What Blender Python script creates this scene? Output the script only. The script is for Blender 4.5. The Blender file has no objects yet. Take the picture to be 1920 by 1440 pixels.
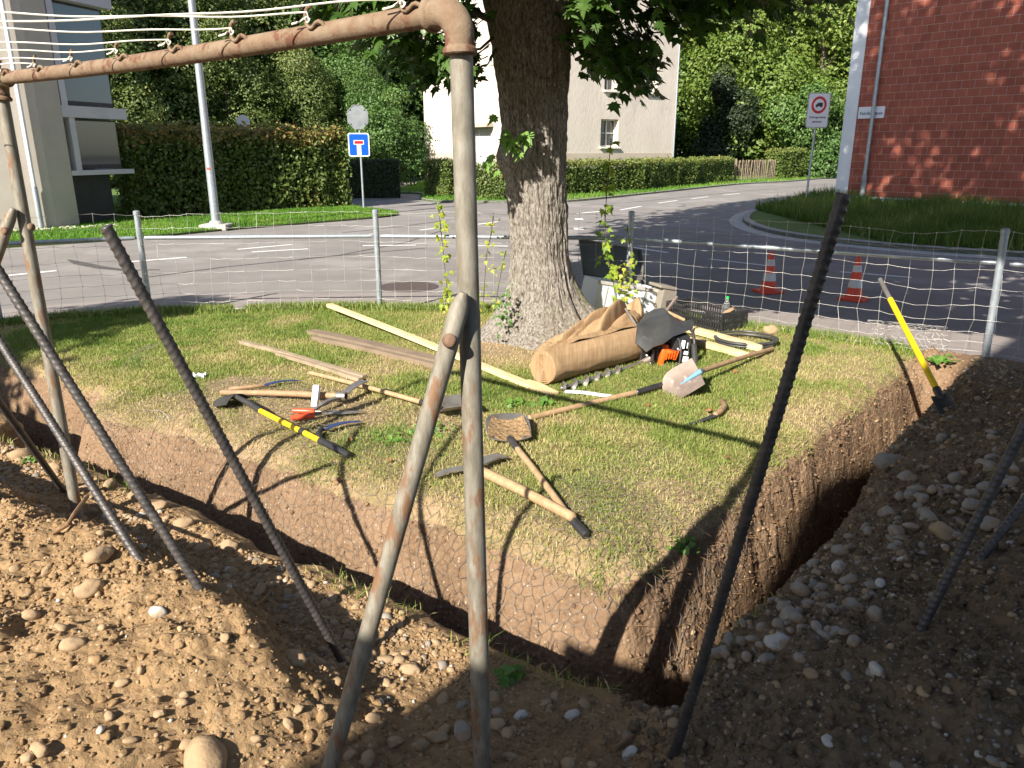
import bpy, bmesh, math, random
import numpy as np
from mathutils import Vector, Matrix

random.seed(11)
RNG = np.random.default_rng(11)
PI = math.pi
rad = math.radians
scene = bpy.context.scene
COL = scene.collection

# ------------------------------------------------------------------ camera, sky, sun, exposure
FPX, CAMZ, PITCH = 1440.0, 1.70, rad(17.0)
cd = bpy.data.cameras.new("camera")
cam = bpy.data.objects.new("camera", cd)
COL.objects.link(cam)
cam.location = (0, 0, CAMZ)
cam.rotation_euler = (PI / 2 - PITCH, 0, 0)
cd.sensor_fit = 'HORIZONTAL'
cd.sensor_width = 36.0
cd.lens = 36.0 * FPX / 1920.0
cd.clip_start = 0.05
cd.clip_end = 900
scene.camera = cam

SUN_AZ = math.atan2(0.540, 0.842)          # the way the light travels, from +Y towards +X
SUN_EL = rad(33.4)
LDIR = Vector((math.sin(SUN_AZ) * math.cos(SUN_EL), math.cos(SUN_AZ) * math.cos(SUN_EL), -math.sin(SUN_EL)))
w = bpy.data.worlds.new("World")
scene.world = w
w.use_nodes = True
nt = w.node_tree
bgn = nt.nodes['Background']
sky = nt.nodes.new('ShaderNodeTexSky')
sky.sky_type = 'NISHITA'
sky.sun_disc = False
sky.sun_elevation = SUN_EL
sky.sun_rotation = math.atan2(-LDIR.x, -LDIR.y)
sky.altitude = 450
nt.links.new(sky.outputs[0], bgn.inputs[0])
bgn.inputs[1].default_value = 0.078
sd = bpy.data.lights.new("sun", 'SUN')
sd.energy = 4.6
sd.angle = rad(0.5)
sd.color = (1.0, 0.93, 0.82)
sun = bpy.data.objects.new("sun", sd)
COL.objects.link(sun)
sun.rotation_euler = LDIR.to_track_quat('-Z', 'Y').to_euler()
scene.view_settings.view_transform = 'Standard'
scene.view_settings.look = 'None'
scene.view_settings.exposure = 1.28
scene.view_settings.gamma = 1.0
scene.view_settings.use_curve_mapping = False
scene.cycles.max_bounces = 6
scene.cycles.transparent_max_bounces = 6
scene.cycles.use_denoising = True

# ------------------------------------------------------------------ placing: a point of the place seen under an angle
FW = Vector((0, math.cos(PITCH), -math.sin(PITCH)))
UP = Vector((0, math.sin(PITCH), math.cos(PITCH)))
RT = Vector((1, 0, 0))
EYE = Vector((0, 0, CAMZ))
def ray(u, v):
    return FW + RT * ((u - 960) / FPX) + UP * ((720 - v) / FPX)
def G(u, v, z=0.0):
    d = ray(u, v)
    return EYE + d * ((z - CAMZ) / d.z)
def D(u, v, t):
    return EYE + ray(u, v) * t
def YP(u, v, y):
    d = ray(u, v)
    return EYE + d * (y / d.y)

# ------------------------------------------------------------------ objects
BASE = {}
def thing(name, label, cat, loc=(0, 0, 0), group=None):
    o = bpy.data.objects.new(name, None)
    o.empty_display_size = 0.1
    COL.objects.link(o)
    o.location = loc
    o['label'] = label
    o['category'] = cat
    if group:
        o['group'] = group
    BASE[o.name] = Vector(loc)
    return o
def tag(o, label=None, cat=None, group=None, kind=None):
    if label: o['label'] = label
    if cat: o['category'] = cat
    if group: o['group'] = group
    if kind: o['kind'] = kind
    return o
def link_mesh(me, name, parent=None, mats=(), smooth=False):
    o = bpy.data.objects.new(name, me)
    COL.objects.link(o)
    for m in mats:
        me.materials.append(m)
    if smooth:
        me.polygons.foreach_set('use_smooth', np.ones(len(me.polygons), dtype=bool))
    if parent is not None:
        o.parent = parent
    BASE[o.name] = Vector((0, 0, 0))
    return o
def base_of(p):
    b = Vector((0, 0, 0))
    while p is not None:
        b = b + BASE.get(p.name, Vector((0, 0, 0)))
        p = p.parent
    return b
def copy_tree(o, parent=None, **props):
    c = o.copy()
    COL.objects.link(c)
    c.parent = parent
    BASE[c.name] = BASE.get(o.name, Vector((0, 0, 0)))
    for k, v in props.items():
        c[k] = v
    for ch in [x for x in bpy.data.objects if x.parent == o]:
        copy_tree(ch, c)
    return c

def np_mesh(name, V, F, mat=None, parent=None, smooth=False, attrs=None, mats=None, midx=None):
    """V (n,3), F (m,k) with one polygon size."""
    V = np.asarray(V, dtype=np.float32)
    F = np.asarray(F, dtype=np.int32)
    if parent is not None:
        V = V - np.array(base_of(parent), dtype=np.float32)
    me = bpy.data.meshes.new(name)
    me.vertices.add(len(V))
    me.vertices.foreach_set('co', V.ravel())
    k = F.shape[1]
    me.loops.add(F.size)
    me.loops.foreach_set('vertex_index', F.ravel())
    me.polygons.add(len(F))
    me.polygons.foreach_set('loop_start', np.arange(0, F.size, k, dtype=np.int32))
    if midx is not None:
        me.polygons.foreach_set('material_index', np.asarray(midx, dtype=np.int32))
    if attrs:
        for an, arr in attrs.items():
            arr = np.asarray(arr, dtype=np.float32)
            if arr.ndim == 1:
                at = me.attributes.new(an, 'FLOAT', 'POINT')
                at.data.foreach_set('value', arr)
            else:
                at = me.attributes.new(an, 'FLOAT_COLOR', 'POINT')
                a4 = np.ones((len(arr), 4), dtype=np.float32)
                a4[:, :3] = arr
                at.data.foreach_set('color', a4.ravel())
    me.update(calc_edges=True)
    return link_mesh(me, name, parent, mats if mats else ([mat] if mat else []), smooth)

class MB:
    """collects shapes in world space, links them as ONE mesh object"""
    def __init__(s):
        s.v = []; s.f = []; s.m = []; s.mi = 0
    def add(s, vs, fs):
        n = len(s.v)
        s.v.extend([tuple(p) for p in vs])
        for f in fs:
            s.f.append([n + i for i in f]); s.m.append(s.mi)
        return s
    def box(s, c, size, M=None, bev=0.0):
        hx, hy, hz = size[0] / 2, size[1] / 2, size[2] / 2
        bm = bmesh.new()
        bmesh.ops.create_cube(bm, size=1.0)
        for v in bm.verts:
            v.co = Vector((v.co.x * size[0], v.co.y * size[1], v.co.z * size[2]))
        if bev > 0:
            bmesh.ops.bevel(bm, geom=bm.edges[:], offset=min(bev, 0.45 * min(size)), segments=2, affect='EDGES', profile=0.5)
        c = Vector(c)
        bm.verts.index_update()
        vs = [((M @ v.co) if M else v.co) + c for v in bm.verts]
        fs = [[v.index for v in f.verts] for f in bm.faces]
        bm.free()
        return s.add(vs, fs)
    def bar(s, p0, p1, wd, ht, up=(0, 0, 1), bev=0.0):
        """a box from p0 to p1, wd wide sideways, ht thick along up"""
        p0 = Vector(p0); p1 = Vector(p1)
        x = (p1 - p0); L = x.length; x.normalize()
        z = Vector(up); y = z.cross(x).normalized(); z = x.cross(y)
        M = Matrix((x, y, z)).transposed()
        return s.box((p0 + p1) / 2, (L, wd, ht), M, bev)
    def tube(s, pts, r, seg=10, cap=True, closed=False):
        pts = [Vector(p) for p in pts]
        n = len(pts)
        rs = r if hasattr(r, '__len__') else [r] * n
        tang = []
        for i in range(n):
            a = pts[i - 1] if (i > 0 or closed) else pts[i]
            b = pts[(i + 1) % n] if (i < n - 1 or closed) else pts[i]
            t = (b - a)
            tang.append(t.normalized() if t.length > 1e-9 else Vector((0, 0, 1)))
        t0 = tang[0]
        ref = Vector((0, 0, 1)) if abs(t0.z) < 0.9 else Vector((1, 0, 0))
        nrm = t0.cross(ref).normalized()
        vs = []; fs = []
        for i in range(n):
            t = tang[i]
            nrm = (nrm - t * nrm.dot(t))
            if nrm.length < 1e-6:
                nrm = t.orthogonal()
            nrm.normalize()
            b = t.cross(nrm)
            for k in range(seg):
                a = 2 * PI * k / seg
                vs.append(pts[i] + (nrm * math.cos(a) + b * math.sin(a)) * rs[i])
        m = n if closed else n - 1
        for i in range(m):
            for k in range(seg):
                i2 = (i + 1) % n; k2 = (k + 1) % seg
                fs.append([i * seg + k, i * seg + k2, i2 * seg + k2, i2 * seg + k])
        if cap and not closed:
            fs.append(list(range(seg))[::-1])
            fs.append([(n - 1) * seg + k for k in range(seg)])
        return s.add(vs, fs)
    def lathe(s, prof, origin, axis=(0, 0, 1), seg=24, cap=True):
        """prof: (radius, height) pairs along axis"""
        ax = Vector(axis).normalized(); o = Vector(origin)
        e1 = ax.orthogonal().normalized(); e2 = ax.cross(e1)
        vs = []; fs = []
        for (r, h) in prof:
            for k in range(seg):
                a = 2 * PI * k / seg
                vs.append(o + ax * h + (e1 * math.cos(a) + e2 * math.sin(a)) * r)
        for i in range(len(prof) - 1):
            for k in range(seg):
                k2 = (k + 1) % seg
                fs.append([i * seg + k, i * seg + k2, (i + 1) * seg + k2, (i + 1) * seg + k])
        if cap:
            fs.append(list(range(seg))[::-1])
            fs.append([(len(prof) - 1) * seg + k for k in range(seg)])
        return s.add(vs, fs)
    def sheet(s, grid, th):
        """closed sheet of thickness th through a grid [rows][cols] of points"""
        R = len(grid); Cn = len(grid[0])
        P = [[Vector(p) for p in row] for row in grid]
        N = []
        for i in range(R):
            row = []
            for j in range(Cn):
                a = P[min(i + 1, R - 1)][j] - P[max(i - 1, 0)][j]
                b = P[i][min(j + 1, Cn - 1)] - P[i][max(j - 1, 0)]
                nn = b.cross(a)
                row.append(nn.normalized() if nn.length > 1e-12 else Vector((0, 0, 1)))
            N.append(row)
        vs = [P[i][j] + N[i][j] * th / 2 for i in range(R) for j in range(Cn)]
        vs += [P[i][j] - N[i][j] * th / 2 for i in range(R) for j in range(Cn)]
        o = R * Cn; fs = []
        q = lambda i, j: i * Cn + j
        for i in range(R - 1):
            for j in range(Cn - 1):
                fs.append([q(i, j), q(i, j + 1), q(i + 1, j + 1), q(i + 1, j)])
                fs.append([o + q(i, j), o + q(i + 1, j), o + q(i + 1, j + 1), o + q(i, j + 1)])
        for i in range(R - 1):
            for j in (0, Cn - 1):
                f = [q(i, j), q(i + 1, j), o + q(i + 1, j), o + q(i, j)]
                fs.append(f if j == 0 else f[::-1])
        for j in range(Cn - 1):
            for i in (0, R - 1):
                f = [q(i, j), o + q(i, j), o + q(i, j + 1), q(i, j + 1)]
                fs.append(f if i == 0 else f[::-1])
        return s.add(vs, fs)
    def prism(s, outline, vec):
        """outline: list of 3D points in a plane, extruded by vec"""
        o = [Vector(p) for p in outline]; n = len(o); vec = Vector(vec)
        vs = o + [p + vec for p in o]
        fs = [list(range(n))[::-1], [n + i for i in range(n)]]
        for i in range(n):
            j = (i + 1) % n
            fs.append([i, j, n + j, n + i])
        return s.add(vs, fs)
    def build(s, name, mat, parent=None, smooth=False, autosmooth=None):
        b = base_of(parent)
        me = bpy.data.meshes.new(name)
        me.from_pydata([tuple(Vector(p) - b) for p in s.v], [], s.f)
        ms = mat if isinstance(mat, (list, tuple)) else [mat]
        o = link_mesh(me, name, parent, ms, smooth)
        if len(ms) > 1:
            me.polygons.foreach_set('material_index', np.array(s.m, dtype=np.int32))
        bm = bmesh.new(); bm.from_mesh(me)
        bmesh.ops.recalc_face_normals(bm, faces=bm.faces[:])
        bm.to_mesh(me); bm.free()
        if smooth:
            try:
                me.set_sharp_from_angle(angle=rad(autosmooth if autosmooth else 40))
            except Exception:
                pass
        return o

# ------------------------------------------------------------------ noise in numpy
def _hash(ix, iy, iz, seed):
    n = (ix.astype(np.int64) * 374761393 + iy.astype(np.int64) * 668265263 + iz.astype(np.int64) * 2147483647 + seed * 1274126177)
    n = (n ^ (n >> 13)) * 1274126177
    n = n & 0x7fffffff
    n = (n ^ (n >> 16)) & 0xffff
    return n.astype(np.float64) / 32767.5 - 1.0
def vnoise(x, y, z=None, seed=0):
    x = np.asarray(x, dtype=np.float64); y = np.asarray(y, dtype=np.float64)
    z = np.zeros_like(x) if z is None else np.asarray(z, dtype=np.float64)
    ix = np.floor(x); iy = np.floor(y); iz = np.floor(z)
    fx = x - ix; fy = y - iy; fz = z - iz
    fx = fx * fx * (3 - 2 * fx); fy = fy * fy * (3 - 2 * fy); fz = fz * fz * (3 - 2 * fz)
    def c(a, b, d): return _hash(ix + a, iy + b, iz + d, seed)
    r0 = (c(0,0,0) * (1 - fx) + c(1,0,0) * fx) * (1 - fy) + (c(0,1,0) * (1 - fx) + c(1,1,0) * fx) * fy
    r1 = (c(0,0,1) * (1 - fx) + c(1,0,1) * fx) * (1 - fy) + (c(0,1,1) * (1 - fx) + c(1,1,1) * fx) * fy
    return r0 * (1 - fz) + r1 * fz
def fbm(x, y, z=None, seed=0, octv=4, gain=0.5):
    x = np.asarray(x, dtype=np.float64); y = np.asarray(y, dtype=np.float64)
    t = 0; a = 1.0; s = 0
    for o in range(octv):
        f = 2.03 ** o
        t = t + a * vnoise(x * f + 13.1 * o, y * f - 7.7 * o, None if z is None else np.asarray(z) * f, seed + o)
        s += a; a *= gain
    return t / s
def sstep(a, b, x):
    t = np.clip((np.asarray(x, dtype=np.float64) - a) / (b - a), 0, 1)
    return t * t * (3 - 2 * t)

# ------------------------------------------------------------------ materials
def newmat(name):
    m = bpy.data.materials.new(name); m.use_nodes = True
    n = m.node_tree
    return m, n, n.nodes['Principled BSDF']
def node(n, t, **kw):
    x = n.nodes.new(t)
    for k, v in kw.items():
        setattr(x, k, v)
    return x
def ramp(n, stops):
    r = n.nodes.new('ShaderNodeValToRGB')
    e = r.color_ramp.elements
    while len(e) < len(stops): e.new(0.5)
    for i, (p, c) in enumerate(stops):
        e[i].position = p; e[i].color = (c[0], c[1], c[2], 1)
    return r
def obj_coord(n, scale=(1, 1, 1), rot=(0, 0, 0)):
    tc = n.nodes.new('ShaderNodeTexCoord'); mp = n.nodes.new('ShaderNodeMapping')
    mp.inputs['Scale'].default_value = scale; mp.inputs['Rotation'].default_value = rot
    n.links.new(tc.outputs['Object'], mp.inputs[0])
    return mp.outputs[0]
def noise_tex(n, vec, scale, detail=4, rough=0.55):
    t = n.nodes.new('ShaderNodeTexNoise')
    t.inputs['Scale'].default_value = scale; t.inputs['Detail'].default_value = detail; t.inputs['Roughness'].default_value = rough
    n.links.new(vec, t.inputs['Vector'])
    return t
def bump(n, b, height, strength, dist, prev=None):
    x = n.nodes.new('ShaderNodeBump')
    x.inputs['Strength'].default_value = strength; x.inputs['Distance'].default_value = dist
    n.links.new(height, x.inputs['Height'])
    if prev is not None: n.links.new(prev, x.inputs['Normal'])
    n.links.new(x.outputs[0], b.inputs['Normal'])
    return x.outputs[0]
def mixc(n, f, a, b2, mode='MIX'):
    x = n.nodes.new('ShaderNodeMix'); x.data_type = 'RGBA'; x.blend_type = mode
    for s_, v in ((0, f), (6, a), (7, b2)):
        if hasattr(v, 'is_output') or isinstance(v, bpy.types.NodeSocket): n.links.new(v, x.inputs[s_])
        elif s_ == 0: x.inputs[0].default_value = v
        else: x.inputs[s_].default_value = (v[0], v[1], v[2], 1)
    return x.outputs[2]
def simple(name, c1, c2=None, scale=8, rough=0.6, metal=0.0, bumpd=0.0, bscale=None, stretch=(1, 1, 1), detail=5, spots=None, lo=0.35, hi=0.65):
    """a surface of two tones in noise with a fine bump"""
    m, n, b = newmat(name)
    vec = obj_coord(n, stretch)
    c2 = c2 or tuple(x * 0.75 for x in c1)
    t = noise_tex(n, vec, scale, detail, 0.6)
    r = ramp(n, [(lo, c1), (hi, c2)])
    n.links.new(t.outputs[0], r.inputs[0])
    col = r.outputs[0]
    if spots:
        t2 = noise_tex(n, vec, spots[1], 6, 0.65)
        r2 = ramp(n, [(spots[2], (0, 0, 0)), (spots[2] + 0.08, (1, 1, 1))])
        n.links.new(t2.outputs[0], r2.inputs[0])
        col = mixc(n, r2.outputs[0], col, spots[0])
    n.links.new(col, b.inputs['Base Color'])
    b.inputs['Roughness'].default_value = rough
    b.inputs['Metallic'].default_value = metal
    if bumpd:
        t3 = noise_tex(n, vec, bscale or scale * 6, 5, 0.6)
        bump(n, b, t3.outputs[0], 0.8, bumpd)
    return m
def soil(name, light, dark, wet=0.0, pebble=(0.42, 0.36, 0.29), pamount=0.62):
    m, n, b = newmat(name)
    vec = obj_coord(n)
    big = noise_tex(n, vec, 2.2, 4)
    fine = noise_tex(n, vec, 38, 8, 0.7)
    r = ramp(n, [(0.33, dark), (0.68, light)])
    add = n.nodes.new('ShaderNodeMath'); add.operation = 'ADD'
    mul = n.nodes.new('ShaderNodeMath'); mul.operation = 'MULTIPLY'; mul.inputs[1].default_value = 0.5
    n.links.new(big.outputs[0], add.inputs[0]); n.links.new(fine.outputs[0], add.inputs[1])
    n.links.new(add.outputs[0], mul.inputs[0]); n.links.new(mul.outputs[0], r.inputs[0])
    vo = n.nodes.new('ShaderNodeTexVoronoi'); vo.inputs['Scale'].default_value = 55
    n.links.new(vec, vo.inputs['Vector'])
    vr = ramp(n, [(pamount, (0, 0, 0)), (min(pamount + 0.03, 0.999), (1, 1, 1))])
    sep = n.nodes.new('ShaderNodeSeparateColor')
    n.links.new(vo.outputs['Color'], sep.inputs[0]); n.links.new(sep.outputs[0], vr.inputs[0])
    dr = ramp(n, [(0.18, (1, 1, 1)), (0.34, (0, 0, 0))])
    n.links.new(vo.outputs['Distance'], dr.inputs[0])
    mk = mixc(n, 1.0, vr.outputs[0], dr.outputs[0], 'MULTIPLY')
    col = mixc(n, mk, r.outputs[0], pebble)
    n.links.new(col, b.inputs['Base Color'])
    b.inputs['Roughness'].default_value = 0.95
    b.inputs['Specular IOR Level'].default_value = 0.2
    clod = n.nodes.new('ShaderNodeTexVoronoi'); clod.inputs['Scale'].default_value = 34
    n.links.new(vec, clod.inputs['Vector'])
    nb = bump(n, b, clod.outputs['Distance'], 0.7, -0.018)
    nb = bump(n, b, fine.outputs[0], 0.9, 0.02, nb)
    return m
def leafmat(name, stops, trans=0.3, rough=0.5, spec=0.4):
    """leaf colour picked along the attribute rnd"""
    m, n, b = newmat(name)
    at = n.nodes.new('ShaderNodeAttribute'); at.attribute_name = 'rnd'
    r = ramp(n, stops)
    n.links.new(at.outputs['Fac'], r.inputs[0])
    n.links.new(r.outputs[0], b.inputs['Base Color'])
    b.inputs['Roughness'].default_value = rough
    b.inputs['Specular IOR Level'].default_value = spec
    tr = n.nodes.new('ShaderNodeBsdfTranslucent')
    bright = mixc(n, 1.0, r.outputs[0], (1.25, 1.35, 0.7), 'MULTIPLY')
    n.links.new(bright, tr.inputs[0])
    mx = n.nodes.new('ShaderNodeMixShader'); mx.inputs[0].default_value = trans
    out = n.nodes['Material Output']
    n.links.new(b.outputs[0], mx.inputs[1]); n.links.new(tr.outputs[0], mx.inputs[2])
    n.links.new(mx.outputs[0], out.inputs[0])
    return m

M = {}
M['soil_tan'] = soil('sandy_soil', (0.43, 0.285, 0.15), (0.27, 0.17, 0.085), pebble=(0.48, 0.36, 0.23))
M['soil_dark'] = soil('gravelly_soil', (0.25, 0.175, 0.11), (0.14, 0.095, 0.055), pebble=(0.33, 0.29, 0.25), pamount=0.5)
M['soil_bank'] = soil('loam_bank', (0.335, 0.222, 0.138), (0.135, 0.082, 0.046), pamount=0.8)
M['rust'] = simple('rusty_paint', (0.225, 0.165, 0.108), (0.17, 0.102, 0.06), 22, 0.85, 0.05, 0.002, 140, spots=((0.135, 0.058, 0.032), 19, 0.54))
M['pipe'] = simple('weathered_galvanised_pipe', (0.27, 0.25, 0.205), (0.165, 0.145, 0.11), 22, 0.62, 0.2, 0.001, 160, stretch=(2.5, 2.5, 0.7), spots=((0.20, 0.11, 0.06), 9.0, 0.53))
M['rebar'] = simple('blackened_steel', (0.095, 0.085, 0.08), (0.05, 0.046, 0.046), 18, 0.5, 0.35, 0.0005, 150, spots=((0.13, 0.08, 0.055), 12, 0.62))
M['galv'] = simple('galvanised_steel', (0.42, 0.46, 0.50), (0.32, 0.36, 0.40), 20, 0.42, 0.5)
M['wire'] = simple('galvanised_wire', (0.62, 0.60, 0.56), (0.48, 0.46, 0.43), 20, 0.4, 0.5)
M['hexwire'] = simple('dull_wire', (0.11, 0.085, 0.065), (0.26, 0.23, 0.20), 3, 0.55, 0.3)
M['line'] = simple('white_plastic_line', (0.78, 0.75, 0.66), (0.66, 0.62, 0.53), 30, 0.5)
M['asphalt'] = simple('asphalt', (0.235, 0.216, 0.203), (0.182, 0.166, 0.156), 1.6, 0.9, 0, 0.004, 160, detail=9, lo=0.3, hi=0.7, spots=((0.262, 0.243, 0.228), 0.45, 0.52))
M['pave'] = simple('pavement_asphalt', (0.29, 0.255, 0.235), (0.23, 0.20, 0.185), 2.2, 0.9, 0, 0.004, 160, detail=9, lo=0.3, hi=0.7)
M['tar'] = simple('tar_seam', (0.07, 0.062, 0.062), (0.10, 0.09, 0.088), 5, 0.7)
M['paint'] = simple('road_paint', (0.80, 0.79, 0.77), (0.62, 0.60, 0.58), 9, 0.7)
M['kerb'] = simple('granite_kerb', (0.36, 0.345, 0.33), (0.27, 0.255, 0.24), 9, 0.85, 0, 0.003, 120)
M['concrete'] = simple('concrete', (0.48, 0.46, 0.42), (0.36, 0.34, 0.31), 6, 0.85, 0, 0.003, 90)
M['iron'] = simple('cast_iron', (0.115, 0.085, 0.08), (0.085, 0.065, 0.062), 30, 0.7, 0.3)
M['stucco'] = simple('cream_render', (0.60, 0.53, 0.46), (0.54, 0.475, 0.41), 1.3, 0.92, 0, 0.02, 9, stretch=(1, 1, 0.5), spots=((0.49, 0.43, 0.395), 0.7, 0.58))
M['plinth'] = simple('beige_plinth', (0.47, 0.40, 0.33), (0.42, 0.35, 0.29), 2, 0.92, 0, 0.004, 40)
M['beige'] = simple('beige_render', (0.52, 0.47, 0.405), (0.46, 0.415, 0.36), 1.6, 0.9, 0, 0.004, 60)
M['pale'] = simple('pale_band', (0.60, 0.585, 0.61), (0.54, 0.525, 0.55), 2, 0.8)
M['white'] = simple('white_paint', (0.78, 0.79, 0.82), (0.70, 0.71, 0.74), 3, 0.6)
M['cream'] = simple('cream_trim', (0.74, 0.70, 0.62), (0.66, 0.62, 0.55), 4, 0.7)
M['darkvoid'] = simple('dark_panel', (0.028, 0.029, 0.033), (0.02, 0.02, 0.022), 3, 0.6)  # near black, shade of the recess put into the colour
M['bark_twig'] = simple('twig_bark', (0.10, 0.075, 0.05), (0.06, 0.045, 0.03), 20, 0.9)
M['bg_bark'] = simple('wood_bark', (0.20, 0.16, 0.115), (0.12, 0.095, 0.07), 6, 0.9, 0, 0.01, 20)
M['ash'] = simple('ash_handle', (0.45, 0.30, 0.17), (0.33, 0.21, 0.11), 26, 0.6, 0, 0.0005, 80, stretch=(1, 1, 1))
M['ash_old'] = simple('worn_handle', (0.38, 0.25, 0.14), (0.27, 0.165, 0.09), 14, 0.7, 0, 0.0008, 80)
M['lath'] = simple('fresh_pine', (0.70, 0.54, 0.32), (0.60, 0.43, 0.23), 6, 0.7, 0, 0.0006, 60, stretch=(1.5, 1.5, 6))
M['lath_old'] = simple('weathered_pine', (0.36, 0.28, 0.19), (0.25, 0.19, 0.125), 7, 0.85, 0, 0.001, 60)
M['plank_grey'] = simple('muddy_plank', (0.235, 0.175, 0.12), (0.17, 0.125, 0.085), 6, 0.9, 0, 0.001, 60)
M['yellow'] = simple('yellow_fibreglass', (0.82, 0.56, 0.012), (0.72, 0.47, 0.012), 9, 0.4, spots=((0.10, 0.08, 0.03), 26, 0.70))
M['black'] = simple('black_plastic', (0.022, 0.022, 0.024), (0.034, 0.033, 0.033), 12, 0.45)
M['blackmetal'] = simple('black_steel', (0.042, 0.040, 0.040), (0.07, 0.066, 0.064), 10, 0.45, 0.4)
M['steel'] = simple('worn_steel', (0.40, 0.38, 0.36), (0.27, 0.245, 0.225), 9, 0.42, 0.7, spots=((0.22, 0.13, 0.08), 12, 0.62))
M['steel_dirty'] = simple('muddy_steel', (0.30, 0.235, 0.20), (0.20, 0.15, 0.125), 7, 0.65, 0.35, spots=((0.40, 0.36, 0.33), 6, 0.60))
M['orange'] = simple('orange_plastic', (0.82, 0.125, 0.012), (0.74, 0.10, 0.01), 9, 0.4)
M['redorange'] = simple('red_handle', (0.75, 0.10, 0.035), (0.62, 0.075, 0.03), 9, 0.4, spots=((0.45, 0.10, 0.05), 18, 0.66))
M['bluesteel'] = simple('blue_steel', (0.045, 0.075, 0.21), (0.035, 0.055, 0.15), 9, 0.4, 0.3, spots=((0.12, 0.14, 0.2), 14, 0.64))
M['bluepaint'] = simple('sky_blue_paint', (0.14, 0.33, 0.52), (0.12, 0.27, 0.44), 9, 0.5)
M['cone_red'] = simple('cone_orange', (0.78, 0.075, 0.03), (0.66, 0.06, 0.025), 5, 0.5)
M['cone_white'] = simple('cone_reflective', (0.66, 0.65, 0.64), (0.52, 0.51, 0.50), 6, 0.45)
M['rubber'] = simple('black_rubber', (0.035, 0.036, 0.038), (0.055, 0.055, 0.054), 7, 0.42, spots=((0.12, 0.12, 0.105), 5, 0.60))
M['alu'] = simple('white_sheet_metal', (0.70, 0.72, 0.76), (0.62, 0.64, 0.68), 4, 0.45, 0.15)
M['alu_dark'] = simple('grey_lid', (0.15, 0.145, 0.135), (0.11, 0.105, 0.098), 4, 0.5, 0.1)
M['tan_plastic'] = simple('tan_box', (0.25, 0.22, 0.18), (0.20, 0.175, 0.145), 4, 0.6)
M['blue'] = simple('sign_blue', (0.0, 0.085, 0.62), (0.0, 0.08, 0.57), 2, 0.4)
M['red'] = simple('sign_red', (0.55, 0.012, 0.022), (0.5, 0.012, 0.022), 2, 0.4)
M['signwhite'] = simple('sign_white', (0.78, 0.79, 0.83), (0.74, 0.75, 0.79), 2, 0.45)
M['signgrey'] = simple('sign_back', (0.31, 0.335, 0.35), (0.22, 0.24, 0.255), 5, 0.5, 0.4)
M['ink'] = simple('sign_black', (0.02, 0.02, 0.035), (0.03, 0.03, 0.045), 2, 0.5)
M['green_cap'] = simple('green_cap', (0.02, 0.50, 0.10), (0.02, 0.42, 0.09), 5, 0.4)
M['picket'] = simple('old_picket', (0.24, 0.19, 0.135), (0.16, 0.125, 0.09), 8, 0.9)
M['roof'] = simple('roof_tile', (0.25, 0.12, 0.08), (0.17, 0.085, 0.06), 6, 0.9)
M['leafbrown'] = simple('dry_leaf', (0.33, 0.17, 0.06), (0.22, 0.10, 0.04), 20, 0.8)
M['stone_grey'] = simple('river_stone_grey', (0.31, 0.27, 0.225), (0.22, 0.185, 0.15), 12, 0.9, 0, 0.003, 90, spots=((0.27, 0.19, 0.12), 14, 0.48))
M['stone_tan'] = simple('river_stone_tan', (0.39, 0.27, 0.155), (0.29, 0.19, 0.105), 12, 0.92, 0, 0.003, 90, spots=((0.33, 0.23, 0.135), 14, 0.48))
M['stone_pale'] = simple('river_stone_pale', (0.53, 0.49, 0.44), (0.40, 0.36, 0.31), 12, 0.85, 0, 0.003, 90, spots=((0.34, 0.25, 0.165), 12, 0.53))
M['root'] = simple('root', (0.27, 0.155, 0.075), (0.19, 0.105, 0.05), 20, 0.9)
def mat_glass(name, tint, rough=0.05):
    m, n, b = newmat(name)
    b.inputs['Base Color'].default_value = (*tint, 1)
    b.inputs['Roughness'].default_value = rough
    b.inputs['Specular IOR Level'].default_value = 0.9
    b.inputs['Metallic'].default_value = 0.0
    return m
M['glass'] = mat_glass('window_glass', (0.035, 0.045, 0.055))
M['glass_sky'] = mat_glass('sky_tinted_glass', (0.06, 0.085, 0.12), 0.12)  # blue tint stands in for sky mirrored in the panes
m, n, b = newmat('clear_bottle')
b.inputs['Base Color'].default_value = (0.92, 0.95, 0.95, 1); b.inputs['Roughness'].default_value = 0.08
b.inputs['Transmission Weight'].default_value = 0.95; b.inputs['IOR'].default_value = 1.15
M['bottle'] = m
# burlap: woven threads
m, n, b = newmat('burlap')
vec = obj_coord(n)
t = noise_tex(n, vec, 4, 5); r = ramp(n, [(0.3, (0.43, 0.29, 0.17)), (0.7, (0.34, 0.222, 0.122))])
n.links.new(t.outputs[0], r.inputs[0])
t2 = noise_tex(n, obj_coord(n, (60, 5, 5), (0, 0, -0.33)), 1.0, 3); r2 = ramp(n, [(0.32, (0.80, 0.79, 0.77)), (0.66, (1.10, 1.09, 1.06))])
n.links.new(t2.outputs[0], r2.inputs[0])
n.links.new(mixc(n, 1.0, r.outputs[0], r2.outputs[0], 'MULTIPLY'), b.inputs['Base Color'])
b.inputs['Roughness'].default_value = 0.95; b.inputs['Specular IOR Level'].default_value = 0.1
w1 = n.nodes.new('ShaderNodeTexWave'); w1.inputs['Scale'].default_value = 110; w1.inputs['Distortion'].default_value = 2.0; w1.bands_direction = 'X'
w2 = n.nodes.new('ShaderNodeTexWave'); w2.inputs['Scale'].default_value = 110; w2.inputs['Distortion'].default_value = 2.0; w2.bands_direction = 'Z'
n.links.new(vec, w1.inputs[0]); n.links.new(vec, w2.inputs[0])
nb = bump(n, b, w1.outputs[1], 0.35, 0.002); nb = bump(n, b, w2.outputs[1], 0.35, 0.002, nb)
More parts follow.
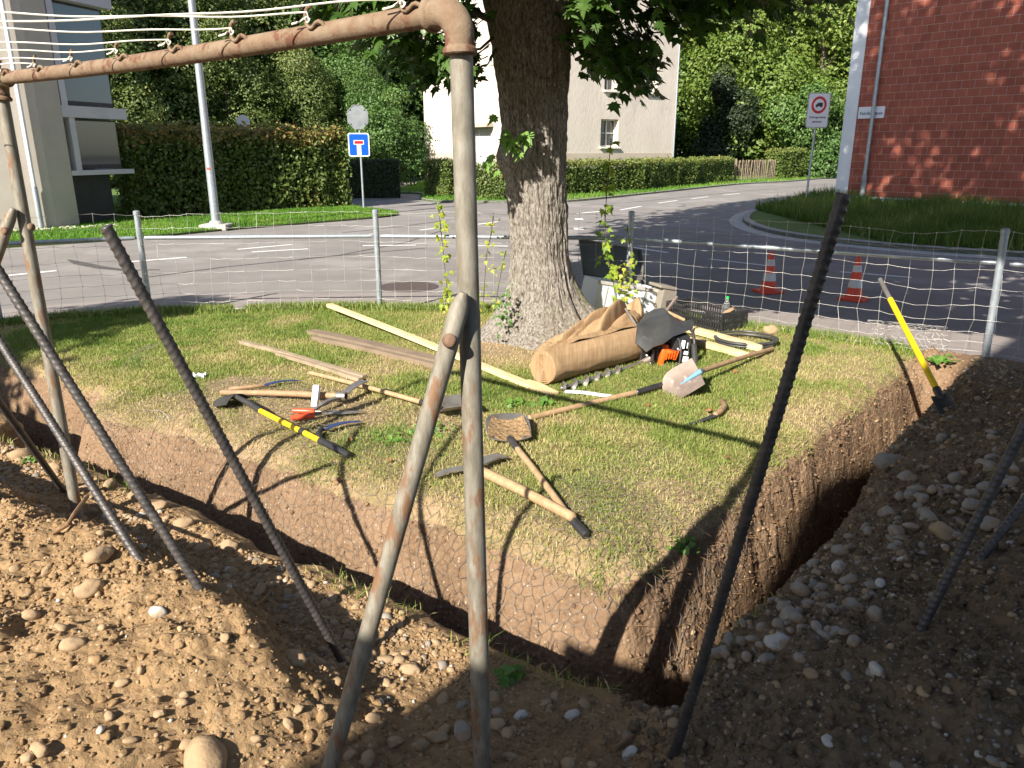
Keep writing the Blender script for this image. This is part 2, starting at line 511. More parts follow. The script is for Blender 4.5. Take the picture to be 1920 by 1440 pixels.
M['burlap'] = m
# bark: vertical plates, moss on one side low down
m, n, b = newmat('maple_bark')
vec = obj_coord(n, (1, 1, 0.42))
t = noise_tex(n, vec, 52, 9, 0.82)
r = ramp(n, [(0.36, (0.055, 0.043, 0.033)), (0.44, (0.26, 0.22, 0.18)), (0.51, (0.43, 0.38, 0.325)), (0.60, (0.72, 0.68, 0.61))])
n.links.new(t.outputs[0], r.inputs[0])
t2 = noise_tex(n, obj_coord(n), 3.2, 5)
mr = ramp(n, [(0.55, (0, 0, 0)), (0.68, (1, 1, 1))]); n.links.new(t2.outputs[0], mr.inputs[0])
at = n.nodes.new('ShaderNodeAttribute'); at.attribute_name = 'moss'
col = mixc(n, 0.0, r.outputs[0], (0.28, 0.27, 0.17))
x = n.nodes.new('ShaderNodeMath'); x.operation = 'MULTIPLY'; x.inputs[1].default_value = 0.35
n.links.new(mr.outputs[0], x.inputs[0])
col = mixc(n, x.outputs[0], r.outputs[0], (0.30, 0.29, 0.17))
col = mixc(n, at.outputs['Fac'], col, (0.13, 0.16, 0.022))
n.links.new(col, b.inputs['Base Color'])
b.inputs['Roughness'].default_value = 0.92; b.inputs['Specular IOR Level'].default_value = 0.25
bump(n, b, t.outputs[0], 1.0, 0.06)
M['bark'] = m
# brick wall: red blocks with pale joints (local x along the wall, z up)
m, n, b = newmat('red_brick')
tc = n.nodes.new('ShaderNodeTexCoord'); sp = n.nodes.new('ShaderNodeSeparateXYZ'); cb = n.nodes.new('ShaderNodeCombineXYZ')
n.links.new(tc.outputs['Object'], sp.inputs[0]); n.links.new(sp.outputs[0], cb.inputs[0]); n.links.new(sp.outputs[2], cb.inputs[1])
bk = n.nodes.new('ShaderNodeTexBrick')
bk.inputs['Color1'].default_value = (0.38, 0.108, 0.068, 1); bk.inputs['Color2'].default_value = (0.305, 0.082, 0.052, 1)
bk.inputs['Mortar'].default_value = (0.46, 0.30, 0.25, 1)
bk.inputs['Scale'].default_value = 1.0; bk.inputs['Mortar Size'].default_value = 0.007; bk.inputs['Mortar Smooth'].default_value = 0.2
bk.inputs['Brick Width'].default_value = 0.335; bk.inputs['Row Height'].default_value = 0.222
n.links.new(cb.outputs[0], bk.inputs[0])
t = noise_tex(n, tc.outputs['Object'], 3, 6); r = ramp(n, [(0.3, (0.78, 0.76, 0.76)), (0.7, (1.12, 1.1, 1.08))]); n.links.new(t.outputs[0], r.inputs[0])
n.links.new(mixc(n, 1.0, bk.outputs[0], r.outputs[0], 'MULTIPLY'), b.inputs['Base Color'])
b.inputs['Roughness'].default_value = 0.88
nb = bump(n, b, bk.outputs['Fac'], 0.7, -0.008)
t3 = noise_tex(n, tc.outputs['Object'], 30, 5); bump(n, b, t3.outputs[0], 0.5, 0.006, nb)
M['brick'] = m
# grass and ground
M['blade'] = leafmat('grass_blade', [(0.0, (0.10, 0.175, 0.028)), (0.35, (0.185, 0.265, 0.05)), (0.6, (0.32, 0.335, 0.105)), (0.8, (0.47, 0.40, 0.19)), (1.0, (0.58, 0.47, 0.27))], 0.25, 0.6, 0.3)
M['blade_far'] = leafmat('verge_blade', [(0.0, (0.06, 0.16, 0.014)), (0.6, (0.13, 0.26, 0.03)), (1.0, (0.26, 0.30, 0.08))], 0.3, 0.6, 0.3)
M['blade_tall'] = leafmat('meadow_blade', [(0.0, (0.055, 0.115, 0.018)), (0.6, (0.12, 0.19, 0.04)), (1.0, (0.36, 0.32, 0.15))], 0.3, 0.6, 0.3)
M['sod'] = simple('lawn_thatch', (0.165, 0.145, 0.06), (0.235, 0.17, 0.085), 5, 0.95, 0, 0.01, 60)
M['turf'] = simple('turf', (0.07, 0.13, 0.02), (0.11, 0.17, 0.03), 3, 0.95, 0, 0.02, 40)
M['forestfloor'] = simple('wood_floor', (0.045, 0.05, 0.02), (0.07, 0.065, 0.03), 3, 0.95)
M['maple'] = leafmat('maple_leaf', [(0.0, (0.035, 0.075, 0.014)), (0.6, (0.06, 0.125, 0.022)), (1.0, (0.105, 0.165, 0.035))], 0.22, 0.45, 0.45)
M['tree_a'] = leafmat('wood_leaf_olive', [(0.0, (0.06, 0.10, 0.025)), (0.55, (0.125, 0.175, 0.048)), (1.0, (0.25, 0.25, 0.085))], 0.25)
M['tree_b'] = leafmat('wood_leaf_green', [(0.0, (0.05, 0.105, 0.025)), (0.55, (0.09, 0.17, 0.04)), (1.0, (0.16, 0.23, 0.06))], 0.22)
M['tree_c'] = leafmat('wood_leaf_yellow', [(0.0, (0.085, 0.15, 0.025)), (0.55, (0.155, 0.225, 0.042)), (1.0, (0.29, 0.31, 0.075))], 0.28)
M['tree_d'] = leafmat('dark_needle', [(0.0, (0.016, 0.03, 0.013)), (0.6, (0.027, 0.045, 0.018)), (1.0, (0.05, 0.065, 0.025))], 0.1)
M['beech'] = leafmat('hedge_leaf', [(0.0, (0.055, 0.10, 0.022)), (0.5, (0.115, 0.165, 0.036)), (0.78, (0.20, 0.19, 0.055)), (1.0, (0.34, 0.21, 0.08))], 0.25)
M['box_hedge'] = leafmat('clipped_leaf', [(0.0, (0.065, 0.11, 0.02)), (0.55, (0.13, 0.175, 0.035)), (1.0, (0.25, 0.235, 0.075))], 0.2)
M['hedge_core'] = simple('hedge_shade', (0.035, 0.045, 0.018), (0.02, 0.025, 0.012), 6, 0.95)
M['vine'] = leafmat('vine_leaf', [(0.0, (0.14, 0.26, 0.03)), (0.5, (0.30, 0.39, 0.045)), (1.0, (0.50, 0.46, 0.07))], 0.4)
M['weed'] = leafmat('weed_leaf', [(0.0, (0.06, 0.15, 0.022)), (1.0, (0.15, 0.28, 0.045))], 0.3)
# ------------------------------------------------------------------ the ground near the camera: lawn, trench, spoil
NL = np.array([-0.573, -0.819]); AL = np.array([-0.819, 0.573]); PL = np.array([0.50, 2.85])
NR = np.array([0.766, -0.643]); BR = np.array([0.643, 0.766]); PR = np.array([0.535, 2.95])
FENCE = [(-9.5, 5.0), (-7.0, 6.6), (-5.2, 7.65), (-3.95, 8.25), (-1.47, 8.43), (1.25, 8.2), (4.05, 6.35), (6.3, 4.55), (9.0, 2.0)]
_fx = np.array([p[0] for p in FENCE]); _fy = np.array([p[1] for p in FENCE])
def yfence(x):
    return np.interp(x, _fx, _fy)
_pd = np.array([-9, -0.30, -0.16, -0.06, 0.03, 0.09, 0.15, 0.20, 0.25, 0.33, 0.46, 0.53, 0.585, 0.65, 0.76, 9])
_pz = np.array([0, 0.0, -0.012, -0.05, -0.12, -0.22, -0.37, -0.55, -0.74, -0.82, -0.82, -0.62, -0.30, -0.07, -0.02, -0.02])
def dists(x, y):
    dL = (x - PL[0]) * NL[0] + (y - PL[1]) * NL[1]
    a = (x - PL[0]) * AL[0] + (y - PL[1]) * AL[1]
    dR = (x - PR[0]) * NR[0] + (y - PR[1]) * NR[1]
    bb = (x - PR[0]) * BR[0] + (y - PR[1]) * BR[1]
    return dL, a, dR, bb
def dlawn(x, y):
    dL, a, dR, bb = dists(x, y)
    dL = dL + 0.14 * sstep(4.15, 4.5, a) - 0.10 * sstep(3.2, 4.1, a) * (1 - sstep(4.1, 4.4, a))
    k = 0.22
    hh = np.maximum(k - np.abs(dL - dR), 0) / k
    d = np.maximum(dL, dR) + hh * hh * k * 0.25
    d = np.where(d > 0, d * (1 + (0.22 + 0.30 * sstep(0.8, 2.6, bb)) * sstep(-0.05, 0.22, dR - dL)), d)
    return d + 0.05 * fbm(x * 1.7, y * 1.7, seed=3, octv=2) + 0.03 * fbm(x * 6, y * 6, seed=5, octv=3)
def height(x, y):
    x = np.asarray(x, dtype=np.float64); y = np.asarray(y, dtype=np.float64)
    dL, a, dR, bb = dists(x, y)
    d = dlawn(x, y)
    z = np.interp(d, _pd, _pz)
    z = z * (1 - sstep(4.25, 4.7, bb) * sstep(-0.1, 0.1, dR))
    out = sstep(0.55, 0.75, d)
    bank = np.exp(-((d - 0.2) / 0.22) ** 2)
    right = sstep(-0.2, 0.25, dR - dL)
    # lumps of the bank, rougher on the right hand side
    z = z + bank * (0.05 * fbm(x * 7, y * 7, z * 7, seed=9, octv=3) + (0.015 + 0.055 * right) * fbm(x * 22, y * 22, z * 14, seed=10, octv=3))
    # lawn undulation
    z = z + (1 - sstep(-0.1, 0.1, d)) * (0.022 * fbm(x * 0.9, y * 0.9, seed=1, octv=3) + 0.006 * fbm(x * 14, y * 14, seed=2, octv=2))
    # left heap of sandy soil
    fall = sstep(-0.12, 0.62, a + 0.1 * fbm(x * 2.2, y * 2.2, seed=21))
    wav = 0.10 * fbm(x * 1.5, y * 1.5, seed=22) + 0.05 * fbm(x * 5, y * 5, seed=23)
    hl = np.interp(dL + wav, [0.7, 0.98, 1.12, 1.22, 1.36, 1.46, 1.62, 2.2, 4.0], [0, 0.02, 0.06, 0.16, 0.32, 0.37, 0.375, 0.34, 0.25])
    hl = hl * fall * (1 - 0.25 * sstep(2.5, 4.5, a))
    # right mound of gravelly soil
    wav2 = 0.10 * fbm(x * 1.4, y * 1.4, seed=31) + 0.05 * fbm(x * 5, y * 5, seed=32)
    hr = np.interp(dR + wav2 + 0.06 * sstep(0.8, 2.6, bb), [0.44, 0.53, 0.72, 0.95, 1.3, 1.8, 4.0], [0, 0.05, 0.15, 0.25, 0.37, 0.45, 0.5])
    hr = hr * sstep(-1.7, -0.25, bb) * (1 - sstep(2.9, 4.6, bb))
    sp = np.maximum(hl, hr)
    sp = np.maximum(sp, 0.15 * np.exp(-(((x + 0.05) / 0.9) ** 2 + ((y - 1.40) / 0.46) ** 2)))
    ruf = 0.35 + 0.65 * np.clip(sp / 0.2, 0, 1)
    z = z + out * (sp + ruf * (0.045 * fbm(x * 4.3, y * 4.3, seed=41, octv=2) + 0.024 * fbm(x * 15, y * 15, seed=42, octv=3) + (0.018 + 0.016 * sstep(-0.2, 0.2, dR - dL)) * fbm(x * 34, y * 34, seed=43, octv=3)))
    # down to the pavement behind the fence line
    z = z - 0.16 * sstep(0.02, 0.22, y - yfence(x))
    return z
def hz(x, y):
    return float(height(np.array([x]), np.array([y]))[0])
def HIT(u, v, t0=0.8, t1=12.0):
    """the point of the near ground seen in direction (u, v)"""
    d = ray(u, v)
    ts = np.linspace(t0, t1, 1400)
    X = d.x * ts; Y = d.y * ts; Z = CAMZ + d.z * ts
    below = np.nonzero(Z < height(X, Y))[0]
    i = below[0] if len(below) else len(ts) - 1
    return Vector((X[i], Y[i], Z[i]))

STEP = 0.0145
gx = np.arange(-7.2, 6.2, STEP); gy = np.arange(-0.8, 8.9, STEP)
GX, GY = np.meshgrid(gx, gy)
GZ = height(GX, GY)
dLg, aG, dRg, bG = dists(GX, GY)
dG = dlawn(GX, GY)
nxg, nyg = len(gx), len(gy)
idx = np.arange(nxg * nyg).reshape(nyg, nxg)
Q = np.stack([idx[:-1, :-1], idx[:-1, 1:], idx[1:, 1:], idx[1:, :-1]], -1).reshape(-1, 4)
cen = lambda A: (0.25 * (A[:-1, :-1] + A[:-1, 1:] + A[1:, 1:] + A[1:, :-1])).ravel()
cd_, ca, cdl, cdr, cy, cx = cen(dG), cen(aG), cen(dLg), cen(dRg), cen(GY), cen(GX)
keep = cy < yfence(cx) + 0.30
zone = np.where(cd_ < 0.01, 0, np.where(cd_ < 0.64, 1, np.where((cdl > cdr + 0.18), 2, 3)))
PTS = np.stack([GX.ravel(), GY.ravel(), GZ.ravel()], -1)
def zone_mesh(name, k, mat):
    q = Q[keep & (zone == k)]
    used, inv = np.unique(q.ravel(), return_inverse=True)
    return tag(np_mesh(name, PTS[used], inv.reshape(-1, 4), mat, smooth=True), kind='structure')
# the lawn's own ground: thatch with bare earth where it is trodden
m, n, b = newmat('lawn_ground')
vec = obj_coord(n)
t = noise_tex(n, vec, 2.1, 4); t2 = noise_tex(n, vec, 40, 6, 0.7)
r = ramp(n, [(0.36, (0.34, 0.24, 0.15)), (0.50, (0.30, 0.22, 0.13)), (0.64, (0.24, 0.19, 0.095))]); n.links.new(t.outputs[0], r.inputs[0])
r2 = ramp(n, [(0.3, (0.6, 0.6, 0.55)), (0.7, (1.25, 1.2, 1.1))]); n.links.new(t2.outputs[0], r2.inputs[0])
n.links.new(mixc(n, 1.0, r.outputs[0], r2.outputs[0], 'MULTIPLY'), b.inputs['Base Color'])
b.inputs['Roughness'].default_value = 0.95; bump(n, b, t2.outputs[0], 0.9, 0.012)
M['lawn_ground'] = m
zone_mesh('lawn', 0, M['lawn_ground'])
zone_mesh('trench', 1, M['soil_bank'])
zone_mesh('soil_heap', 2, M['soil_tan'])
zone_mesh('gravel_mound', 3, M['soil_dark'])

# ------------------------------------------------------------------ far ground
def flat(name, pts, z, mat, th=None):
    mb = MB()
    mb.prism([(p[0], p[1], z) for p in pts], (0, 0, -(th or 0.12)))
    return mb.build(name, mat)
ground = MB()
ground.add([(-300, -200, -1.0), (300, -200, -1.0), (300, 420, -1.0), (-300, 420, -1.0)], [[0, 1, 2, 3]])
tag(ground.build('ground', M['forestfloor']), kind='structure')
RZ = -0.064
xs = np.concatenate([np.linspace(-90, -9.5, 20)[:-1], np.linspace(-9.5, 9, 120), np.linspace(9, 110, 20)[1:]])
V = []; Fq = []
for i, x in enumerate(xs):
    y0 = float(yfence(x)) + 0.02 if -9.5 <= x <= 9 else (5.0 if x < 0 else 2.0)
    V.append((x, y0, RZ)); V.append((x, 130, RZ))
for i in range(len(xs) - 1):
    Fq.append((2 * i, 2 * i + 2, 2 * i + 3, 2 * i + 1))
tag(np_mesh('road', V, Fq, M['asphalt']), kind='structure')
V = []; Fq = []
xs2 = np.linspace(-9.5, 9, 140)
for x in xs2:
    y0 = float(yfence(x)) + 0.03
    k = 1.30 + 0.35 * sstep(1, 5, x)
    V.append((x, y0, RZ + 0.005)); V.append((x + 0.25 * x / 9, y0 + k, RZ + 0.005))
for i in range(len(xs2) - 1):
    Fq.append((2 * i, 2 * i + 2, 2 * i + 3, 2 * i + 1))
tag(np_mesh('pavement', V, Fq, M['pave']), kind='structure')

def gxy(u, v, z=RZ):
    p = G(u, v, z); return (p.x, p.y)
# painted dashes and seams: quads on the road, given as centre line ends
def mark(mb, p0, p1, w0, z):
    a = Vector((*p0, z)); c = Vector((*p1, z)); d = (c - a).normalized(); s_ = Vector((-d.y, d.x, 0)) * w0 / 2
    mb.add([a - s_, c - s_, c + s_, a + s_], [[0, 1, 2, 3]])
dashes = [((245, 491), (350, 483), .13), ((15, 517), (106, 508), .13), ((445, 468), (547, 459), .11), ((472, 473), (578, 467), .11),
          ((620, 447), (700, 439), .12), ((680, 461), (780, 460), .12), ((894, 461), (952, 462), .12), ((787, 432), (821, 428), .12),
          ((895, 421), (934, 416), .12), ((1163, 394), (1202, 387), .12), ((1234, 381), (1270, 376), .12), ((1296, 373), (1328, 369), .12),
          ((1356, 366), (1387, 363), .12), ((1080, 401), (1131, 396), .14), ((1096, 472), (1217, 478), .11), ((1185, 464), (1252, 474), .11),
          ((1330, 486), (1450, 500), .10), ((1575, 510), (1710, 521), .10), ((1300, 402), (1325, 400), .1), ((1106, 445), (1150, 453), .1)]
for i, (p, q, wd) in enumerate(dashes):
    mb = MB(); mark(mb, gxy(*p), gxy(*q), wd, RZ + 0.005)
    tag(mb.build('road_marking', M['paint']), kind='structure')
for (p, q, wd) in [((1076, 429), (1094, 429), .5), ((1078, 411), (1093, 411), .45)]:
    mb = MB(); mark(mb, gxy(*p), gxy(*q), wd, RZ + 0.005); tag(mb.build('road_marking', M['paint']), kind='structure')
mb = MB()
def seam(pts, wd):
    P = [gxy(*p) for p in pts]
    L = []; R_ = []
    for i, p in enumerate(P):
        a = Vector(P[max(i - 1, 0)]); c = Vector(P[min(i + 1, len(P) - 1)]); d = (c - a).normalized()
        ww = wd if not hasattr(wd, '__len__') else wd[i]
        L.append((p[0] - d.y * ww / 2, p[1] + d.x * ww / 2, RZ + 0.0042)); R_.append((p[0] + d.y * ww / 2, p[1] - d.x * ww / 2, RZ + 0.0042))
    n0 = len(P)
    mb.add(L + R_, [[i, i + 1, n0 + i + 1, n0 + i] for i in range(n0 - 1)])
seam([(128, 487), (150, 494), (190, 502), (235, 507), (300, 506)], [.05, .20, .18, .12, .06])
seam([(260, 522), (420, 501), (640, 479), (800, 465)], .05)
seam([(560, 487), (640, 478), (760, 455), (830, 432)], .05)
seam([(640, 437), (760, 424), (900, 404)], .06)
seam([(1090, 386), (1200, 378), (1400, 358), (1560, 345)], .06)
tag(mb.build('tar_seam', M['tar']), kind='structure')
# manhole cover in the road
c = G(766, 538, RZ)
t = thing('manhole_cover', 'round brown cast iron manhole cover in the asphalt', 'manhole cover', (c.x, c.y, RZ))
mb = MB(); mb.lathe([(0.40, -0.02), (0.40, 0.006), (0.335, 0.008), (0.33, 0.006)], (c.x, c.y, RZ), seg=40); mb.build('frame', M['iron'], t)
mb = MB()
mb.lathe([(0.325, -0.02), (0.325, 0.007)], (c.x, c.y, RZ), seg=40)
for i in range(-9, 10):
    for j in range(-9, 10):
        if (i * i + j * j) ** 0.5 < 8.8 and (i + j) % 2 == 0:
            mb.box((c.x + i * 0.034, c.y + j * 0.034, RZ + 0.009), (0.026, 0.026, 0.006))
mb.build('lid', M['iron'], t)

# verges, island, gardens (kerbed grass sheets)
def curve_pts(px, z=RZ, n=6):
    P = [Vector((*gxy(u, v, z), 0)) for u, v in px]
    out = []
    for i in range(len(P) - 1):
        p0 = P[max(i - 1, 0)]; p1 = P[i]; p2 = P[i + 1]; p3 = P[min(i + 2, len(P) - 1)]
        for k in range(n):
            t = k / n
            out.append(0.5 * ((2 * p1) + (p2 - p0) * t + (2 * p0 - 5 * p1 + 4 * p2 - p3) * t * t + (3 * p1 - p0 - 3 * p2 + p3) * t ** 3))
    out.append(P[-1])
    return out
def kerb(name, line, wd, h, mat, inside):
    """raised strip along a line, its outer edge on the line"""
    mb = MB(); n0 = len(line); vs = []; fs = []
    for i, p in enumerate(line):
        d = (line[min(i + 1, n0 - 1)] - line[max(i - 1, 0)]).normalized(); s_ = Vector((-d.y, d.x, 0)) * inside
        for (o, z) in ((0, RZ - 0.05), (0.0, RZ + h - 0.012), (0.015, RZ + h), (wd, RZ + h), (wd, RZ - 0.05)):
            vs.append((p.x + s_.x * o, p.y + s_.y * o, z))
    for i in range(n0 - 1):
        for k in range(4):
            fs.append([i * 5 + k, (i + 1) * 5 + k, (i + 1) * 5 + k + 1, i * 5 + k + 1])
    mb.add(vs, fs)
    return tag(mb.build(name, mat), kind='structure')
verge_line = curve_pts([(-420, 498), (-200, 482), (0, 466), (240, 450), (420, 433), (590, 419), (700, 410), (742, 405), (744, 401), (715, 396), (672, 391), (640, 386)])
verge_poly = [(p.x, p.y) for p in verge_line] + [(-6.6, 32), (-9, 60), (-60, 60), (-60, 14)]
tag(flat('verge', verge_poly, RZ + 0.05, M['turf']), kind='structure')
kerb('kerb', verge_line, 0.07, 0.045, M['tar'], 1)
garden_line = curve_pts([(735, 363), (790, 365), (788, 374), (812, 379), (852, 380), (950, 381), (1065, 379), (1200, 366), (1380, 347), (1480, 341), (1565, 334), (1700, 326)])
garden_poly = [(p.x, p.y) for p in garden_line] + [(90, 75), (90, 128), (-4.5, 128)]
tag(flat('garden_ground', garden_poly, RZ + 0.07, M['turf']), kind='structure')
kerb('kerb', garden_line, 0.12, 0.075, M['kerb'], 1)
island_line = curve_pts([(1600, 366), (1530, 374), (1460, 388), (1410, 400), (1393, 412), (1403, 424), (1440, 437), (1500, 448), (1600, 460), (1750, 473), (1920, 484), (2150, 500)])
island_poly = [(p.x, p.y) for p in island_line] + [(30, 12), (40, 40), (20, 44)]
tag(flat('island_ground', island_poly, RZ + 0.085, M['turf']), kind='structure')
kerb('kerb', island_line, 0.16, 0.10, M['kerb'], 1)
gut = []
for i, p in enumerate(island_line):
    d = (island_line[min(i + 1, len(island_line) - 1)] - island_line[max(i - 1, 0)]).normalized()
    gut.append(p - Vector((-d.y, d.x, 0)) * 0.34)
kerb('gutter', gut, 0.33, 0.012, M['concrete'], 1)

# ------------------------------------------------------------------ grass blades
def blades(name, X, Y, Z, hgt, wid, rnd, mat, lean=0.6, kind='stuff'):
    n0 = len(X)
    th = RNG.uniform(0, 2 * PI, n0); ph = RNG.uniform(0, 2 * PI, n0)
    ln = np.abs(RNG.normal(0, lean, n0)) * hgt
    wx = np.cos(th) * wid * 0.5; wy = np.sin(th) * wid * 0.5
    lx = np.cos(ph) * ln; ly = np.sin(ph) * ln
    hh = hgt / np.sqrt(1 + (ln / hgt) ** 2)
    P = np.empty((n0, 5, 3))
    P[:, 0] = np.stack([X - wx, Y - wy, Z - 0.004], -1); P[:, 1] = np.stack([X + wx, Y + wy, Z - 0.004], -1)
    P[:, 2] = np.stack([X + wx * .8 + lx * .35, Y + wy * .8 + ly * .35, Z + hh * .62], -1)
    P[:, 3] = np.stack([X - wx * .8 + lx * .35, Y - wy * .8 + ly * .35, Z + hh * .62], -1)
    P[:, 4] = np.stack([X + lx, Y + ly, Z + hh], -1)
    base = np.arange(n0)[:, None] * 5
    F = np.concatenate([base + np.array([[0, 1, 2]]), base + np.array([[0, 2, 3]]), base + np.array([[3, 2, 4]])], 0)
    o = np_mesh(name, P.reshape(-1, 3), F, mat, attrs={'rnd': np.repeat(rnd, 5)})
    return tag(o, kind=kind)
TREE = (0.25, 7.22)
def worn(x, y):
    """0 lush .. 1 bare earth"""
    p = fbm(x * 1.3, y * 1.3, seed=61, octv=3)
    wv = sstep(0.05, 0.5, p) * 0.5
    tr = np.hypot(x - TREE[0], y - TREE[1] + 0.25)
    wv = np.maximum(wv, 1 - sstep(0.5, 1.25, tr))
    for (u, v, rr, k) in ((560, 760, .75, .8), (640, 780, .5, .8), (800, 900, .7, .3), (1000, 1000, .5, .35), (900, 620, .5, .6), (1290, 950, .5, .35), (450, 720, .4, .9), (700, 960, .5, .7), (330, 760, .5, .6)):
        p0 = G(u, v)
        wv = np.maximum(wv, k * (1 - sstep(rr * .3, rr, np.hypot(x - p0.x, y - p0.y))))
    return wv
N0 = 850000
X = RNG.uniform(-7.0, 4.8, N0); Y = RNG.uniform(2.4, 8.6, N0)
d_ = dlawn(X, Y)
ed = sstep(0.07, -0.08, d_ + 0.10 * fbm(X * 4, Y * 4, seed=75, octv=2))
wv = np.clip(worn(X, Y) + 0.25 * fbm(X * 7, Y * 7, seed=71, octv=2), 0, 1)
depth = np.hypot(X, Y)
ok = (Y < yfence(X) + 0.05) & (d_ < 0.05) & (RNG.uniform(0, 1, N0) < (0.10 + 0.90 * (1 - wv) ** 1.3) * (0.04 + 0.96 * ed))
X, Y, d_, wv, ed = X[ok], Y[ok], d_[ok], wv[ok], ed[ok]
dry = np.clip(0.37 + 0.36 * fbm(X * 0.9, Y * 0.9, seed=81, octv=4) + 0.50 * wv + RNG.normal(0, 0.14, len(X)) + 0.15 * sstep(-0.5, 0.0, d_) + 0.10, 0, 1)
lush = sstep(0.0, 0.45, fbm(X * 2.6, Y * 2.6, seed=91, octv=3)) * (1 - wv)
hgt = (0.018 + 0.022 * RNG.uniform(0, 1, len(X)) + 0.012 * lush) * (1 - 0.4 * wv)
blades('lawn_grass', X, Y, height(X, Y), hgt, 0.0036 + 0.0022 * RNG.uniform(0, 1, len(X)), np.clip(dry - 0.17 * lush, 0, 1), M['blade'], 1.7)
# longer tufts along the fence and by the trunk
N1 = 26000
X = RNG.uniform(-7, 4.6, N1); Y = yfence(X) - np.abs(RNG.normal(0, 0.10, N1)) + 0.06
ok = (dlawn(X, Y) < 0) & (fbm(X * 3, Y * 3, seed=95) > -0.35)
X, Y = X[ok], Y[ok]
blades('fence_grass', X, Y, height(X, Y), RNG.uniform(0.04, 0.11, len(X)), 0.006 + 0 * X, np.clip(RNG.normal(0.33, 0.22, len(X)), 0, 1), M['blade'], 0.6)
# grass tufts on the outer rim of the trench
N1 = 60000
X = RNG.uniform(-5, 4.5, N1); Y = RNG.uniform(1.2, 7, N1)
d_ = dlawn(X, Y); dL_, a_, dR_, b_ = dists(X, Y)
ok = (d_ > 0.585) & (d_ < 0.80) & (fbm(X * 2.2, Y * 2.2, seed=101) > 0.12) & (a_ < 4.2) & (b_ < 3)
X, Y = X[ok], Y[ok]
blades('rim_grass', X, Y, height(X, Y), RNG.uniform(0.02, 0.06, len(X)), 0.005 + 0 * X, np.clip(RNG.normal(0.55, 0.25, len(X)), 0, 1), M['blade'], 0.9)
def in_poly(X, Y, poly):
    ins = np.zeros(len(X), bool); j = len(poly) - 1
    for i in range(len(poly)):
        xi, yi = poly[i]; xj, yj = poly[j]
        c = ((yi > Y) != (yj > Y)) & (X < (xj - xi) * (Y - yi) / (yj - yi + 1e-12) + xi)
        ins ^= c; j = i
    return ins
N1 = 170000
X = RNG.uniform(-18, -3, N1); Y = RNG.uniform(12.5, 26, N1)
ok = in_poly(X, Y, verge_poly); X, Y = X[ok], Y[ok]
blades('verge_grass', X, Y, 0 * X + RZ + 0.05, RNG.uniform(0.03, 0.08, len(X)), 0.016 + 0 * X, np.clip(0.4 + 0.5 * fbm(X, Y, seed=111) + RNG.normal(0, .15, len(X)), 0, 1), M['blade_far'], 0.6)
N1 = 190000
X = RNG.uniform(7, 17.5, N1); Y = RNG.uniform(10.5, 28, N1)
ok = in_poly(X, Y, island_poly); X, Y = X[ok], Y[ok]
edge = np.min(np.stack([np.hypot(X - p.x, Y - p.y) for p in island_line[::2]], 0), 0)
keepi = edge > 0.15 + 0.05 * RNG.uniform(0, 1, len(X)); X, Y, edge = X[keepi], Y[keepi], edge[keepi]
hh = (0.14 + 0.55 * RNG.uniform(0, 1, len(X)) ** 2.5) * (0.55 + 0.45 * sstep(0.2, 1.2, edge)) * (0.8 + 0.6 * fbm(X * .8, Y * .8, seed=5))
blades('meadow_grass', X, Y, 0 * X + RZ + 0.085, hh, 0.015 + 0 * X, np.clip(0.35 + 0.4 * fbm(X * 1.2, Y * 1.2, seed=121) + RNG.normal(0, .2, len(X)), 0, 1), M['blade_tall'], 0.55)
N1 = 90000
X = RNG.uniform(-6, 34, N1); Y = RNG.uniform(27, 52, N1)
ok = in_poly(X, Y, garden_poly); X, Y = X[ok], Y[ok]
blades('garden_grass', X, Y, 0 * X + RZ + 0.07, RNG.uniform(0.05, 0.14, len(X)), 0.03 + 0 * X, np.clip(0.45 + 0.5 * fbm(X * .7, Y * .7, seed=131) + RNG.normal(0, .15, len(X)), 0, 1), M['blade_far'], 0.6)

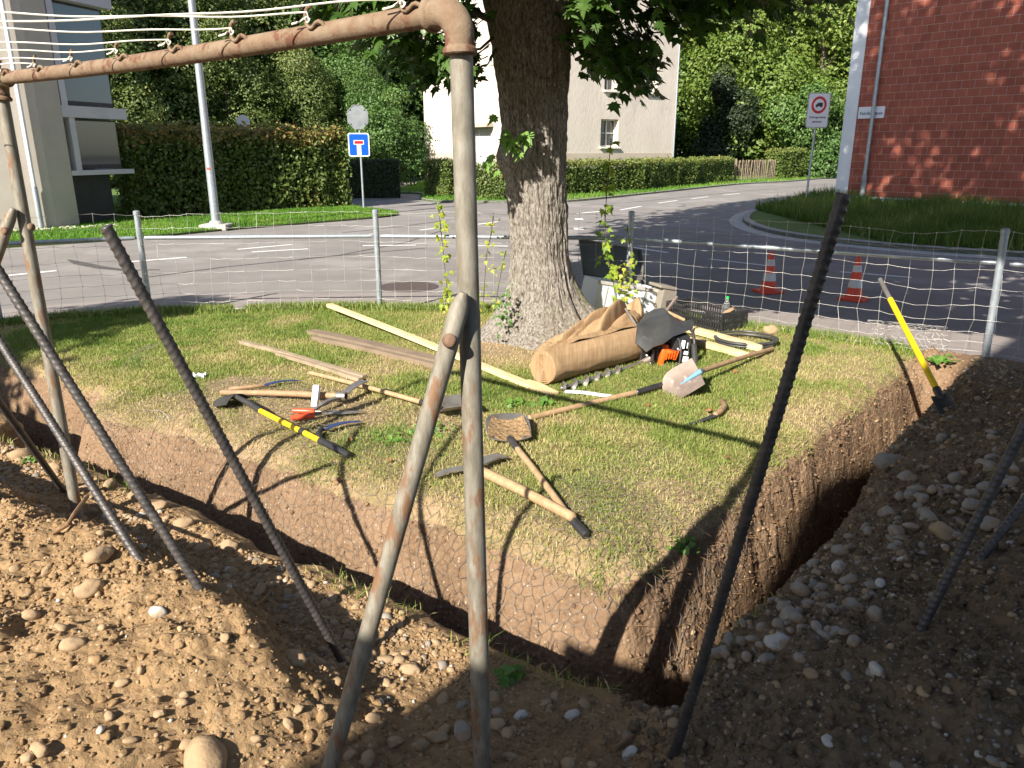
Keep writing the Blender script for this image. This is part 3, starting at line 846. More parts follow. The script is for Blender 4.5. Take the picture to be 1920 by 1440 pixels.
# ------------------------------------------------------------------ stones
def stone_mesh(seed, sub=3, flat_=0.62, rough=0.12):
    bm = bmesh.new(); bmesh.ops.create_icosphere(bm, subdivisions=sub, radius=1.0)
    V = np.array([v.co[:] for v in bm.verts]); F = np.array([[v.index for v in f.verts] for f in bm.faces])
    bm.free()
    r_ = np.random.default_rng(seed)
    sc = np.array([1.0, r_.uniform(.6, .9), r_.uniform(flat_ - .12, flat_ + .12)])
    o = r_.uniform(-50, 50, 3)
    disp = 1 + rough * 2 * fbm(V[:, 0] * 1.1 + o[0], V[:, 1] * 1.1 + o[1], V[:, 2] * 1.1 + o[2], octv=3)
    return V * disp[:, None] * sc, F
STV = [stone_mesh(200 + i, 2, 0.6, 0.16 + 0.1 * (i % 3)) for i in range(10)]
def pebbles(name, X, Y, R_, mats, sink=0.42, pm=(.45, .40, .15), clod=False):
    Z = height(X, Y)
    Vs = []; Fs = []; Ms = []; off = 0
    pick = RNG.integers(0, 8, len(X))
    for big in (True, False):
        for k in range(8):
            sel = np.nonzero((pick == k) & ((R_ > 0.012) == big))[0]
            if not len(sel): continue
            V, F = ((STC if big else STC1) if clod else (STV if big else STV1))[k]
            a = RNG.uniform(0, 2 * PI, len(sel)); tl = RNG.normal(0, .35, len(sel)); c, s_ = np.cos(a)[:, None], np.sin(a)[:, None]
            ct, st = np.cos(tl)[:, None], np.sin(tl)[:, None]
            r_ = R_[sel][:, None]
            x = V[None, :, 0] * r_; y = V[None, :, 1] * r_; z = V[None, :, 2] * r_
            x, z = x * ct - z * st, x * st + z * ct
            x, y = x * c - y * s_, x * s_ + y * c
            W = np.stack([x + X[sel][:, None], y + Y[sel][:, None], z + (Z[sel] + R_[sel] * (0.5 - sink) * 0.7)[:, None]], -1)
            n1 = len(V)
            Fs.append((F[None] + (np.arange(len(sel)) * n1)[:, None, None]).reshape(-1, 3) + off); off += n1 * len(sel)
            Vs.append(W.reshape(-1, 3)); Ms.append(np.repeat(RNG.choice(len(mats), p=pm, size=len(sel)), len(F)))
    return tag(np_mesh(name, np.concatenate(Vs), np.concatenate(Fs), mats=mats, midx=np.concatenate(Ms), smooth=True), kind='stuff')
STV1 = [stone_mesh(300 + i, 1, 0.65, 0.2) for i in range(8)]
STC = [stone_mesh(500 + i, 2, 0.7, 0.42) for i in range(8)]; STC1 = [stone_mesh(520 + i, 1, 0.7, 0.42) for i in range(8)]
def scatter(n, x0, x1, y0, y1, test, rfun):
    X = RNG.uniform(x0, x1, n); Y = RNG.uniform(y0, y1, n)
    d = dlawn(X, Y); dl, a, dr, bb = dists(X, Y)
    ok = test(X, Y, d, dl, a, dr, bb)
    X, Y = X[ok], Y[ok]
    return X, Y, rfun(len(X))
clus = lambda X, Y, s, k: fbm(X * k, Y * k, seed=s, octv=2)
X, Y, R_ = scatter(30000, 0.0, 4.6, 0.5, 6.3, lambda X, Y, d, dl, a, dr, bb: (d > .62) & (dr > dl - .18) & (RNG.uniform(0, 1, len(X)) < 0.16 + 0.75 * sstep(-.05, .35, clus(X, Y, 151, 1.6))), lambda n: np.clip(RNG.lognormal(-4.7, .5, n), .004, .022))
pebbles('mound_gravel', X, Y, R_, [M['stone_grey'], M['stone_tan'], M['stone_pale']], .42, (.30, .63, .07))
X, Y, R_ = scatter(30000, -4.5, .8, .5, 5.5, lambda X, Y, d, dl, a, dr, bb: (dl > .80) & (dl > dr + .18) & (dl < 1.33) & (RNG.uniform(0, 1, len(X)) < 0.12 + 0.85 * sstep(-.1, .3, clus(X, Y, 161, 1.8))), lambda n: np.clip(RNG.lognormal(-4.6, .55, n), .004, .026))
pebbles('heap_gravel', X, Y, R_, [M['stone_grey'], M['stone_tan'], M['stone_pale']], .42, (.18, .78, .04))
X, Y, R_ = scatter(6500, -4.0, .4, .6, 4.6, lambda X, Y, d, dl, a, dr, bb: (dl >= 1.33) & (dl > dr + .18) & (RNG.uniform(0, 1, len(X)) < 0.45), lambda n: np.clip(RNG.lognormal(-5.2, .6, n), .003, .020))
pebbles('heap_pebbles', X, Y, R_, [M['soil_tan'], M['stone_tan'], M['stone_pale']], 0.42, (.62, .34, .04))
X, Y, R_ = scatter(150000, -4.5, .6, .5, 5.2, lambda X, Y, d, dl, a, dr, bb: (dl >= .75) & (dl > dr + .1) & (Y < 4.6) & (RNG.uniform(0, 1, len(X)) < .35 + .5 * sstep(-.2, .3, clus(X, Y, 171, 3.0))), lambda n: np.clip(RNG.lognormal(-5.3, .5, n), .003, .016))
pebbles('heap_clods', X, Y, R_, [M['soil_tan'], M['stone_tan'], M['stone_pale']], 0.35, (.91, .08, .01), True)
X, Y, R_ = scatter(110000, -.6, 4.2, .5, 6.0, lambda X, Y, d, dl, a, dr, bb: (d > .62) & (dr > dl - .3) & (RNG.uniform(0, 1, len(X)) < .30 + .5 * sstep(-.2, .3, clus(X, Y, 172, 3.0))), lambda n: np.clip(RNG.lognormal(-5.2, .5, n), .003, .018))
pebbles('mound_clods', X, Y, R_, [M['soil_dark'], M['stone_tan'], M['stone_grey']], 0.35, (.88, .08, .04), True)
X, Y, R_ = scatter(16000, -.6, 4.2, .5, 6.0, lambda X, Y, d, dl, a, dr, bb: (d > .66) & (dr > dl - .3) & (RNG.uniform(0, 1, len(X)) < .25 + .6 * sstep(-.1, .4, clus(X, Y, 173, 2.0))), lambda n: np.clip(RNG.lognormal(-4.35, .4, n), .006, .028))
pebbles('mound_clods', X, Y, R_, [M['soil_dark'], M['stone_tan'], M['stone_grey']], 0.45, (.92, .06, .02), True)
X, Y, R_ = scatter(9000, -4.2, .6, .5, 5.0, lambda X, Y, d, dl, a, dr, bb: (dl >= .9) & (dl > dr + .1) & (RNG.uniform(0, 1, len(X)) < .10 + .7 * sstep(-.1, .4, clus(X, Y, 174, 2.2))), lambda n: np.clip(RNG.lognormal(-4.4, .4, n), .006, .026))
pebbles('heap_clods', X, Y, R_, [M['soil_tan'], M['stone_tan'], M['stone_pale']], 0.45, (.96, .035, .005), True)
X, Y, R_ = scatter(90000, -3.6, 3.6, 2.0, 6.6, lambda X, Y, d, dl, a, dr, bb: (d > .02) & (d < .30) & (RNG.uniform(0, 1, len(X)) < np.where(dr > dl, .9, .30)), lambda n: np.clip(RNG.lognormal(-5.1, .5, n), .003, .02))
pebbles('bank_clods', X, Y, R_, [M['soil_bank'], M['stone_tan'], M['soil_tan']], 0.2, (.9, .06, .04), True)
# bigger stones, each one of its own: (u, v, half length in px of the photograph, material, turn)
BIG = [
 ('stone_tan', 'large round tan boulder half buried at the lower edge of the sunny soil heap', [(385, 1432, 55)]),
 ('stone_tan', 'oblong tan stone lying on the crest of the sandy soil heap', [(186, 1046, 24)]),
 ('stone_tan', 'brown angular clod with a split face standing up on the sandy heap', [(168, 1108, 26)]),
 ('stone_pale', 'sandy stone with one bright white face below the crest of the soil heap', [(298, 1153, 17)]),
 ('stone_tan', 'buried oval stone with a pale left edge on the open slope of the sandy heap', [(138, 1218, 22)]),
 ('stone_tan', 'large rounded stone sitting on the heap crest just left of the leaning brace foot', [(548, 1236, 26)]),
 ('stone_grey', 'big grey cobble resting against the foot of the rusty post on its left side', [(868, 1376, 26)]),
 ('stone_tan', 'upright brown slab of stone at the left of the post foot', [(832, 1375, 17)]),
 ('stone_pale', 'pale oval cobble in the shade right of the post foot', [(975, 1345, 16)]),
 ('stone_pale', 'white and brown cobble in the shade in front of the trench corner', [(1072, 1346, 16)]),
 ('stone_pale', 'round cream cobble at the bottom of the picture beside the thick leaning bar', [(1179, 1416, 15)]),
 ('stone_pale', 'long pale grey cobble with a rusty end on the shaded mound', [(1458, 1212, 27)]),
 ('stone_pale', 'jagged white stone on the shaded mound by the trench rim', [(1572, 1072, 20)]),
 ('stone_pale', 'white stone with a dark pit in the middle of the shaded mound', [(1643, 1262, 18)]),
 ('stone_pale', 'small white cobble near the lower right corner of the mound', [(1838, 1417, 12)]),
 ('stone_grey', 'grey egg shaped stone near the lower right corner beside a white cobble', [(1862, 1430, 16)]),
 ('stone_grey', 'broad flat grey stone at the top of the cobble run on the mound', [(1668, 872, 30)]),
 ('stone_tan', 'buff boulder at the far edge of the cobble run between the leaning bars', [(1770, 1000, 26)]),
]
GROUPS = [
 ('stone_grey', 'grey rounded cobble in the run of cobbles on the shaded mound', 'cobbles in the run on the shaded mound',
  [(1500, 1110, 20), (1540, 1120, 16), (1600, 1140, 18), (1640, 1155, 20), (1680, 1000, 22), (1690, 1012, 16), (1740, 970, 20), (1470, 1145, 22), (1485, 1160, 26), (1530, 1180, 15), (1590, 1092, 15), (1665, 965, 18), (1730, 940, 17), (1820, 950, 20), (1850, 985, 24), (1560, 1190, 17), (1600, 1205, 18), (1440, 1240, 20), (1400, 1235, 14), (1560, 1150, 12), (1525, 1060, 15), (1790, 900, 20), (1850, 880, 22), (1700, 900, 18)]),
 ('stone_tan', 'brown rounded cobble at the foot of the rusty post in the shade', 'cobbles around the post foot',
  [(830, 1315, 18), (820, 1385, 20), (790, 1400, 17), (740, 1395, 16), (700, 1350, 16), (930, 1360, 18), (720, 1240, 18), (770, 1260, 20), (690, 1430, 20), (655, 1420, 14), (955, 1420, 12)]),
 ('stone_tan', 'tan cobble in the strip between the soil heap and the trench', 'cobbles between heap and trench',
  [(430, 1027, 17), (390, 1010, 14), (345, 985, 18), (300, 950, 20), (255, 930, 18), (205, 910, 15), (160, 918, 14), (40, 855, 20), (30, 800, 16), (100, 880, 16), (495, 1068, 14), (380, 1030, 16), (560, 1120, 13), (600, 1165, 14), (505, 1100, 13), (655, 1195, 15)]),
 ('stone_tan', 'small dusty stone scattered on the open slope of the sandy heap', 'stones on the sandy slope',
  [(60, 1160, 16), (115, 1180, 12), (90, 1075, 12), (30, 1070, 12), (230, 1290, 12), (420, 1200, 12), (245, 1390, 13), (205, 1345, 14), (300, 1345, 12), (50, 1425, 16), (75, 1415, 16), (265, 1262, 10), (345, 1305, 10), (540, 1360, 13), (560, 1330, 12), (320, 1075, 11), (480, 1390, 12), (600, 1330, 12)]),
]
PROT = [stone_mesh(400 + i, 3, 0.62, 0.15 + 0.07 * (i % 3)) for i in range(9)]
_k = 0
def big_stone(u, v, px, mat, label, group=None):
    global _k
    p = HIT(u, v); dep = (p - EYE).dot(FW); r_ = px * dep / FPX
    V, F = PROT[_k % len(PROT)]; _k += 1
    a = RNG.uniform(0, PI)
    W = V * r_; W = np.stack([W[:, 0] * math.cos(a) - W[:, 1] * math.sin(a), W[:, 0] * math.sin(a) + W[:, 1] * math.cos(a), W[:, 2]], -1)
    o = np_mesh('stone', W, F, M[mat], smooth=True)
    o.location = (p.x, p.y, hz(p.x, p.y) + r_ * 0.10)
    o.rotation_euler = (RNG.normal(0, .25), RNG.normal(0, .25), 0)
    tag(o, label, 'stone', group)
for mat, lab, L in BIG:
    for (u, v, px) in L: big_stone(u, v, px, mat, lab)
_run = [(1395, 1235), (1470, 1165), (1560, 1090), (1650, 1010), (1740, 945), (1840, 900), (1915, 860)]
for k in range(110):
    q = RNG.uniform(0, len(_run) - 1.001); i = int(q); f_ = q - i
    u = _run[i][0] * (1 - f_) + _run[i + 1][0] * f_ + RNG.normal(0, 42); v = _run[i][1] * (1 - f_) + _run[i + 1][1] * f_ + RNG.normal(0, 34)
    h_ = HIT(u, v)
    if dlawn(np.array([h_.x]), np.array([h_.y]))[0] < .66: continue
    GROUPS[0][3].append((u, v, RNG.uniform(7, 17)))
for mat, lab, grp, L in GROUPS:
    for (u, v, px) in L: big_stone(u, v, px, mat, lab, grp)
o = MB(); p = G(1445, 620, 0.03)
V, F = PROT[2]
o = np_mesh('stone', V * 0.075, F, M['stone_tan'], smooth=True); o.location = (p.x, p.y, 0.03)
tag(o, 'round pinkish field stone on the lawn edge beside the coiled hose', 'stone')

# fine roots and straw hanging out of the cut bank
n0 = 2600
X = RNG.uniform(-3.2, 3.3, n0 * 6); Y = RNG.uniform(2.2, 6.6, n0 * 6)
d_ = dlawn(X, Y); dl, a_, dr, bb = dists(X, Y)
ok = (d_ > -0.03) & (d_ < .24) & (RNG.uniform(0, 1, len(X)) < np.where(dr > dl, 1.0, .10))
X, Y = X[ok][:n0], Y[ok][:n0]
Z = height(X, Y)
L = RNG.uniform(.015, .065, len(X)); th = RNG.uniform(0, 2 * PI, len(X)); el = RNG.normal(.1, .9, len(X))
P0 = np.stack([X, Y, Z + .004], -1)
out = np.where((dists(X, Y)[2] > dists(X, Y)[0])[:, None], NR[None, :], NL[None, :])
dirv = np.stack([np.cos(th) * np.cos(el) + .5 * out[:, 0], np.sin(th) * np.cos(el) + .5 * out[:, 1], np.sin(el)], -1)
P1 = P0 + dirv * L[:, None]
def wires(P0, P1, r):
    d = P1 - P0; d = d / (np.linalg.norm(d, axis=1, keepdims=True) + 1e-9)
    ref = np.where(np.abs(d[:, 2:3]) < .9, np.array([[0, 0, 1.0]]), np.array([[1.0, 0, 0]]))
    e1 = np.cross(d, ref); e1 /= np.linalg.norm(e1, axis=1, keepdims=True); e2 = np.cross(d, e1)
    n1 = len(P0); V = np.empty((n1, 8, 3))
    for k in range(4):
        o = (e1 * math.cos(k * PI / 2) + e2 * math.sin(k * PI / 2)) * r
        V[:, k] = P0 + o; V[:, 4 + k] = P1 + o
    b = np.arange(n1)[:, None] * 8
    F = np.concatenate([b + np.array([[k, (k + 1) % 4, 4 + (k + 1) % 4, 4 + k]]) for k in range(4)], 0)
    return V.reshape(-1, 3), F
V, F = wires(P0, P1, .0013)
tag(np_mesh('bank_roots', V, F, M['root']), kind='stuff')
# ------------------------------------------------------------------ the clothes drying frame
def lerp(a, b, t): return Vector(a) * (1 - t) + Vector(b) * t
ZB = 1.976
E0 = Vector((-0.111, 1.76, ZB)); E1 = Vector((-2.11, 3.385, ZB)); BD = (E1 - E0).normalized(); LB = (E1 - E0).length
fr = thing('drying_frame', 'rusty pipe clothes drying frame standing in front, with hooks along its crossbar', 'drying frame', (E0.x, E0.y, 0))
PR_ = 0.0252
PB1 = Vector((-0.079, 1.705, hz(-0.079, 1.705) - 0.12)); PB2 = Vector((-2.06, 3.30, hz(-2.06, 3.30) - 0.3))
PT1 = E0 + Vector((0.003, 0.004, -0.06)); PT2 = E1 + Vector((0, 0, -0.06))
for a, c in ((PT1, PB1), (PT2, PB2)):
    mb = MB(); mb.tube([lerp(a, c, k / 10) for k in range(11)], [0.0250] * 11, 24); mb.build('post', M['pipe'], fr, True)
def on_post(z, p=1):
    a, c = (PT1, PB1) if p == 1 else (PT2, PB2)
    return lerp(a, c, (a.z - z) / (a.z - c.z))
# crossbar, slightly bowed
mb = MB(); A0 = E0 + BD * 0.05; A1 = E1 - BD * 0.05
mb.tube([lerp(A0, A1, k / 14) + Vector((0, 0, -0.012 * math.sin(PI * k / 14))) for k in range(15)], PR_, 24)
mb.build('crossbar', M['rust'], fr, True)
def elbow(c, d1, name, down):
    """threaded malleable elbow with a bead at each mouth"""
    mb = MB(); R_ = 0.048; dn = down.normalized()
    cc = c + d1 * R_ + dn * R_
    pts = [c + d1 * (R_ + 0.030)]
    for k in range(11):
        a = k / 10 * PI / 2
        pts.append(cc - dn * R_ * math.cos(a) - d1 * R_ * math.sin(a))
    pts.append(c + dn * (R_ + 0.030))
    mb.tube(pts, [.0310] + [0.0312 + .0015 * math.sin(PI * k / 10) for k in range(11)] + [.0310], 24)
    for e, ax in ((c + dn * (R_ + .024), dn), (c + d1 * (R_ + .024), d1)):
        mb.tube([e - ax * .004, e, e + ax * .004, e + ax * .011, e + ax * .014, e + ax * .0142], [.031, .0350, .0368, .0368, .0335, .026], 24)
    return mb.build(name, M['rust'], fr, True)
elbow(E0, BD, 'elbow', PB1 - PT1); elbow(E1, -BD, 'elbow', PB2 - PT2)
# braces: flattened top end bolted to the post, running down and out
def brace(p0, p1, r=0.0275):
    mb = MB(); n = 12; d = (Vector(p1) - Vector(p0)).normalized()
    pts = [lerp(p0, p1, k / n) for k in range(n + 1)]
    mb.tube([Vector(p0) - d * .045, Vector(p0) - d * .02] + pts, [r * .45, r * .85] + [r] * (n + 1), 18)
    return mb.build('brace', M['pipe'], fr, True)
q = on_post(1.33); brace(q + Vector((-.022, -.046, .02)), (-0.515, 1.60, .02), .0222)
q = on_post(1.33); q2 = on_post(.25); brace(q + Vector((.002, .052, 0)), q2 + Vector((-.012, .26, 0)), .022)
q = on_post(1.40, 2); brace(q + Vector((-.03, -.045, .02)), (q.x - .60, q.y - .16, hz(q.x - .60, q.y - .16) - .1), .0232)
def bolt(c, ax):
    mb = MB(); mb.lathe([(.0165, -.002), (.0165, .006), (.012, .012), (.004, .014)], c, ax, 18); mb.build('bolt', M['rust'], fr, True)
q = on_post(1.31); bolt(q + Vector((-.040, -.072, -.02)), (-.25, -1, .05))
q = on_post(1.38, 2); bolt(q + Vector((-.045, -.070, -.01)), (-.25, -1, 0)); bolt(q + Vector((.03, -.01, 0)), (1, -.4, 0))
# pig tail hooks on the bar
HK = []
side = Vector((-BD.y, BD.x, 0))
if side.y > 0: side = -side          # towards the camera
for u in (20, 85, 155, 240, 340, 458, 600, 778):
    k = (u - 960) / FPX
    # where the bar is seen at column u
    best = min((abs(((E0 + BD * s_ - EYE).dot(RT)) / ((E0 + BD * s_ - EYE).dot(FW)) - k), s_) for s_ in np.linspace(0, 2.8, 1400))[1]
    HK.append(best)
HOOK = [(.006, .047), (-.004, .046), (-.012, .040), (-.0175, .030), (-.0185, .018), (-.0150, .007), (-.007, .0005), (.003, -.001), (.012, .003), (.021, .009), (.031, .011), (.038, .008), (.042, .001), (.043, -.012)]
for s_ in HK:
    c = E0 + BD * s_ + side * (PR_ * .80) + Vector((0, 0, .012 - 0.012 * math.sin(PI * min(s_ / LB, 1))))
    mb = MB()
    mb.tube([c - BD * x + Vector((0, 0, z)) + side * (.007 - (.012 if k > 10 else 0) * (k - 10) / 3) for k, (x, z) in enumerate(HOOK)], .0052, 10)
    mb.build('hook', M['rust'], fr, True)

# washing lines: eight white plastic covered lines, each tied to a hook and running off to the left
LN = ['highest white washing line, tied at the hook beside the pipe elbow', 'white washing line tied to the second hook from the elbow', 'white washing line tied to the third hook from the elbow',
      'white washing line tied to the fourth hook from the elbow', 'white washing line tied to the fifth hook from the elbow', 'white washing line tied to the sixth hook from the elbow',
      'white washing line tied to the seventh hook from the elbow', 'lowest white washing line, tied to the hook nearest the far post']
ends = [(0, 33), (0, 8), (0, 40), (0, 69), (0, 85), (0, 105), (0, 121), (0, 134)]
for i, s_ in enumerate(HK[::-1]):
    c = E0 + BD * s_ + side * .036 + Vector((0, 0, .030))
    dep = (c - EYE).dot(FW)
    u0 = 960 + FPX * (c - EYE).dot(RT) / dep; v0 = 720 - FPX * (c - EYE).dot(UP) / dep
    uE, vE = ends[i]
    e = D(uE - 300, vE + (vE - v0) * 300 / max(u0 - uE, 60) * .5, dep - .04)
    mb = MB(); pts = []
    for k in range(25):
        t = k / 24
        p = lerp(c, e, t)
        wob = .006 * math.sin(7 * t + i) * math.exp(-3 * t) + .004 * math.sin(17 * t + 2 * i) * (1 - t)
        pts.append(p + Vector((0, 0, wob - .014 * math.sin(PI * t))))
    mb.tube([c + Vector((.004, 0, -.012))] + pts, .0022, 6)
    mb.tube([c + Vector((.005 * math.cos(a), .004 * math.sin(a * 2), -.008 + .006 * math.sin(a))) for a in np.linspace(0, 4 * PI, 16)], .0022, 6)
    q0 = c + BD * .012
    mb.tube([q0 + Vector((0, 0, -.004)), q0 + BD * .02 + Vector((0, 0, -.010)), q0 + BD * .05 + Vector((0, 0, -.012))], .0024, 6)
    tag(mb.build('washing_line', M['line'], None, True), LN[i], 'washing line', 'lines strung from the drying frame')

# ------------------------------------------------------------------ ribbed steel bars stuck in the spoil
def rebar_mesh(L, r=0.0155):
    rows = int(L / 0.0032); seg = 16
    zz = np.linspace(0, L, rows); th = np.arange(seg) / seg * 2 * PI
    T, Zg = np.meshgrid(th, zz)
    wave = (Zg / 0.021 + 0.55 * np.abs(np.sin(T)) + np.where(np.sin(T) > 0, 0.5, 0)) % 1.0
    rib = np.exp(-((wave - 0.5) / 0.17) ** 2) * np.abs(np.sin(T)) ** 0.4
    flat_ = 0.12 * np.exp(-(np.sin(T) / 0.25) ** 2)
    R_ = r * (0.90 + 0.17 * rib + flat_)
    V = np.stack([R_ * np.cos(T), R_ * np.sin(T), Zg], -1).reshape(-1, 3)
    i = np.arange(rows * seg).reshape(rows, seg)
    F = np.stack([i[:-1], np.roll(i[:-1], -1, 1), np.roll(i[1:], -1, 1), i[1:]], -1).reshape(-1, 4)
    V = np.concatenate([V, [[0, 0, L], [0, 0, 0]]]); n0 = rows * seg
    cap = np.array([[i[-1, k], i[-1, (k + 1) % seg], n0, n0] for k in range(0)] or np.zeros((0, 4)), dtype=int)
    return V, F, i[-1]
def rebar(top, bot, label, first=[None]):
    top = Vector(top); bot = Vector(bot)
    d = (top - bot).normalized(); bot = bot - d * .25
    if first[0] is None:
        V, F, ring = rebar_mesh(2.3)
        F2 = np.stack([ring, np.roll(ring, -1), np.full(len(ring), len(V) - 2), np.full(len(ring), len(V) - 2)], -1)
        first[0] = (V, F)
        me_o = np_mesh('steel_bar', V, F, M['rebar'], smooth=True)
        bm = bmesh.new(); bm.from_mesh(me_o.data); bm.verts.ensure_lookup_table()
        try: bm.faces.new([bm.verts[j] for j in ring])
        except Exception: pass
        bm.to_mesh(me_o.data); bm.free()
        first.append(me_o); o = me_o
    else:
        o = first[1].copy(); COL.objects.link(o)
    # the end of the bar at its top: hang the mesh from there
    o.rotation_euler = d.to_track_quat('Z', 'Y').to_euler()
    o.location = top - d * 2.3
    tag(o, label, 'steel bar', 'ribbed steel bars leaning out of the spoil')
    return o
def bar_px(tu, tv, dt, bu, bv, label, ext=0.0):
    b_ = HIT(bu, bv); t_ = D(tu, tv, dt)
    return rebar(t_ + (t_ - b_).normalized() * ext, b_, label)
bar_px(198, 424, 1.86, 645, 1245, 'ribbed steel bar whose sawn top end shows against the grass verge at left')
bar_px(0, 512, 2.30, 375, 1105, 'ribbed steel bar crossing before the left frame post, its foot behind the heap', .55)
bar_px(0, 640, 2.75, 258, 1045, 'thinner looking ribbed bar crossing low over the left frame post', .5)
bar_px(0, 756, 3.15, 120, 922, 'shortest visible ribbed bar, ending at the foot of the left frame post', .6)
bar_px(1582, 364, 1.58, 1262, 1420, 'black ribbed bar leaning across the brick building and over the right trench')
bar_px(1920, 800, 2.25, 1727, 1180, 'dark ribbed bar standing in the shaded gravel mound at the right edge', .5)
bar_px(1920, 940, 2.75, 1842, 1043, 'farther dark ribbed bar, only its foot showing at the right edge', .6)

# ------------------------------------------------------------------ sheep fence on galvanised posts
FP = [Vector((x, y, 0)) for x, y in FENCE[1:8]]
fe = thing('wire_fence', 'low galvanised post and rail fence with square wire mesh along the pavement', 'wire fence', (FP[3].x, FP[3].y, 0))
HP = 1.07
for i, p in enumerate(FP):
    zg = hz(p.x, p.y - .03) - .05
    tilt = Vector((0.0, 0.0, 0)) if i != 5 else Vector((-.03, 0, 0))
    mb = MB(); mb.tube([p + Vector((0, 0, zg)), p + tilt + Vector((0, 0, HP))], .030, 18)
    mb.tube([p + tilt + Vector((0, 0, HP - .03)), p + tilt + Vector((0, 0, HP + .004)), p + tilt + Vector((0, 0, HP + .014))], [.0335, .0335, .02], 18)
    mb.build('post', M['galv'], fe, True)
for i in range(len(FP) - 1):
    a, c = FP[i], FP[i + 1]; d = (c - a).normalized(); q = Vector((0, 0, .80))
    mb = MB(); mb.tube([a + d * .05 + q, a + d * .09 + q, lerp(a, c, .5) + q, c - d * .09 + q, c - d * .05 + q], [.017, .0215, .0215, .0215, .017], 14)
    mb.build('rail', M['galv'], fe, True)
P0 = []; P1 = []; K0 = []
HS = [0.02, 0.10, 0.19, 0.30, 0.42, 0.56, 0.72, 0.89, 1.03]
pos = []
for i in range(len(FP) - 1):
    a, c = FP[i], FP[i + 1]; n = max(2, int((c - a).length / .175))
    for k in range(n + (i == len(FP) - 2)):
        pos.append(lerp(a, c, k / n))
off = Vector((0, -.045, 0))
rn = random.Random(5)
grid = []
for j, p in enumerate(pos):
    zg = float(height(p.x, p.y - .06))
    col = []
    for i, h_ in enumerate(HS):
        q = p + off + Vector((rn.gauss(0, .004), rn.gauss(0, .012) + .02 * math.sin(j * .7 + i), zg + .02 + h_ + rn.gauss(0, .003) + (.012 * math.sin(j * .9) if i == len(HS) - 1 else 0)))
        col.append(q)
    grid.append(col)
for j in range(len(grid)):
    for i in range(len(HS)):
        if i + 1 < len(HS):
            P0.append(grid[j][i]); P1.append(grid[j][i + 1])
        if j + 1 < len(grid):
            # crimped line wire
            a, c = grid[j][i], grid[j + 1][i]; m_ = lerp(a, c, .5) + Vector((0, 0, -.006 + rn.gauss(0, .004)))
            P0 += [a, m_]; P1 += [m_, c]
        K0.append(grid[j][i])
V, F = wires(np.array([p[:] for p in P0]), np.array([p[:] for p in P1]), .0014)
K = np.array([p[:] for p in K0])
V2, F2 = wires(K + [0, 0, -.006], K + [0, 0, .006], .0042)
np_mesh('mesh_wire', np.concatenate([V, V2]), np.concatenate([F, F2 + len(V)]), M['wire'], fe)

# ------------------------------------------------------------------ hexagonal netting laid over the edge of the lawn
def hexnet(name, surf, s0, s1, q0, q1, cell, mat, r=.00125, drop=None, jit=.12):
    """surf(s, q) -> points; honeycomb wires on it"""
    R_ = cell / math.sqrt(3); hw = cell / 2
    nk = int((s1 - s0) / hw); ni = int((q1 - q0) / (1.5 * R_))
    k = np.arange(nk + 1); i = np.arange(ni + 1)
    K_, I_ = np.meshgrid(k, i)
    s = s0 + K_ * hw; q = q0 + I_ * 1.5 * R_ + ((K_ + I_) % 2) * .5 * R_
    s = s + RNG.normal(0, cell * jit, s.shape); q = q + RNG.normal(0, cell * jit, q.shape)
    s = s + .03 * fbm(s * 3, q * 3, seed=7); q = q + .03 * fbm(s * 3 + 9, q * 3, seed=8)
    P = surf(s, q)
    okm = np.ones(s.shape, bool) if drop is None else ~drop(s, q)
    A = []; B = []
    h = okm[:, :-1] & okm[:, 1:]
    A.append(P[:, :-1][h]); B.append(P[:, 1:][h])
    up = ((K_ + I_) % 2 == 1)[:-1] & okm[:-1] & okm[1:]
    A.append(P[:-1][up]); B.append(P[1:][up])
    V, F = wires(np.concatenate(A), np.concatenate(B), r)
    return np_mesh(name, V, F, mat)
def bank_d(q):
    """arc length over the edge -> distance out from the lawn edge"""
    return np.interp(q, [-3, 0, .10, .20, .32, .46, .62, .80], [-3, 0, .075, .12, .165, .20, .235, .26])
def surf_left(s, q):
    d = bank_d(q)
    x = PL[0] + AL[0] * s + NL[0] * d; y = PL[1] + AL[1] * s + NL[1] * d
    lift = .008 + .030 * np.clip(fbm(s * 2.3, q * 2.3, seed=51) + .15, 0, 1) + .05 * sstep(.40, .62, q)
    z = np.where(d > .05, np.maximum(height(x, y), -.62), height(x, y))
    x = x + NL[0] * lift * (q > 0); y = y + NL[1] * lift * (q > 0)
    return np.stack([x, y, z + np.where(q > 0, .012, lift)], -1)
dropL = lambda s, q: (q > .40 + .16 * fbm(s * 1.1, s * 0, seed=77)) | (q < -.75 + .3 * fbm(s * .9, s * 0 + 4, seed=78) - .35 * np.exp(-((s - 2.2) / 1.2) ** 2)) | ((s > 3.9) & (q < -.2))
tag(hexnet('wire_netting', surf_left, .06, 4.25, -1.25, .62, .062, M['hexwire'], drop=dropL), 'rusty hexagonal wire netting draped over the left edge and bank of the lawn', 'wire netting', 'loose hexagonal netting')
def surf_right(s, q):
    d = bank_d(q)
    x = PR[0] + BR[0] * s + NR[0] * d; y = PR[1] + BR[1] * s + NR[1] * d
    lift = .010 + .035 * np.clip(fbm(s * 2.3, q * 2.3, seed=52) + .2, 0, 1)
    z = np.maximum(height(x, y), -.6)
    x = x + NR[0] * lift * (q > 0); y = y + NR[1] * lift * (q > 0)
    return np.stack([x, y, z + np.where(q > 0, .012, lift)], -1)
dropR = lambda s, q: (q > .34 + .2 * fbm(s * 2, s * 0, seed=79)) | (s > 1.05 - .35 * q + .15 * fbm(q * 2, q * 0, seed=70))
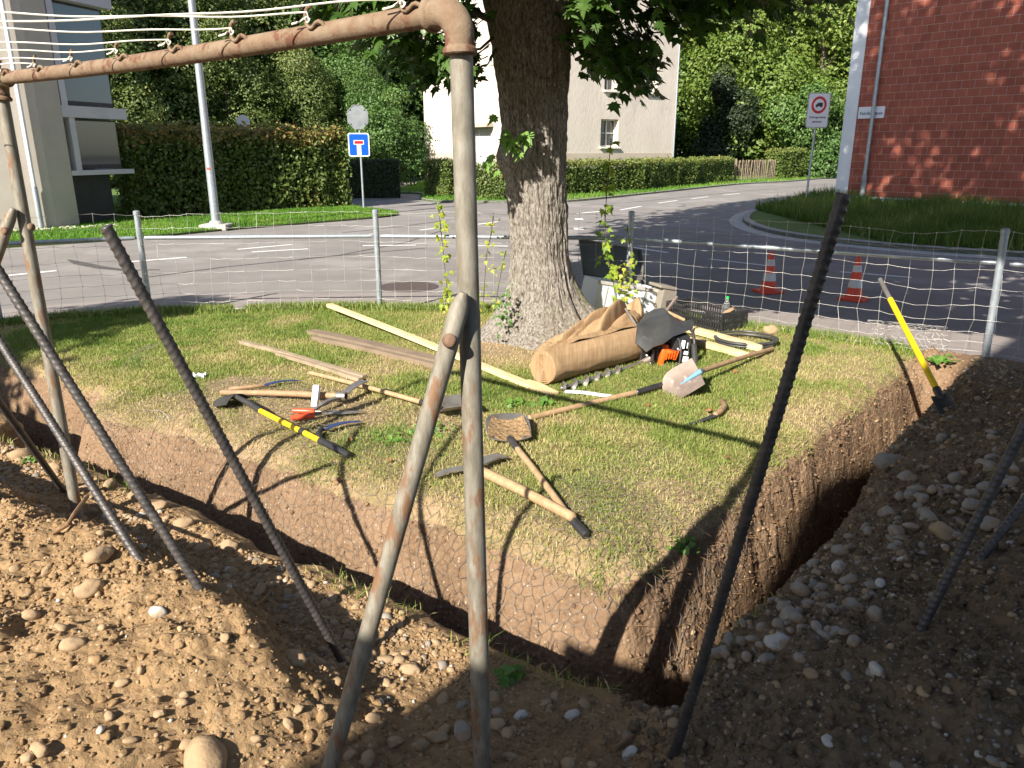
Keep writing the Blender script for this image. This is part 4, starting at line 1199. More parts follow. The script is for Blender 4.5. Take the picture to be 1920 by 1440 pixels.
tag(hexnet('wire_netting', surf_right, .0, 1.4, -.75, .55, .062, M['hexwire'], drop=dropR), 'hexagonal wire netting wrapped round the front corner onto the right trench wall', 'wire netting', 'loose hexagonal netting')
# the free edge hanging over the trench at the left, and two loose scraps by the fence
def scrap(c, e1, e2, w_, h_, curl, seed, label, cell=.06, r=.0014, mat='wire'):
    e1 = Vector(e1).normalized(); e2 = Vector(e2).normalized(); e3 = e1.cross(e2)
    def surf(s, q):
        a = curl * (q / h_) + .3 * fbm(s * 3, q * 3, seed=seed)
        rr = h_ / max(abs(curl), .3)
        X_ = s + .05 * fbm(s * 5, q * 5, seed=seed + 1)
        Yv = rr * np.sin(a); Zv = rr * (1 - np.cos(a)) + .05 * fbm(s * 6, q * 6, seed=seed + 2)
        o = np.array(c)[None, None, :] + X_[..., None] * np.array(e1) + Yv[..., None] * np.array(e2) + Zv[..., None] * np.array(e3)
        return o
    return tag(hexnet('wire_netting', surf, 0, w_, 0, h_, cell, M[mat], r, drop=lambda s, q: fbm(s * 4, q * 4, seed=seed + 5) > .95), label, 'wire netting', 'loose hexagonal netting')
p = HIT(175, 860)
scrap(HIT(300, 820) + Vector((-.02, -.02, -.05)), (-.82, .50, -.12), (-.4, -.8, -.35), .62, .30, -1.2, 61, 'frayed free edge of hexagonal netting hanging over the trench at left')
scrap(Vector((3.25, 6.78, .05)), (.84, -.55, .02), (0, .25, 1), .62, .40, 2.3, 65, 'curled scrap of hexagonal netting against the fence behind the yellow bar', .05)
scrap(G(232, 700, .0) + Vector((0, 0, .0)), (.3, .5, .05), (.2, .3, 1), .16, .38, 1.6, 69, 'crumpled upright twist of hexagonal netting on the grass at left', .045, .0012, 'hexwire')

# ------------------------------------------------------------------ lamp post and road signs
p = G(406, 427, RZ + .05)
lp = thing('street_lamp', 'tall tapering galvanised lamp post on a concrete foot in the grass verge', 'street lamp', (p.x, p.y, RZ + .05))
mb = MB(); mb.lathe([(.095, .10), (.094, 1.2), (.083, 2.4), (.075, 5), (.06, 8.2)], p, seg=20); mb.build('pole', M['galv'], lp, True)
mb = MB(); mb.box((p.x, p.y, RZ + .07), (.62, .52, .14), bev=.03); mb.lathe([(.16, .14), (.13, .20), (.10, .21)], (p.x, p.y, RZ), seg=20); mb.build('foot', M['concrete'], lp)
mb = MB(); mb.box(p + Vector((0, -.092, 1.30)), (.07, .006, .05)); mb.build('sticker', M['cone_red'], lp)
mb = MB(); mb.tube([p + Vector((0, 0, 8.15)), p + Vector((.05, -.5, 8.5)), p + Vector((.1, -1.3, 8.6))], .04, 10); mb.build('arm', M['galv'], lp, True)
mb = MB(); mb.box(p + Vector((.1, -1.6, 8.58)), (.28, .75, .14), bev=.05); mb.build('lamp_head', M['signgrey'], lp)

def text_mesh(s, size, name, mat, parent, origin, ex, ez, depth=.002, align='CENTER', bold=0.0):
    cu = bpy.data.curves.new(name, 'FONT'); cu.body = s; cu.size = size; cu.align_x = align; cu.extrude = depth / 2; cu.offset = bold
    ob = bpy.data.objects.new(name, cu); COL.objects.link(ob)
    dg = bpy.context.evaluated_depsgraph_get()
    me = bpy.data.meshes.new_from_object(ob.evaluated_get(dg))
    bpy.data.objects.remove(ob); 
    ex = Vector(ex).normalized(); ez = Vector(ez).normalized(); ey = ez.cross(ex)   # text x, text y -> ez
    o_ = Vector(origin) - base_of(parent)
    Mx = Matrix((ex, ez, ex.cross(ez))).transposed()
    for v in me.vertices:
        v.co = Mx @ v.co + o_
    me.materials.clear()
    return link_mesh(me, name, parent, [mat])
def rrect(w_, h_, r, n=5):
    out = []
    for (cx_, cz_, a0) in ((w_ / 2 - r, h_ / 2 - r, 0), (-w_ / 2 + r, h_ / 2 - r, 90), (-w_ / 2 + r, -h_ / 2 + r, 180), (w_ / 2 - r, -h_ / 2 + r, 270)):
        for k in range(n):
            a = rad(a0 + 90 * k / (n - 1)); out.append((cx_ + r * math.cos(a), cz_ + r * math.sin(a)))
    return out
def panel(mb, c, ex, ez, outline, th, lift=0.0):
    ex = Vector(ex).normalized(); ez = Vector(ez).normalized(); nn = ex.cross(ez)
    mb.prism([Vector(c) + ex * x + ez * z + nn * lift for x, z in outline], nn * th)
# dead end sign with the back of an octagonal sign above it
p = G(682, 391, RZ + .05); dep = (p - EYE).dot(FW)
sg = thing('road_sign', 'blue dead end road sign with an octagonal sign seen from behind above it', 'road sign', (p.x, p.y, p.z))
sc_ = dep / FPX
def atz(v, base):   # height of row v above that spot
    d = ray(682, v); return CAMZ + d.z * (base.y / d.y)
z_s = atz(271.5, p); z_o = atz(219.5, p)
ex = Vector((.98, .2, 0)).normalized(); ez = Vector((0, 0, 1)); nf = ex.cross(ez)
mb = MB(); mb.lathe([(.030, 0), (.030, z_o - p.z + .25)], p, seg=14); mb.build('pole', M['galv'], sg, True)
w_ = 38 * sc_; h_ = 41 * sc_
fc = Vector((p.x, p.y, z_s)) + nf * .035 - ex * .04
mb = MB(); panel(mb, fc, ex, ez, rrect(w_, h_, .06), .012); mb.build('panel', M['signwhite'], sg)
pan = [o for o in bpy.data.objects if o.parent == sg and o.name.startswith('panel')][0]
mb = MB(); panel(mb, fc, ex, ez, rrect(w_ * .90, h_ * .91, .045), .002, .012); mb.build('blue_field', M['blue'], pan)
mb = MB(); panel(mb, fc + ez * (-.165 * h_), ex, ez, [(-.10 * w_, -.28 * h_), (.10 * w_, -.28 * h_), (.10 * w_, .30 * h_), (-.10 * w_, .30 * h_)], .002, .0142)
panel(mb, fc + ez * (.10 * h_), ex, ez, [(-.24 * w_, -.09 * h_), (.24 * w_, -.09 * h_), (.24 * w_, .095 * h_), (-.24 * w_, .095 * h_)], .0022, .0142); mb.build('white_symbol', M['signwhite'], pan)
mb = MB(); panel(mb, fc + ez * (.10 * h_), ex, ez, [(-.205 * w_, -.062 * h_), (.205 * w_, -.062 * h_), (.205 * w_, .066 * h_), (-.205 * w_, .066 * h_)], .002, .0168); mb.build('red_bar', M['red'], pan)
R8 = 18.6 * sc_ / math.cos(PI / 8)
oc = [(R8 * math.cos(PI / 8 + k * PI / 4), R8 * 1.08 * math.sin(PI / 8 + k * PI / 4)) for k in range(8)]
fo = Vector((p.x, p.y, z_o)) + nf * .034 - ex * .03
mb = MB(); panel(mb, fo, ex, ez, oc, .012)
for k in range(8):
    a = Vector(oc[k]); c = Vector(oc[(k + 1) % 8])
    mb.bar(fo + ex * a.x + ez * a.y + nf * .014, fo + ex * c.x + ez * c.y + nf * .014, .02, .02)
mb.build('octagon_back', M['signgrey'], sg)
ob = [o for o in bpy.data.objects if o.parent == sg and o.name.startswith('octagon')][0]
mb = MB()
for sx in (-1, 1):
    for szz in (-1, 1): mb.lathe([(.018, 0), (.018, .012), (.01, .02)], fo + ex * sx * .62 * R8 + ez * szz * .6 * R8 + nf * .012, nf, 10)
mb.build('clamp_bolts', M['blackmetal'], ob)
# no lorries sign on the island
p = G(1511, 378, RZ + .085)
p = Vector((p.x * .93, p.y * .93, RZ + .085)); dep = (p - EYE).dot(FW); sc_ = dep / FPX
p.x = (1510 - 960) / FPX * dep
sg2 = thing('road_sign', 'white rectangular no lorries road sign on a grey pole in the island grass', 'road sign', tuple(p))
def atz2(v): d = ray(1520, v); return CAMZ + d.z * (p.y / d.y)
zt = atz2(176); zb = atz2(238); h_ = zt - zb; w_ = 40 * sc_
ex = Vector((.985, .17, 0)).normalized(); nf = ex.cross(ez); lean = Vector((.018, 0, 1)).normalized()
mb = MB(); mb.tube([p, p + lean * (zt - p.z - .05)], .033, 14); mb.build('pole', M['galv'], sg2, True)
fc = p + lean * ((zt + zb) / 2 - p.z) + nf * .04
mb = MB(); panel(mb, fc, ex, lean, rrect(w_, h_, .05), .014); pa = mb.build('panel', M['signwhite'], sg2)
mb = MB(); panel(mb, fc, ex, lean, rrect(w_ + .05, h_ + .05, .06), .010, -.004); mb.build('frame', M['galv'], pa)
rc = fc + lean * (.165 * h_)
circ = lambda r, n=36: [(r * math.cos(2 * PI * k / n), r * math.sin(2 * PI * k / n)) for k in range(n)]
mb = MB(); panel(mb, rc, ex, lean, circ(.37 * w_), .002, .0145); mb.build('red_ring', M['red'], pa)
mb = MB(); panel(mb, rc, ex, lean, circ(.255 * w_), .002, .0168); mb.build('white_disc', M['signwhite'], pa)
mb = MB()
k_ = w_ * .0105
truck = [(-16, -6), (-16, -1), (-14.5, 1), (-11.5, 1.6), (-9.5, 6), (-5, 6.5), (-5, 9.5), (17, 9.5), (17, -6)]
panel(mb, rc, ex, lean, [(x * k_, z * k_) for x, z in truck], .002, .0192)
for x in (-9.5, 10): panel(mb, rc + ex * x * k_ + lean * -6.5 * k_, ex, lean, circ(4.0 * k_, 16), .0022, .0190)
mb.build('truck_symbol', M['ink'], pa)
text_mesh('Zubringerdienst', .128 * w_, 'lettering', M['ink'], pa, fc + nf * .016 + lean * (-.235 * h_), ex, lean, bold=.0015)
text_mesh('gestattet', .128 * w_, 'lettering', M['ink'], pa, fc + nf * .016 + lean * (-.365 * h_), ex, lean, bold=.0015)
# small white sign half hidden in the leaves behind the hedge
p = G(461, 390, RZ); p = Vector((-9.1, 26.6, RZ))
zc = 1.70 + ray(457, 228).z * (26.6 / ray(457, 228).y); xc = 26.6 / ray(457, 228).y * ray(457, 228).x
s3 = thing('road_sign', 'small white round sign half hidden by leaves above the tall hedge', 'road sign', (xc, 26.6, RZ))
mb = MB(); mb.lathe([(.03, 0), (.03, zc - RZ - .1)], (xc, 26.6, RZ), seg=10); mb.build('pole', M['galv'], s3)
mb = MB(); mb.lathe([(.21, 0), (.21, .012)], (xc, 26.55, zc), (0.2, -1, 0), 24); mb.build('panel', M['signwhite'], s3)

# ------------------------------------------------------------------ traffic cones
def make_cone(label, loc, s=1.0, rot=0.0):
    t = thing('traffic_cone', label, 'traffic cone', tuple(loc), 'orange and white traffic cones')
    L = Vector(loc)
    H = .52
    mb = MB(); mb.box(L + Vector((0, 0, .016)), (.30, .30, .032), bev=.008); mb.lathe([(.128, .032), (.118, .05)], L, seg=8)
    mb.build('base', M['cone_red'], t)
    R_ = lambda h: .106 - (.106 - .028) * h / H
    bands = [(.03, .155, 'cone_red'), (.155, .255, 'cone_white'), (.255, .345, 'cone_red'), (.345, .425, 'cone_white'), (.425, .505, 'cone_red')]
    mb = MB()
    for i, (a, c, m_) in enumerate(bands):
        mb.mi = 0 if m_ == 'cone_red' else 1
        lip = .0015 if m_ == 'cone_white' else 0
        mb.lathe([(R_(a) + lip, a), (R_(c) + lip, c)], L, seg=26, cap=False)
    mb.mi = 0; mb.lathe([(R_(.505), .505), (.028, .520), (.016, .525), (.010, .50)], L, seg=26)
    mb.build('body', [M['cone_red'], M['cone_white']], t, True)
    t.rotation_euler = (0, 0, rot)
    return t
p = G(1440, 548, RZ); make_cone('left traffic cone beyond the fence, with a torn lower white band', (p.x, p.y, RZ), 1, .3)
p = G(1600, 562, RZ); make_cone('right traffic cone beyond the fence, nearest the yellow steel bar', (p.x, p.y, RZ), 1, .9)
p = G(1108, 578, RZ); make_cone('traffic cone mostly hidden between the tree trunk and the open box', (p.x, p.y, RZ), 1, .1)

# ------------------------------------------------------------------ leaf clouds for hedges and trees
def leaf_quads(C, N, size, rnd, name, mat, parent=None, aspect=.62, fold=.18):
    """rhombic leaves at C facing roughly N"""
    n0 = len(C)
    N = N / (np.linalg.norm(N, axis=1, keepdims=True) + 1e-9)
    t = RNG.normal(size=(n0, 3)); t -= N * (t * N).sum(1, keepdims=True); t /= np.linalg.norm(t, axis=1, keepdims=True) + 1e-9
    b_ = np.cross(N, t)
    s = size[:, None]
    V = np.empty((n0, 4, 3))
    V[:, 0] = C - t * s * .5; V[:, 2] = C + t * s * .5
    V[:, 1] = C + b_ * s * aspect * .5 + N * s * fold; V[:, 3] = C - b_ * s * aspect * .5 + N * s * fold
    base = np.arange(n0)[:, None] * 4
    F = np.concatenate([base + np.array([[0, 1, 2]]), base + np.array([[0, 2, 3]])], 0)
    return np_mesh(name, V.reshape(-1, 3), F, mat, parent, attrs={'rnd': np.repeat(np.clip(rnd, 0, 1), 4)})
def hedge_leaves(line, h, th, dens, size, seed, topwarm=0.0, z0=RZ, gaps=0.0, ragged=.10):
    """leaves over the faces of a hedge along a 2D line"""
    C = []; N = []; R_ = []
    for a, c in zip(line[:-1], line[1:]):
        a = np.array(a); c = np.array(c); L = np.linalg.norm(c - a); d = (c - a) / L; nn = np.array([d[1], -d[0]])
        if nn[1] > 0: nn = -nn
        n1 = int(L * h * dens); s = RNG.uniform(-.05, L + .05, n1); z = RNG.uniform(0, h, n1)
        o = -np.abs(RNG.normal(0, ragged, n1)) * 1.2 + ragged * 1.0 * fbm(s * 1.4 + 50 * seed, z * 1.6, seed=seed)
        C.append(np.stack([a[0] + d[0] * s + nn[0] * o, a[1] + d[1] * s + nn[1] * o, z0 + z], -1))
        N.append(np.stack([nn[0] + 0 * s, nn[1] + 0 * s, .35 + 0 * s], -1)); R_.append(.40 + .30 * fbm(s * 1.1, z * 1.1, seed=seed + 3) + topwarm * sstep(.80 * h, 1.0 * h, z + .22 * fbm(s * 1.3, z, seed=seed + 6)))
        n2 = int(L * th * dens * .8); s = RNG.uniform(-.05, L + .05, n2); o = RNG.uniform(0, th, n2)
        zt = h + ragged * (.9 * fbm(s * 1.7, o * 1.7, seed=seed + 9) + .5 * RNG.normal(0, 1, n2))
        C.append(np.stack([a[0] + d[0] * s - nn[0] * o, a[1] + d[1] * s - nn[1] * o, z0 + zt], -1))
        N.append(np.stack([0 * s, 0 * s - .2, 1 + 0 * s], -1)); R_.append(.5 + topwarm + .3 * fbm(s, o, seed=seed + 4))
        for e, sg_ in ((0, -1), (L, 1)):
            n3 = int(th * h * dens); o = RNG.uniform(0, th, n3); z = RNG.uniform(0, h, n3)
            e_ = e + sg_ * (ragged * fbm(o * 2, z * 2, seed=seed + 12) - np.abs(RNG.normal(0, ragged, n3)))
            C.append(np.stack([a[0] + d[0] * e_ - nn[0] * o, a[1] + d[1] * e_ - nn[1] * o, z0 + z], -1))
            N.append(np.stack([d[0] * sg_ + 0 * o, d[1] * sg_ + 0 * o, .3 + 0 * o], -1)); R_.append(.42 + .3 * fbm(o * 1.1, z * 1.1, seed=seed + 3))
    C = np.concatenate(C); N = np.concatenate(N); R_ = np.concatenate(R_)
    N = N / np.linalg.norm(N, axis=1, keepdims=True) + RNG.normal(0, .85, N.shape)
    return C, N, R_ + RNG.normal(0, .13, len(R_)), size * RNG.uniform(.7, 1.3, len(R_))
def hedge(name, label, cat, line, h, th, dens, size, mat, seed, group=None, topwarm=0.0, ragged=.10, z0=RZ):
    a = Vector((*line[0], 0)); c = Vector((*line[-1], 0)); mid = (a + c) / 2
    t = thing(name, label, cat, (mid.x, mid.y, z0), group)
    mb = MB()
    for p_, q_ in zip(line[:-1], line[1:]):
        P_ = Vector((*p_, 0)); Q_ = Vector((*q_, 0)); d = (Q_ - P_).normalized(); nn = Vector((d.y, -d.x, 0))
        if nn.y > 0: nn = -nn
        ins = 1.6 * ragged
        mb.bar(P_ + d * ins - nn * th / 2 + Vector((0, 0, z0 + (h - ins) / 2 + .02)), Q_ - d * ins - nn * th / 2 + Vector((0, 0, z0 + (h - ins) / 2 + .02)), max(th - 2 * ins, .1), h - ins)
    mb.build('branches', M['hedge_core'], t)  # solid dark core, its colour stands in for shade between the leaves
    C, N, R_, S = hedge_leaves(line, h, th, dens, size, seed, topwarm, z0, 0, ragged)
    leaf_quads(C, N, S, R_, 'foliage', mat, t)
    return t
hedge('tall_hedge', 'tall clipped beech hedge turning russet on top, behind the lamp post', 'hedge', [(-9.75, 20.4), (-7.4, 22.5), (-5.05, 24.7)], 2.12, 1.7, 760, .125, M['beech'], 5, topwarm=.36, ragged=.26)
hedge('low_hedge', 'low dark hedge in shade behind the blue dead end sign', 'hedge', [(-6.6, 29.5), (-4.25, 29.7)], 1.35, 1.0, 700, .075, M['tree_d'], 15, ragged=.05)
def gp(u, v, push=0.0):
    q = G(u, v, RZ); t_ = (q - EYE).dot(FW); k = 1 + push / t_
    return (q.x * k, q.y * k)
GZ0 = RZ + .12
hedge('clipped_shrub', 'small clipped box shaped shrub at the left corner of the cream house', 'shrub', [gp(795, 372, .5), gp(838, 375, .5)], 1.20, .9, 900, .08, M['box_hedge'], 25, topwarm=.08, ragged=.10, z0=GZ0)
hedge('garden_hedge', 'clipped hedge piece showing between the rusty post and the tree trunk', 'hedge', [gp(876, 379, .9), gp(962, 381, .9)], 1.10, .8, 900, .085, M['box_hedge'], 35, topwarm=.05, ragged=.13, z0=GZ0)
hedge('garden_hedge', 'long clipped hedge in front of the cream house, right of the trunk', 'hedge', [gp(1045, 379, 2.4), gp(1205, 366, 2.4), gp(1374, 347, 2.4)], 1.12, .9, 560, .10, M['box_hedge'], 45, topwarm=.14, ragged=.13, z0=GZ0)
hedge('garden_hedge', 'short clipped hedge block right of the picket fence', 'hedge', [gp(1466, 341, 2.2), gp(1512, 338, 2.2)], 1.55, 1.2, 420, .13, M['box_hedge'], 55, topwarm=.16, ragged=.13, z0=GZ0)
# picket fence
a = Vector((*gp(1379, 347, 3.0), 0)); c = Vector((*gp(1458, 341, 3.0), 0))
pf = thing('picket_fence', 'weathered wooden picket fence between two clipped hedges beyond the road', 'picket fence', ((a.x + c.x) / 2, (a.y + c.y) / 2, RZ + .07))
n = 26
for k in range(n + 1):
    q = lerp(a, c, k / n); tl = random.gauss(0, .02)
    mb = MB(); mb.bar(q + Vector((0, 0, RZ + .02)), q + Vector((tl, 0, 1.12 + random.gauss(0, .02))), .055, .022, up=(0, -1, 0)); mb.build('picket', M['picket'], pf)
for h_ in (.30, .82):
    mb = MB(); mb.bar(a + Vector((0, .04, h_)), c + Vector((0, .04, h_)), .03, .07); mb.build('rail', M['picket'], pf)
for q in (a, c):
    mb = MB(); mb.box(q + Vector((.08 if q is c else -.08, 0, .58)), (.10, .10, 1.25)); mb.build('post', M['picket'], pf)
p = G(748, 364, RZ)
mb = MB(); mb.tube([(p.x, p.y, RZ), (p.x, p.y, 1.15)], [.06, .055], 10); tag(mb.build('wooden_post', M['picket']), 'short grey wooden post at the end of the dark low hedge', 'post')

# ------------------------------------------------------------------ buildings
def local(o, ex):
    ex = Vector((ex[0], ex[1], 0)).normalized(); ey = Vector((-ex.y, ex.x, 0))
    return lambda x, y, z: Vector((o[0], o[1], 0)) + ex * x + ey * y + Vector((0, 0, z))
def lbox(mb, Lf, x0, x1, y0, y1, z0, z1):
    vs = [Lf(x, y, z) for z in (z0, z1) for (x, y) in ((x0, y0), (x1, y0), (x1, y1), (x0, y1))]
    mb.add(vs, [[3, 2, 1, 0], [4, 5, 6, 7], [0, 1, 5, 4], [1, 2, 6, 5], [2, 3, 7, 6], [3, 0, 4, 7]])
def wall_with_holes(mb, Lf, x0, x1, z0, z1, y0, y1, holes):
    """wall slab between y0 (outside) and y1 with rectangular openings (hx0, hx1, hz0, hz1)"""
    xs_ = sorted({x0, x1, *[h[0] for h in holes], *[h[1] for h in holes]}); zs_ = sorted({z0, z1, *[h[2] for h in holes], *[h[3] for h in holes]})
    solid = [[not any(h[0] <= (xs_[i] + xs_[i + 1]) / 2 <= h[1] and h[2] <= (zs_[j] + zs_[j + 1]) / 2 <= h[3] for h in holes) for j in range(len(zs_) - 1)] for i in range(len(xs_) - 1)]
    q = lambda *p: mb.add([Lf(*r_) for r_ in p], [[0, 1, 2, 3]])
    for i in range(len(xs_) - 1):
        for j in range(len(zs_) - 1):
            if not solid[i][j]: continue
            a, c, e, f = xs_[i], xs_[i + 1], zs_[j], zs_[j + 1]
            q((a, y0, e), (c, y0, e), (c, y0, f), (a, y0, f)); q((c, y1, e), (a, y1, e), (a, y1, f), (c, y1, f))
            nb = lambda ii, jj: 0 <= ii < len(xs_) - 1 and 0 <= jj < len(zs_) - 1 and solid[ii][jj]
            if not nb(i - 1, j): q((a, y1, e), (a, y0, e), (a, y0, f), (a, y1, f))
            if not nb(i + 1, j): q((c, y0, e), (c, y1, e), (c, y1, f), (c, y0, f))
            if not nb(i, j - 1): q((a, y1, e), (c, y1, e), (c, y0, e), (a, y0, e))
            if not nb(i, j + 1): q((a, y0, f), (c, y0, f), (c, y1, f), (a, y1, f))
def window(parent, Lf, hole, y, bars=True, sill=True, mat='cream'):
    x0, x1, z0, z1 = hole
    mb = MB(); t_ = .06
    lbox(mb, Lf, x0, x0 + t_, y, y + .05, z0, z1); lbox(mb, Lf, x1 - t_, x1, y, y + .05, z0, z1)
    lbox(mb, Lf, x0 + t_, x1 - t_, y, y + .05, z0, z0 + t_); lbox(mb, Lf, x0 + t_, x1 - t_, y, y + .05, z1 - t_, z1)
    if bars:
        xm = (x0 + x1) / 2; lbox(mb, Lf, xm - .03, xm + .03, y - .004, y + .046, z0 + t_, z1 - t_)
        zm = z0 + (z1 - z0) * .5; lbox(mb, Lf, x0 + t_, xm - .03, y + .002, y + .04, zm - .018, zm + .018); lbox(mb, Lf, xm + .03, x1 - t_, y + .002, y + .04, zm - .018, zm + .018)
    wn = mb.build('window', M[mat], parent)
    mb = MB(); lbox(mb, Lf, x0 + t_ * .5, x1 - t_ * .5, y + .055, y + .075, z0 + t_ * .5, z1 - t_ * .5); mb.build('pane', M['glass'], wn)
    if sill:
        mb = MB(); lbox(mb, Lf, x0 - .08, x1 + .08, -.14, y - .002, z0 - .09, z0 - .002); mb.build('sill', M['cream'], wn)
    return wn
# cream rendered house across the road
CH = (1.06, 37.9)
exr = Vector((.80, .60, 0)); exl = Vector((-.62, .785, 0)).normalized()
hs = thing('rendered_house', 'two storey cream rendered house with a beige plinth behind the tree', 'house', (CH[0], CH[1], 0))
Lr = local(CH, exr)                     # x along the right hand face, outside is -y
HR = [(1.55, 2.55, -.02 + .05, 1.42), (1.2 + .9, 2.9, 3.5, 5.0), (4.85, 5.6, 3.3, 5.0), (7.25, 8.0, 3.3, 5.0)]
def house_xz(u, v):
    """where direction (u,v) meets the right face"""
    d = ray(u, v); nrm = Vector((exr.y, -exr.x, 0)); o = Vector((CH[0], CH[1], 0))
    t_ = (o - EYE).dot(nrm) / d.dot(nrm); q = EYE + d * t_ - o
    return q.dot(exr), q.z
def hole_px(u0, v0, u1, v1):
    x0, z1 = house_xz(u0, v0); x1, z0 = house_xz(u1, v1); return (x0, x1, z0, z1)
HR = [hole_px(1127, 223, 1158, 275), hole_px(1135, 110, 1156, 170), hole_px(1214, 95, 1232, 174)]
zpl = house_xz(1160, 287)[1]
W_R = house_xz(1268, 200)[0]; HT = 11.5
mb = MB(); wall_with_holes(mb, Lr, 0, W_R, zpl, HT, 0, .35, HR); mb.build('wall', M['stucco'], hs)
mb = MB(); lbox(mb, Lr, -.02, W_R + .02, -.025, .35, -.4, zpl); mb.build('plinth', M['plinth'], hs)
for h_ in HR: window(hs, Lr, h_, .24, mat='cream')
# left hand face: mirrored frame (x runs from the corner to the left, outside is +y of its frame)
exL2 = Vector((-exl.x, -exl.y, 0))
_d = ray(796, 250); _n = Vector((exl.y, -exl.x, 0)); _o = Vector((CH[0], CH[1], 0)); W_L = (EYE + _d * ((_o - EYE).dot(_n) / _d.dot(_n)) - _o).dot(exl)
OL = (CH[0] + exl.x * W_L, CH[1] + exl.y * W_L)
Ll = local(OL, exL2)                    # x runs from the far left corner to the shared corner, outside is -y
def left_xz(u, v):
    d = ray(u, v); nrm = Vector((exL2.y, -exL2.x, 0)); o = Vector((OL[0], OL[1], 0))
    t_ = (o - EYE).dot(nrm) / d.dot(nrm); q = EYE + d * t_ - o
    return q.dot(exL2), q.z
dx0, dz1 = left_xz(888, 240); dx1, dz0 = left_xz(921, 330)
DH = (dx0, dx1, -.05, dz1)
mb = MB(); wall_with_holes(mb, Ll, 0, W_L - .002, zpl, HT, 0, .35, [(DH[0], DH[1], zpl, DH[3])]); mb.build('wall', M['stucco'], hs)
mb = MB(); wall_with_holes(mb, Ll, -.02, W_L - .03, -.4, zpl, -.025, .35, [(DH[0], DH[1], -.05, zpl)]); mb.build('plinth', M['plinth'], hs)
mb = MB(); lbox(mb, Ll, DH[0] + .02, DH[1] - .02, .16, .22, -.05, DH[3] - .02); dr = mb.build('door', M['pale'], hs)
mb = MB(); lbox(mb, Ll, DH[0] + .02 + .18 * (DH[1] - DH[0]), DH[0] + .06 + .18 * (DH[1] - DH[0]), .145, .158, 0, DH[3] - .05); mb.build('door_frame', M['white'], dr)
hx, hzz = left_xz(897, 292); mb = MB(); lbox(mb, Ll, hx - .06, hx + .08, .10, .13, hzz - .02, hzz + .02); mb.build('handle', M['signgrey'], dr)
mb = MB(); lbox(mb, Ll, DH[0] - .25, DH[1] + .25, -.45, -.002, DH[3] + .02, DH[3] + .20); mb.build('canopy', M['plinth'], hs)
# back walls and roof
bx = Lr(W_R, 0, 0)
mb = MB()
A_ = Lr(0, 0, 0); B_ = Lr(W_R, 0, 0); C_ = Lr(W_R, 9.5, 0); D_ = Ll(0, 0, 0)
mb.add([B_ + Vector((0, 0, -.4)), C_ + Vector((0, 0, -.4)), C_ + Vector((0, 0, HT)), B_ + Vector((0, 0, HT))], [[0, 1, 2, 3]])
mb.add([C_ + Vector((0, 0, -.4)), D_ + Vector((0, 0, -.4)), D_ + Vector((0, 0, HT)), C_ + Vector((0, 0, HT))], [[0, 1, 2, 3]])
mb.build('back_wall', M['stucco'], hs)
mb = MB(); top = (A_ + B_ + C_ + D_) / 4 + Vector((0, 0, HT + 3.2)); ev = [q + (q - (A_ + B_ + C_ + D_) / 4) * .07 + Vector((0, 0, HT)) for q in (A_, B_, C_, D_)]
mb.add(ev + [top], [[0, 1, 4], [1, 2, 4], [2, 3, 4], [3, 0, 4], [3, 2, 1, 0]]); mb.build('roof', M['roof'], hs)
mb = MB(); q = Lr(W_R - .10, -.07, 0); mb.tube([q + Vector((0, 0, -.3)), q + Vector((0, 0, HT))], .045, 10); mb.build('downpipe', M['galv'], hs, True)

# red brick building
CB = (10.5, 25.7); exb = Vector((.645, -.764, 0)).normalized()
bb_ = thing('brick_building', 'red brick building with a white corner strip and a steel downpipe', 'building', (CB[0], CB[1], 0))
Lb = local(CB, exb)                     # outside is -y (towards the camera)
def brick_xz(u, v):
    d = ray(u, v); nrm = Vector((exb.y, -exb.x, 0)); o = Vector((CB[0], CB[1], 0))
    t_ = (o - EYE).dot(nrm) / d.dot(nrm); q = EYE + d * t_ - o
    return q.dot(exb), q.z
WB = 13.0; HB = 9.5; CS = .42
mb = MB(); lbox(mb, lambda x, y, z: Vector((x, y, z)), CS, WB, 0, .3, .27, HB)
bw = mb.build('wall', M['brick'], None); bw.parent = bb_; bw.rotation_euler = (0, 0, math.atan2(exb.y, exb.x))
mb = MB(); lbox(mb, Lb, 0, CS - .003, -.012, .3, -.15, HB); mb.build('corner_strip', M['white'], bb_)
mb = MB(); lbox(mb, Lb, CS, WB, -.018, .3, -.15, .27); mb.build('base_strip', M['white'], bb_)
mb = MB(); lbox(mb, Lb, .0, WB, .303, 9, -.15, HB - .01); mb.build('side_wall', M['white'], bb_)
mb = MB(); lbox(mb, Lb, -.5, WB + .5, -.5, 9.5, HB + .002, HB + .3); mb.build('roof', M['roof'], bb_)
x0, z0 = brick_xz(1622, 385); x1, z1 = brick_xz(1627, 330); x2, z2 = brick_xz(1656, 20)
xm = (brick_xz(1640, 200)[0] + x1) / 2
mb = MB(); mb.tube([Lb(xm, -.13, z1), Lb(xm, -.13, HB)], .055, 14)
for zz in (1.2, 3.6, 6.0): mb.tube([Lb(xm, -.13, zz), Lb(xm, -.13, zz + .04)], .062, 14)
dp = mb.build('downpipe', M['galv'], bb_, True)
mb = MB(); mb.tube([Lb(xm, -.13, -.1), Lb(xm, -.13, z1 - .1), Lb(xm, -.13, z1), Lb(xm, -.13, z1 + .05)], [.085, .085, .085, .06], 14); mb.build('stand_pipe', M['signgrey'], dp, True)
sx0, sz1 = brick_xz(1611, 205); sx1, sz0 = brick_xz(1658, 218)
zc = (brick_xz(1635, 211)[1]); hh_ = .34
mb = MB(); lbox(mb, Lb, sx0, sx1, -.03, -.003, zc - hh_ / 2, zc + hh_ / 2); pl = mb.build('street_plate', M['signwhite'], bb_)
pl['label'] = 'white street name plate behind the downpipe'
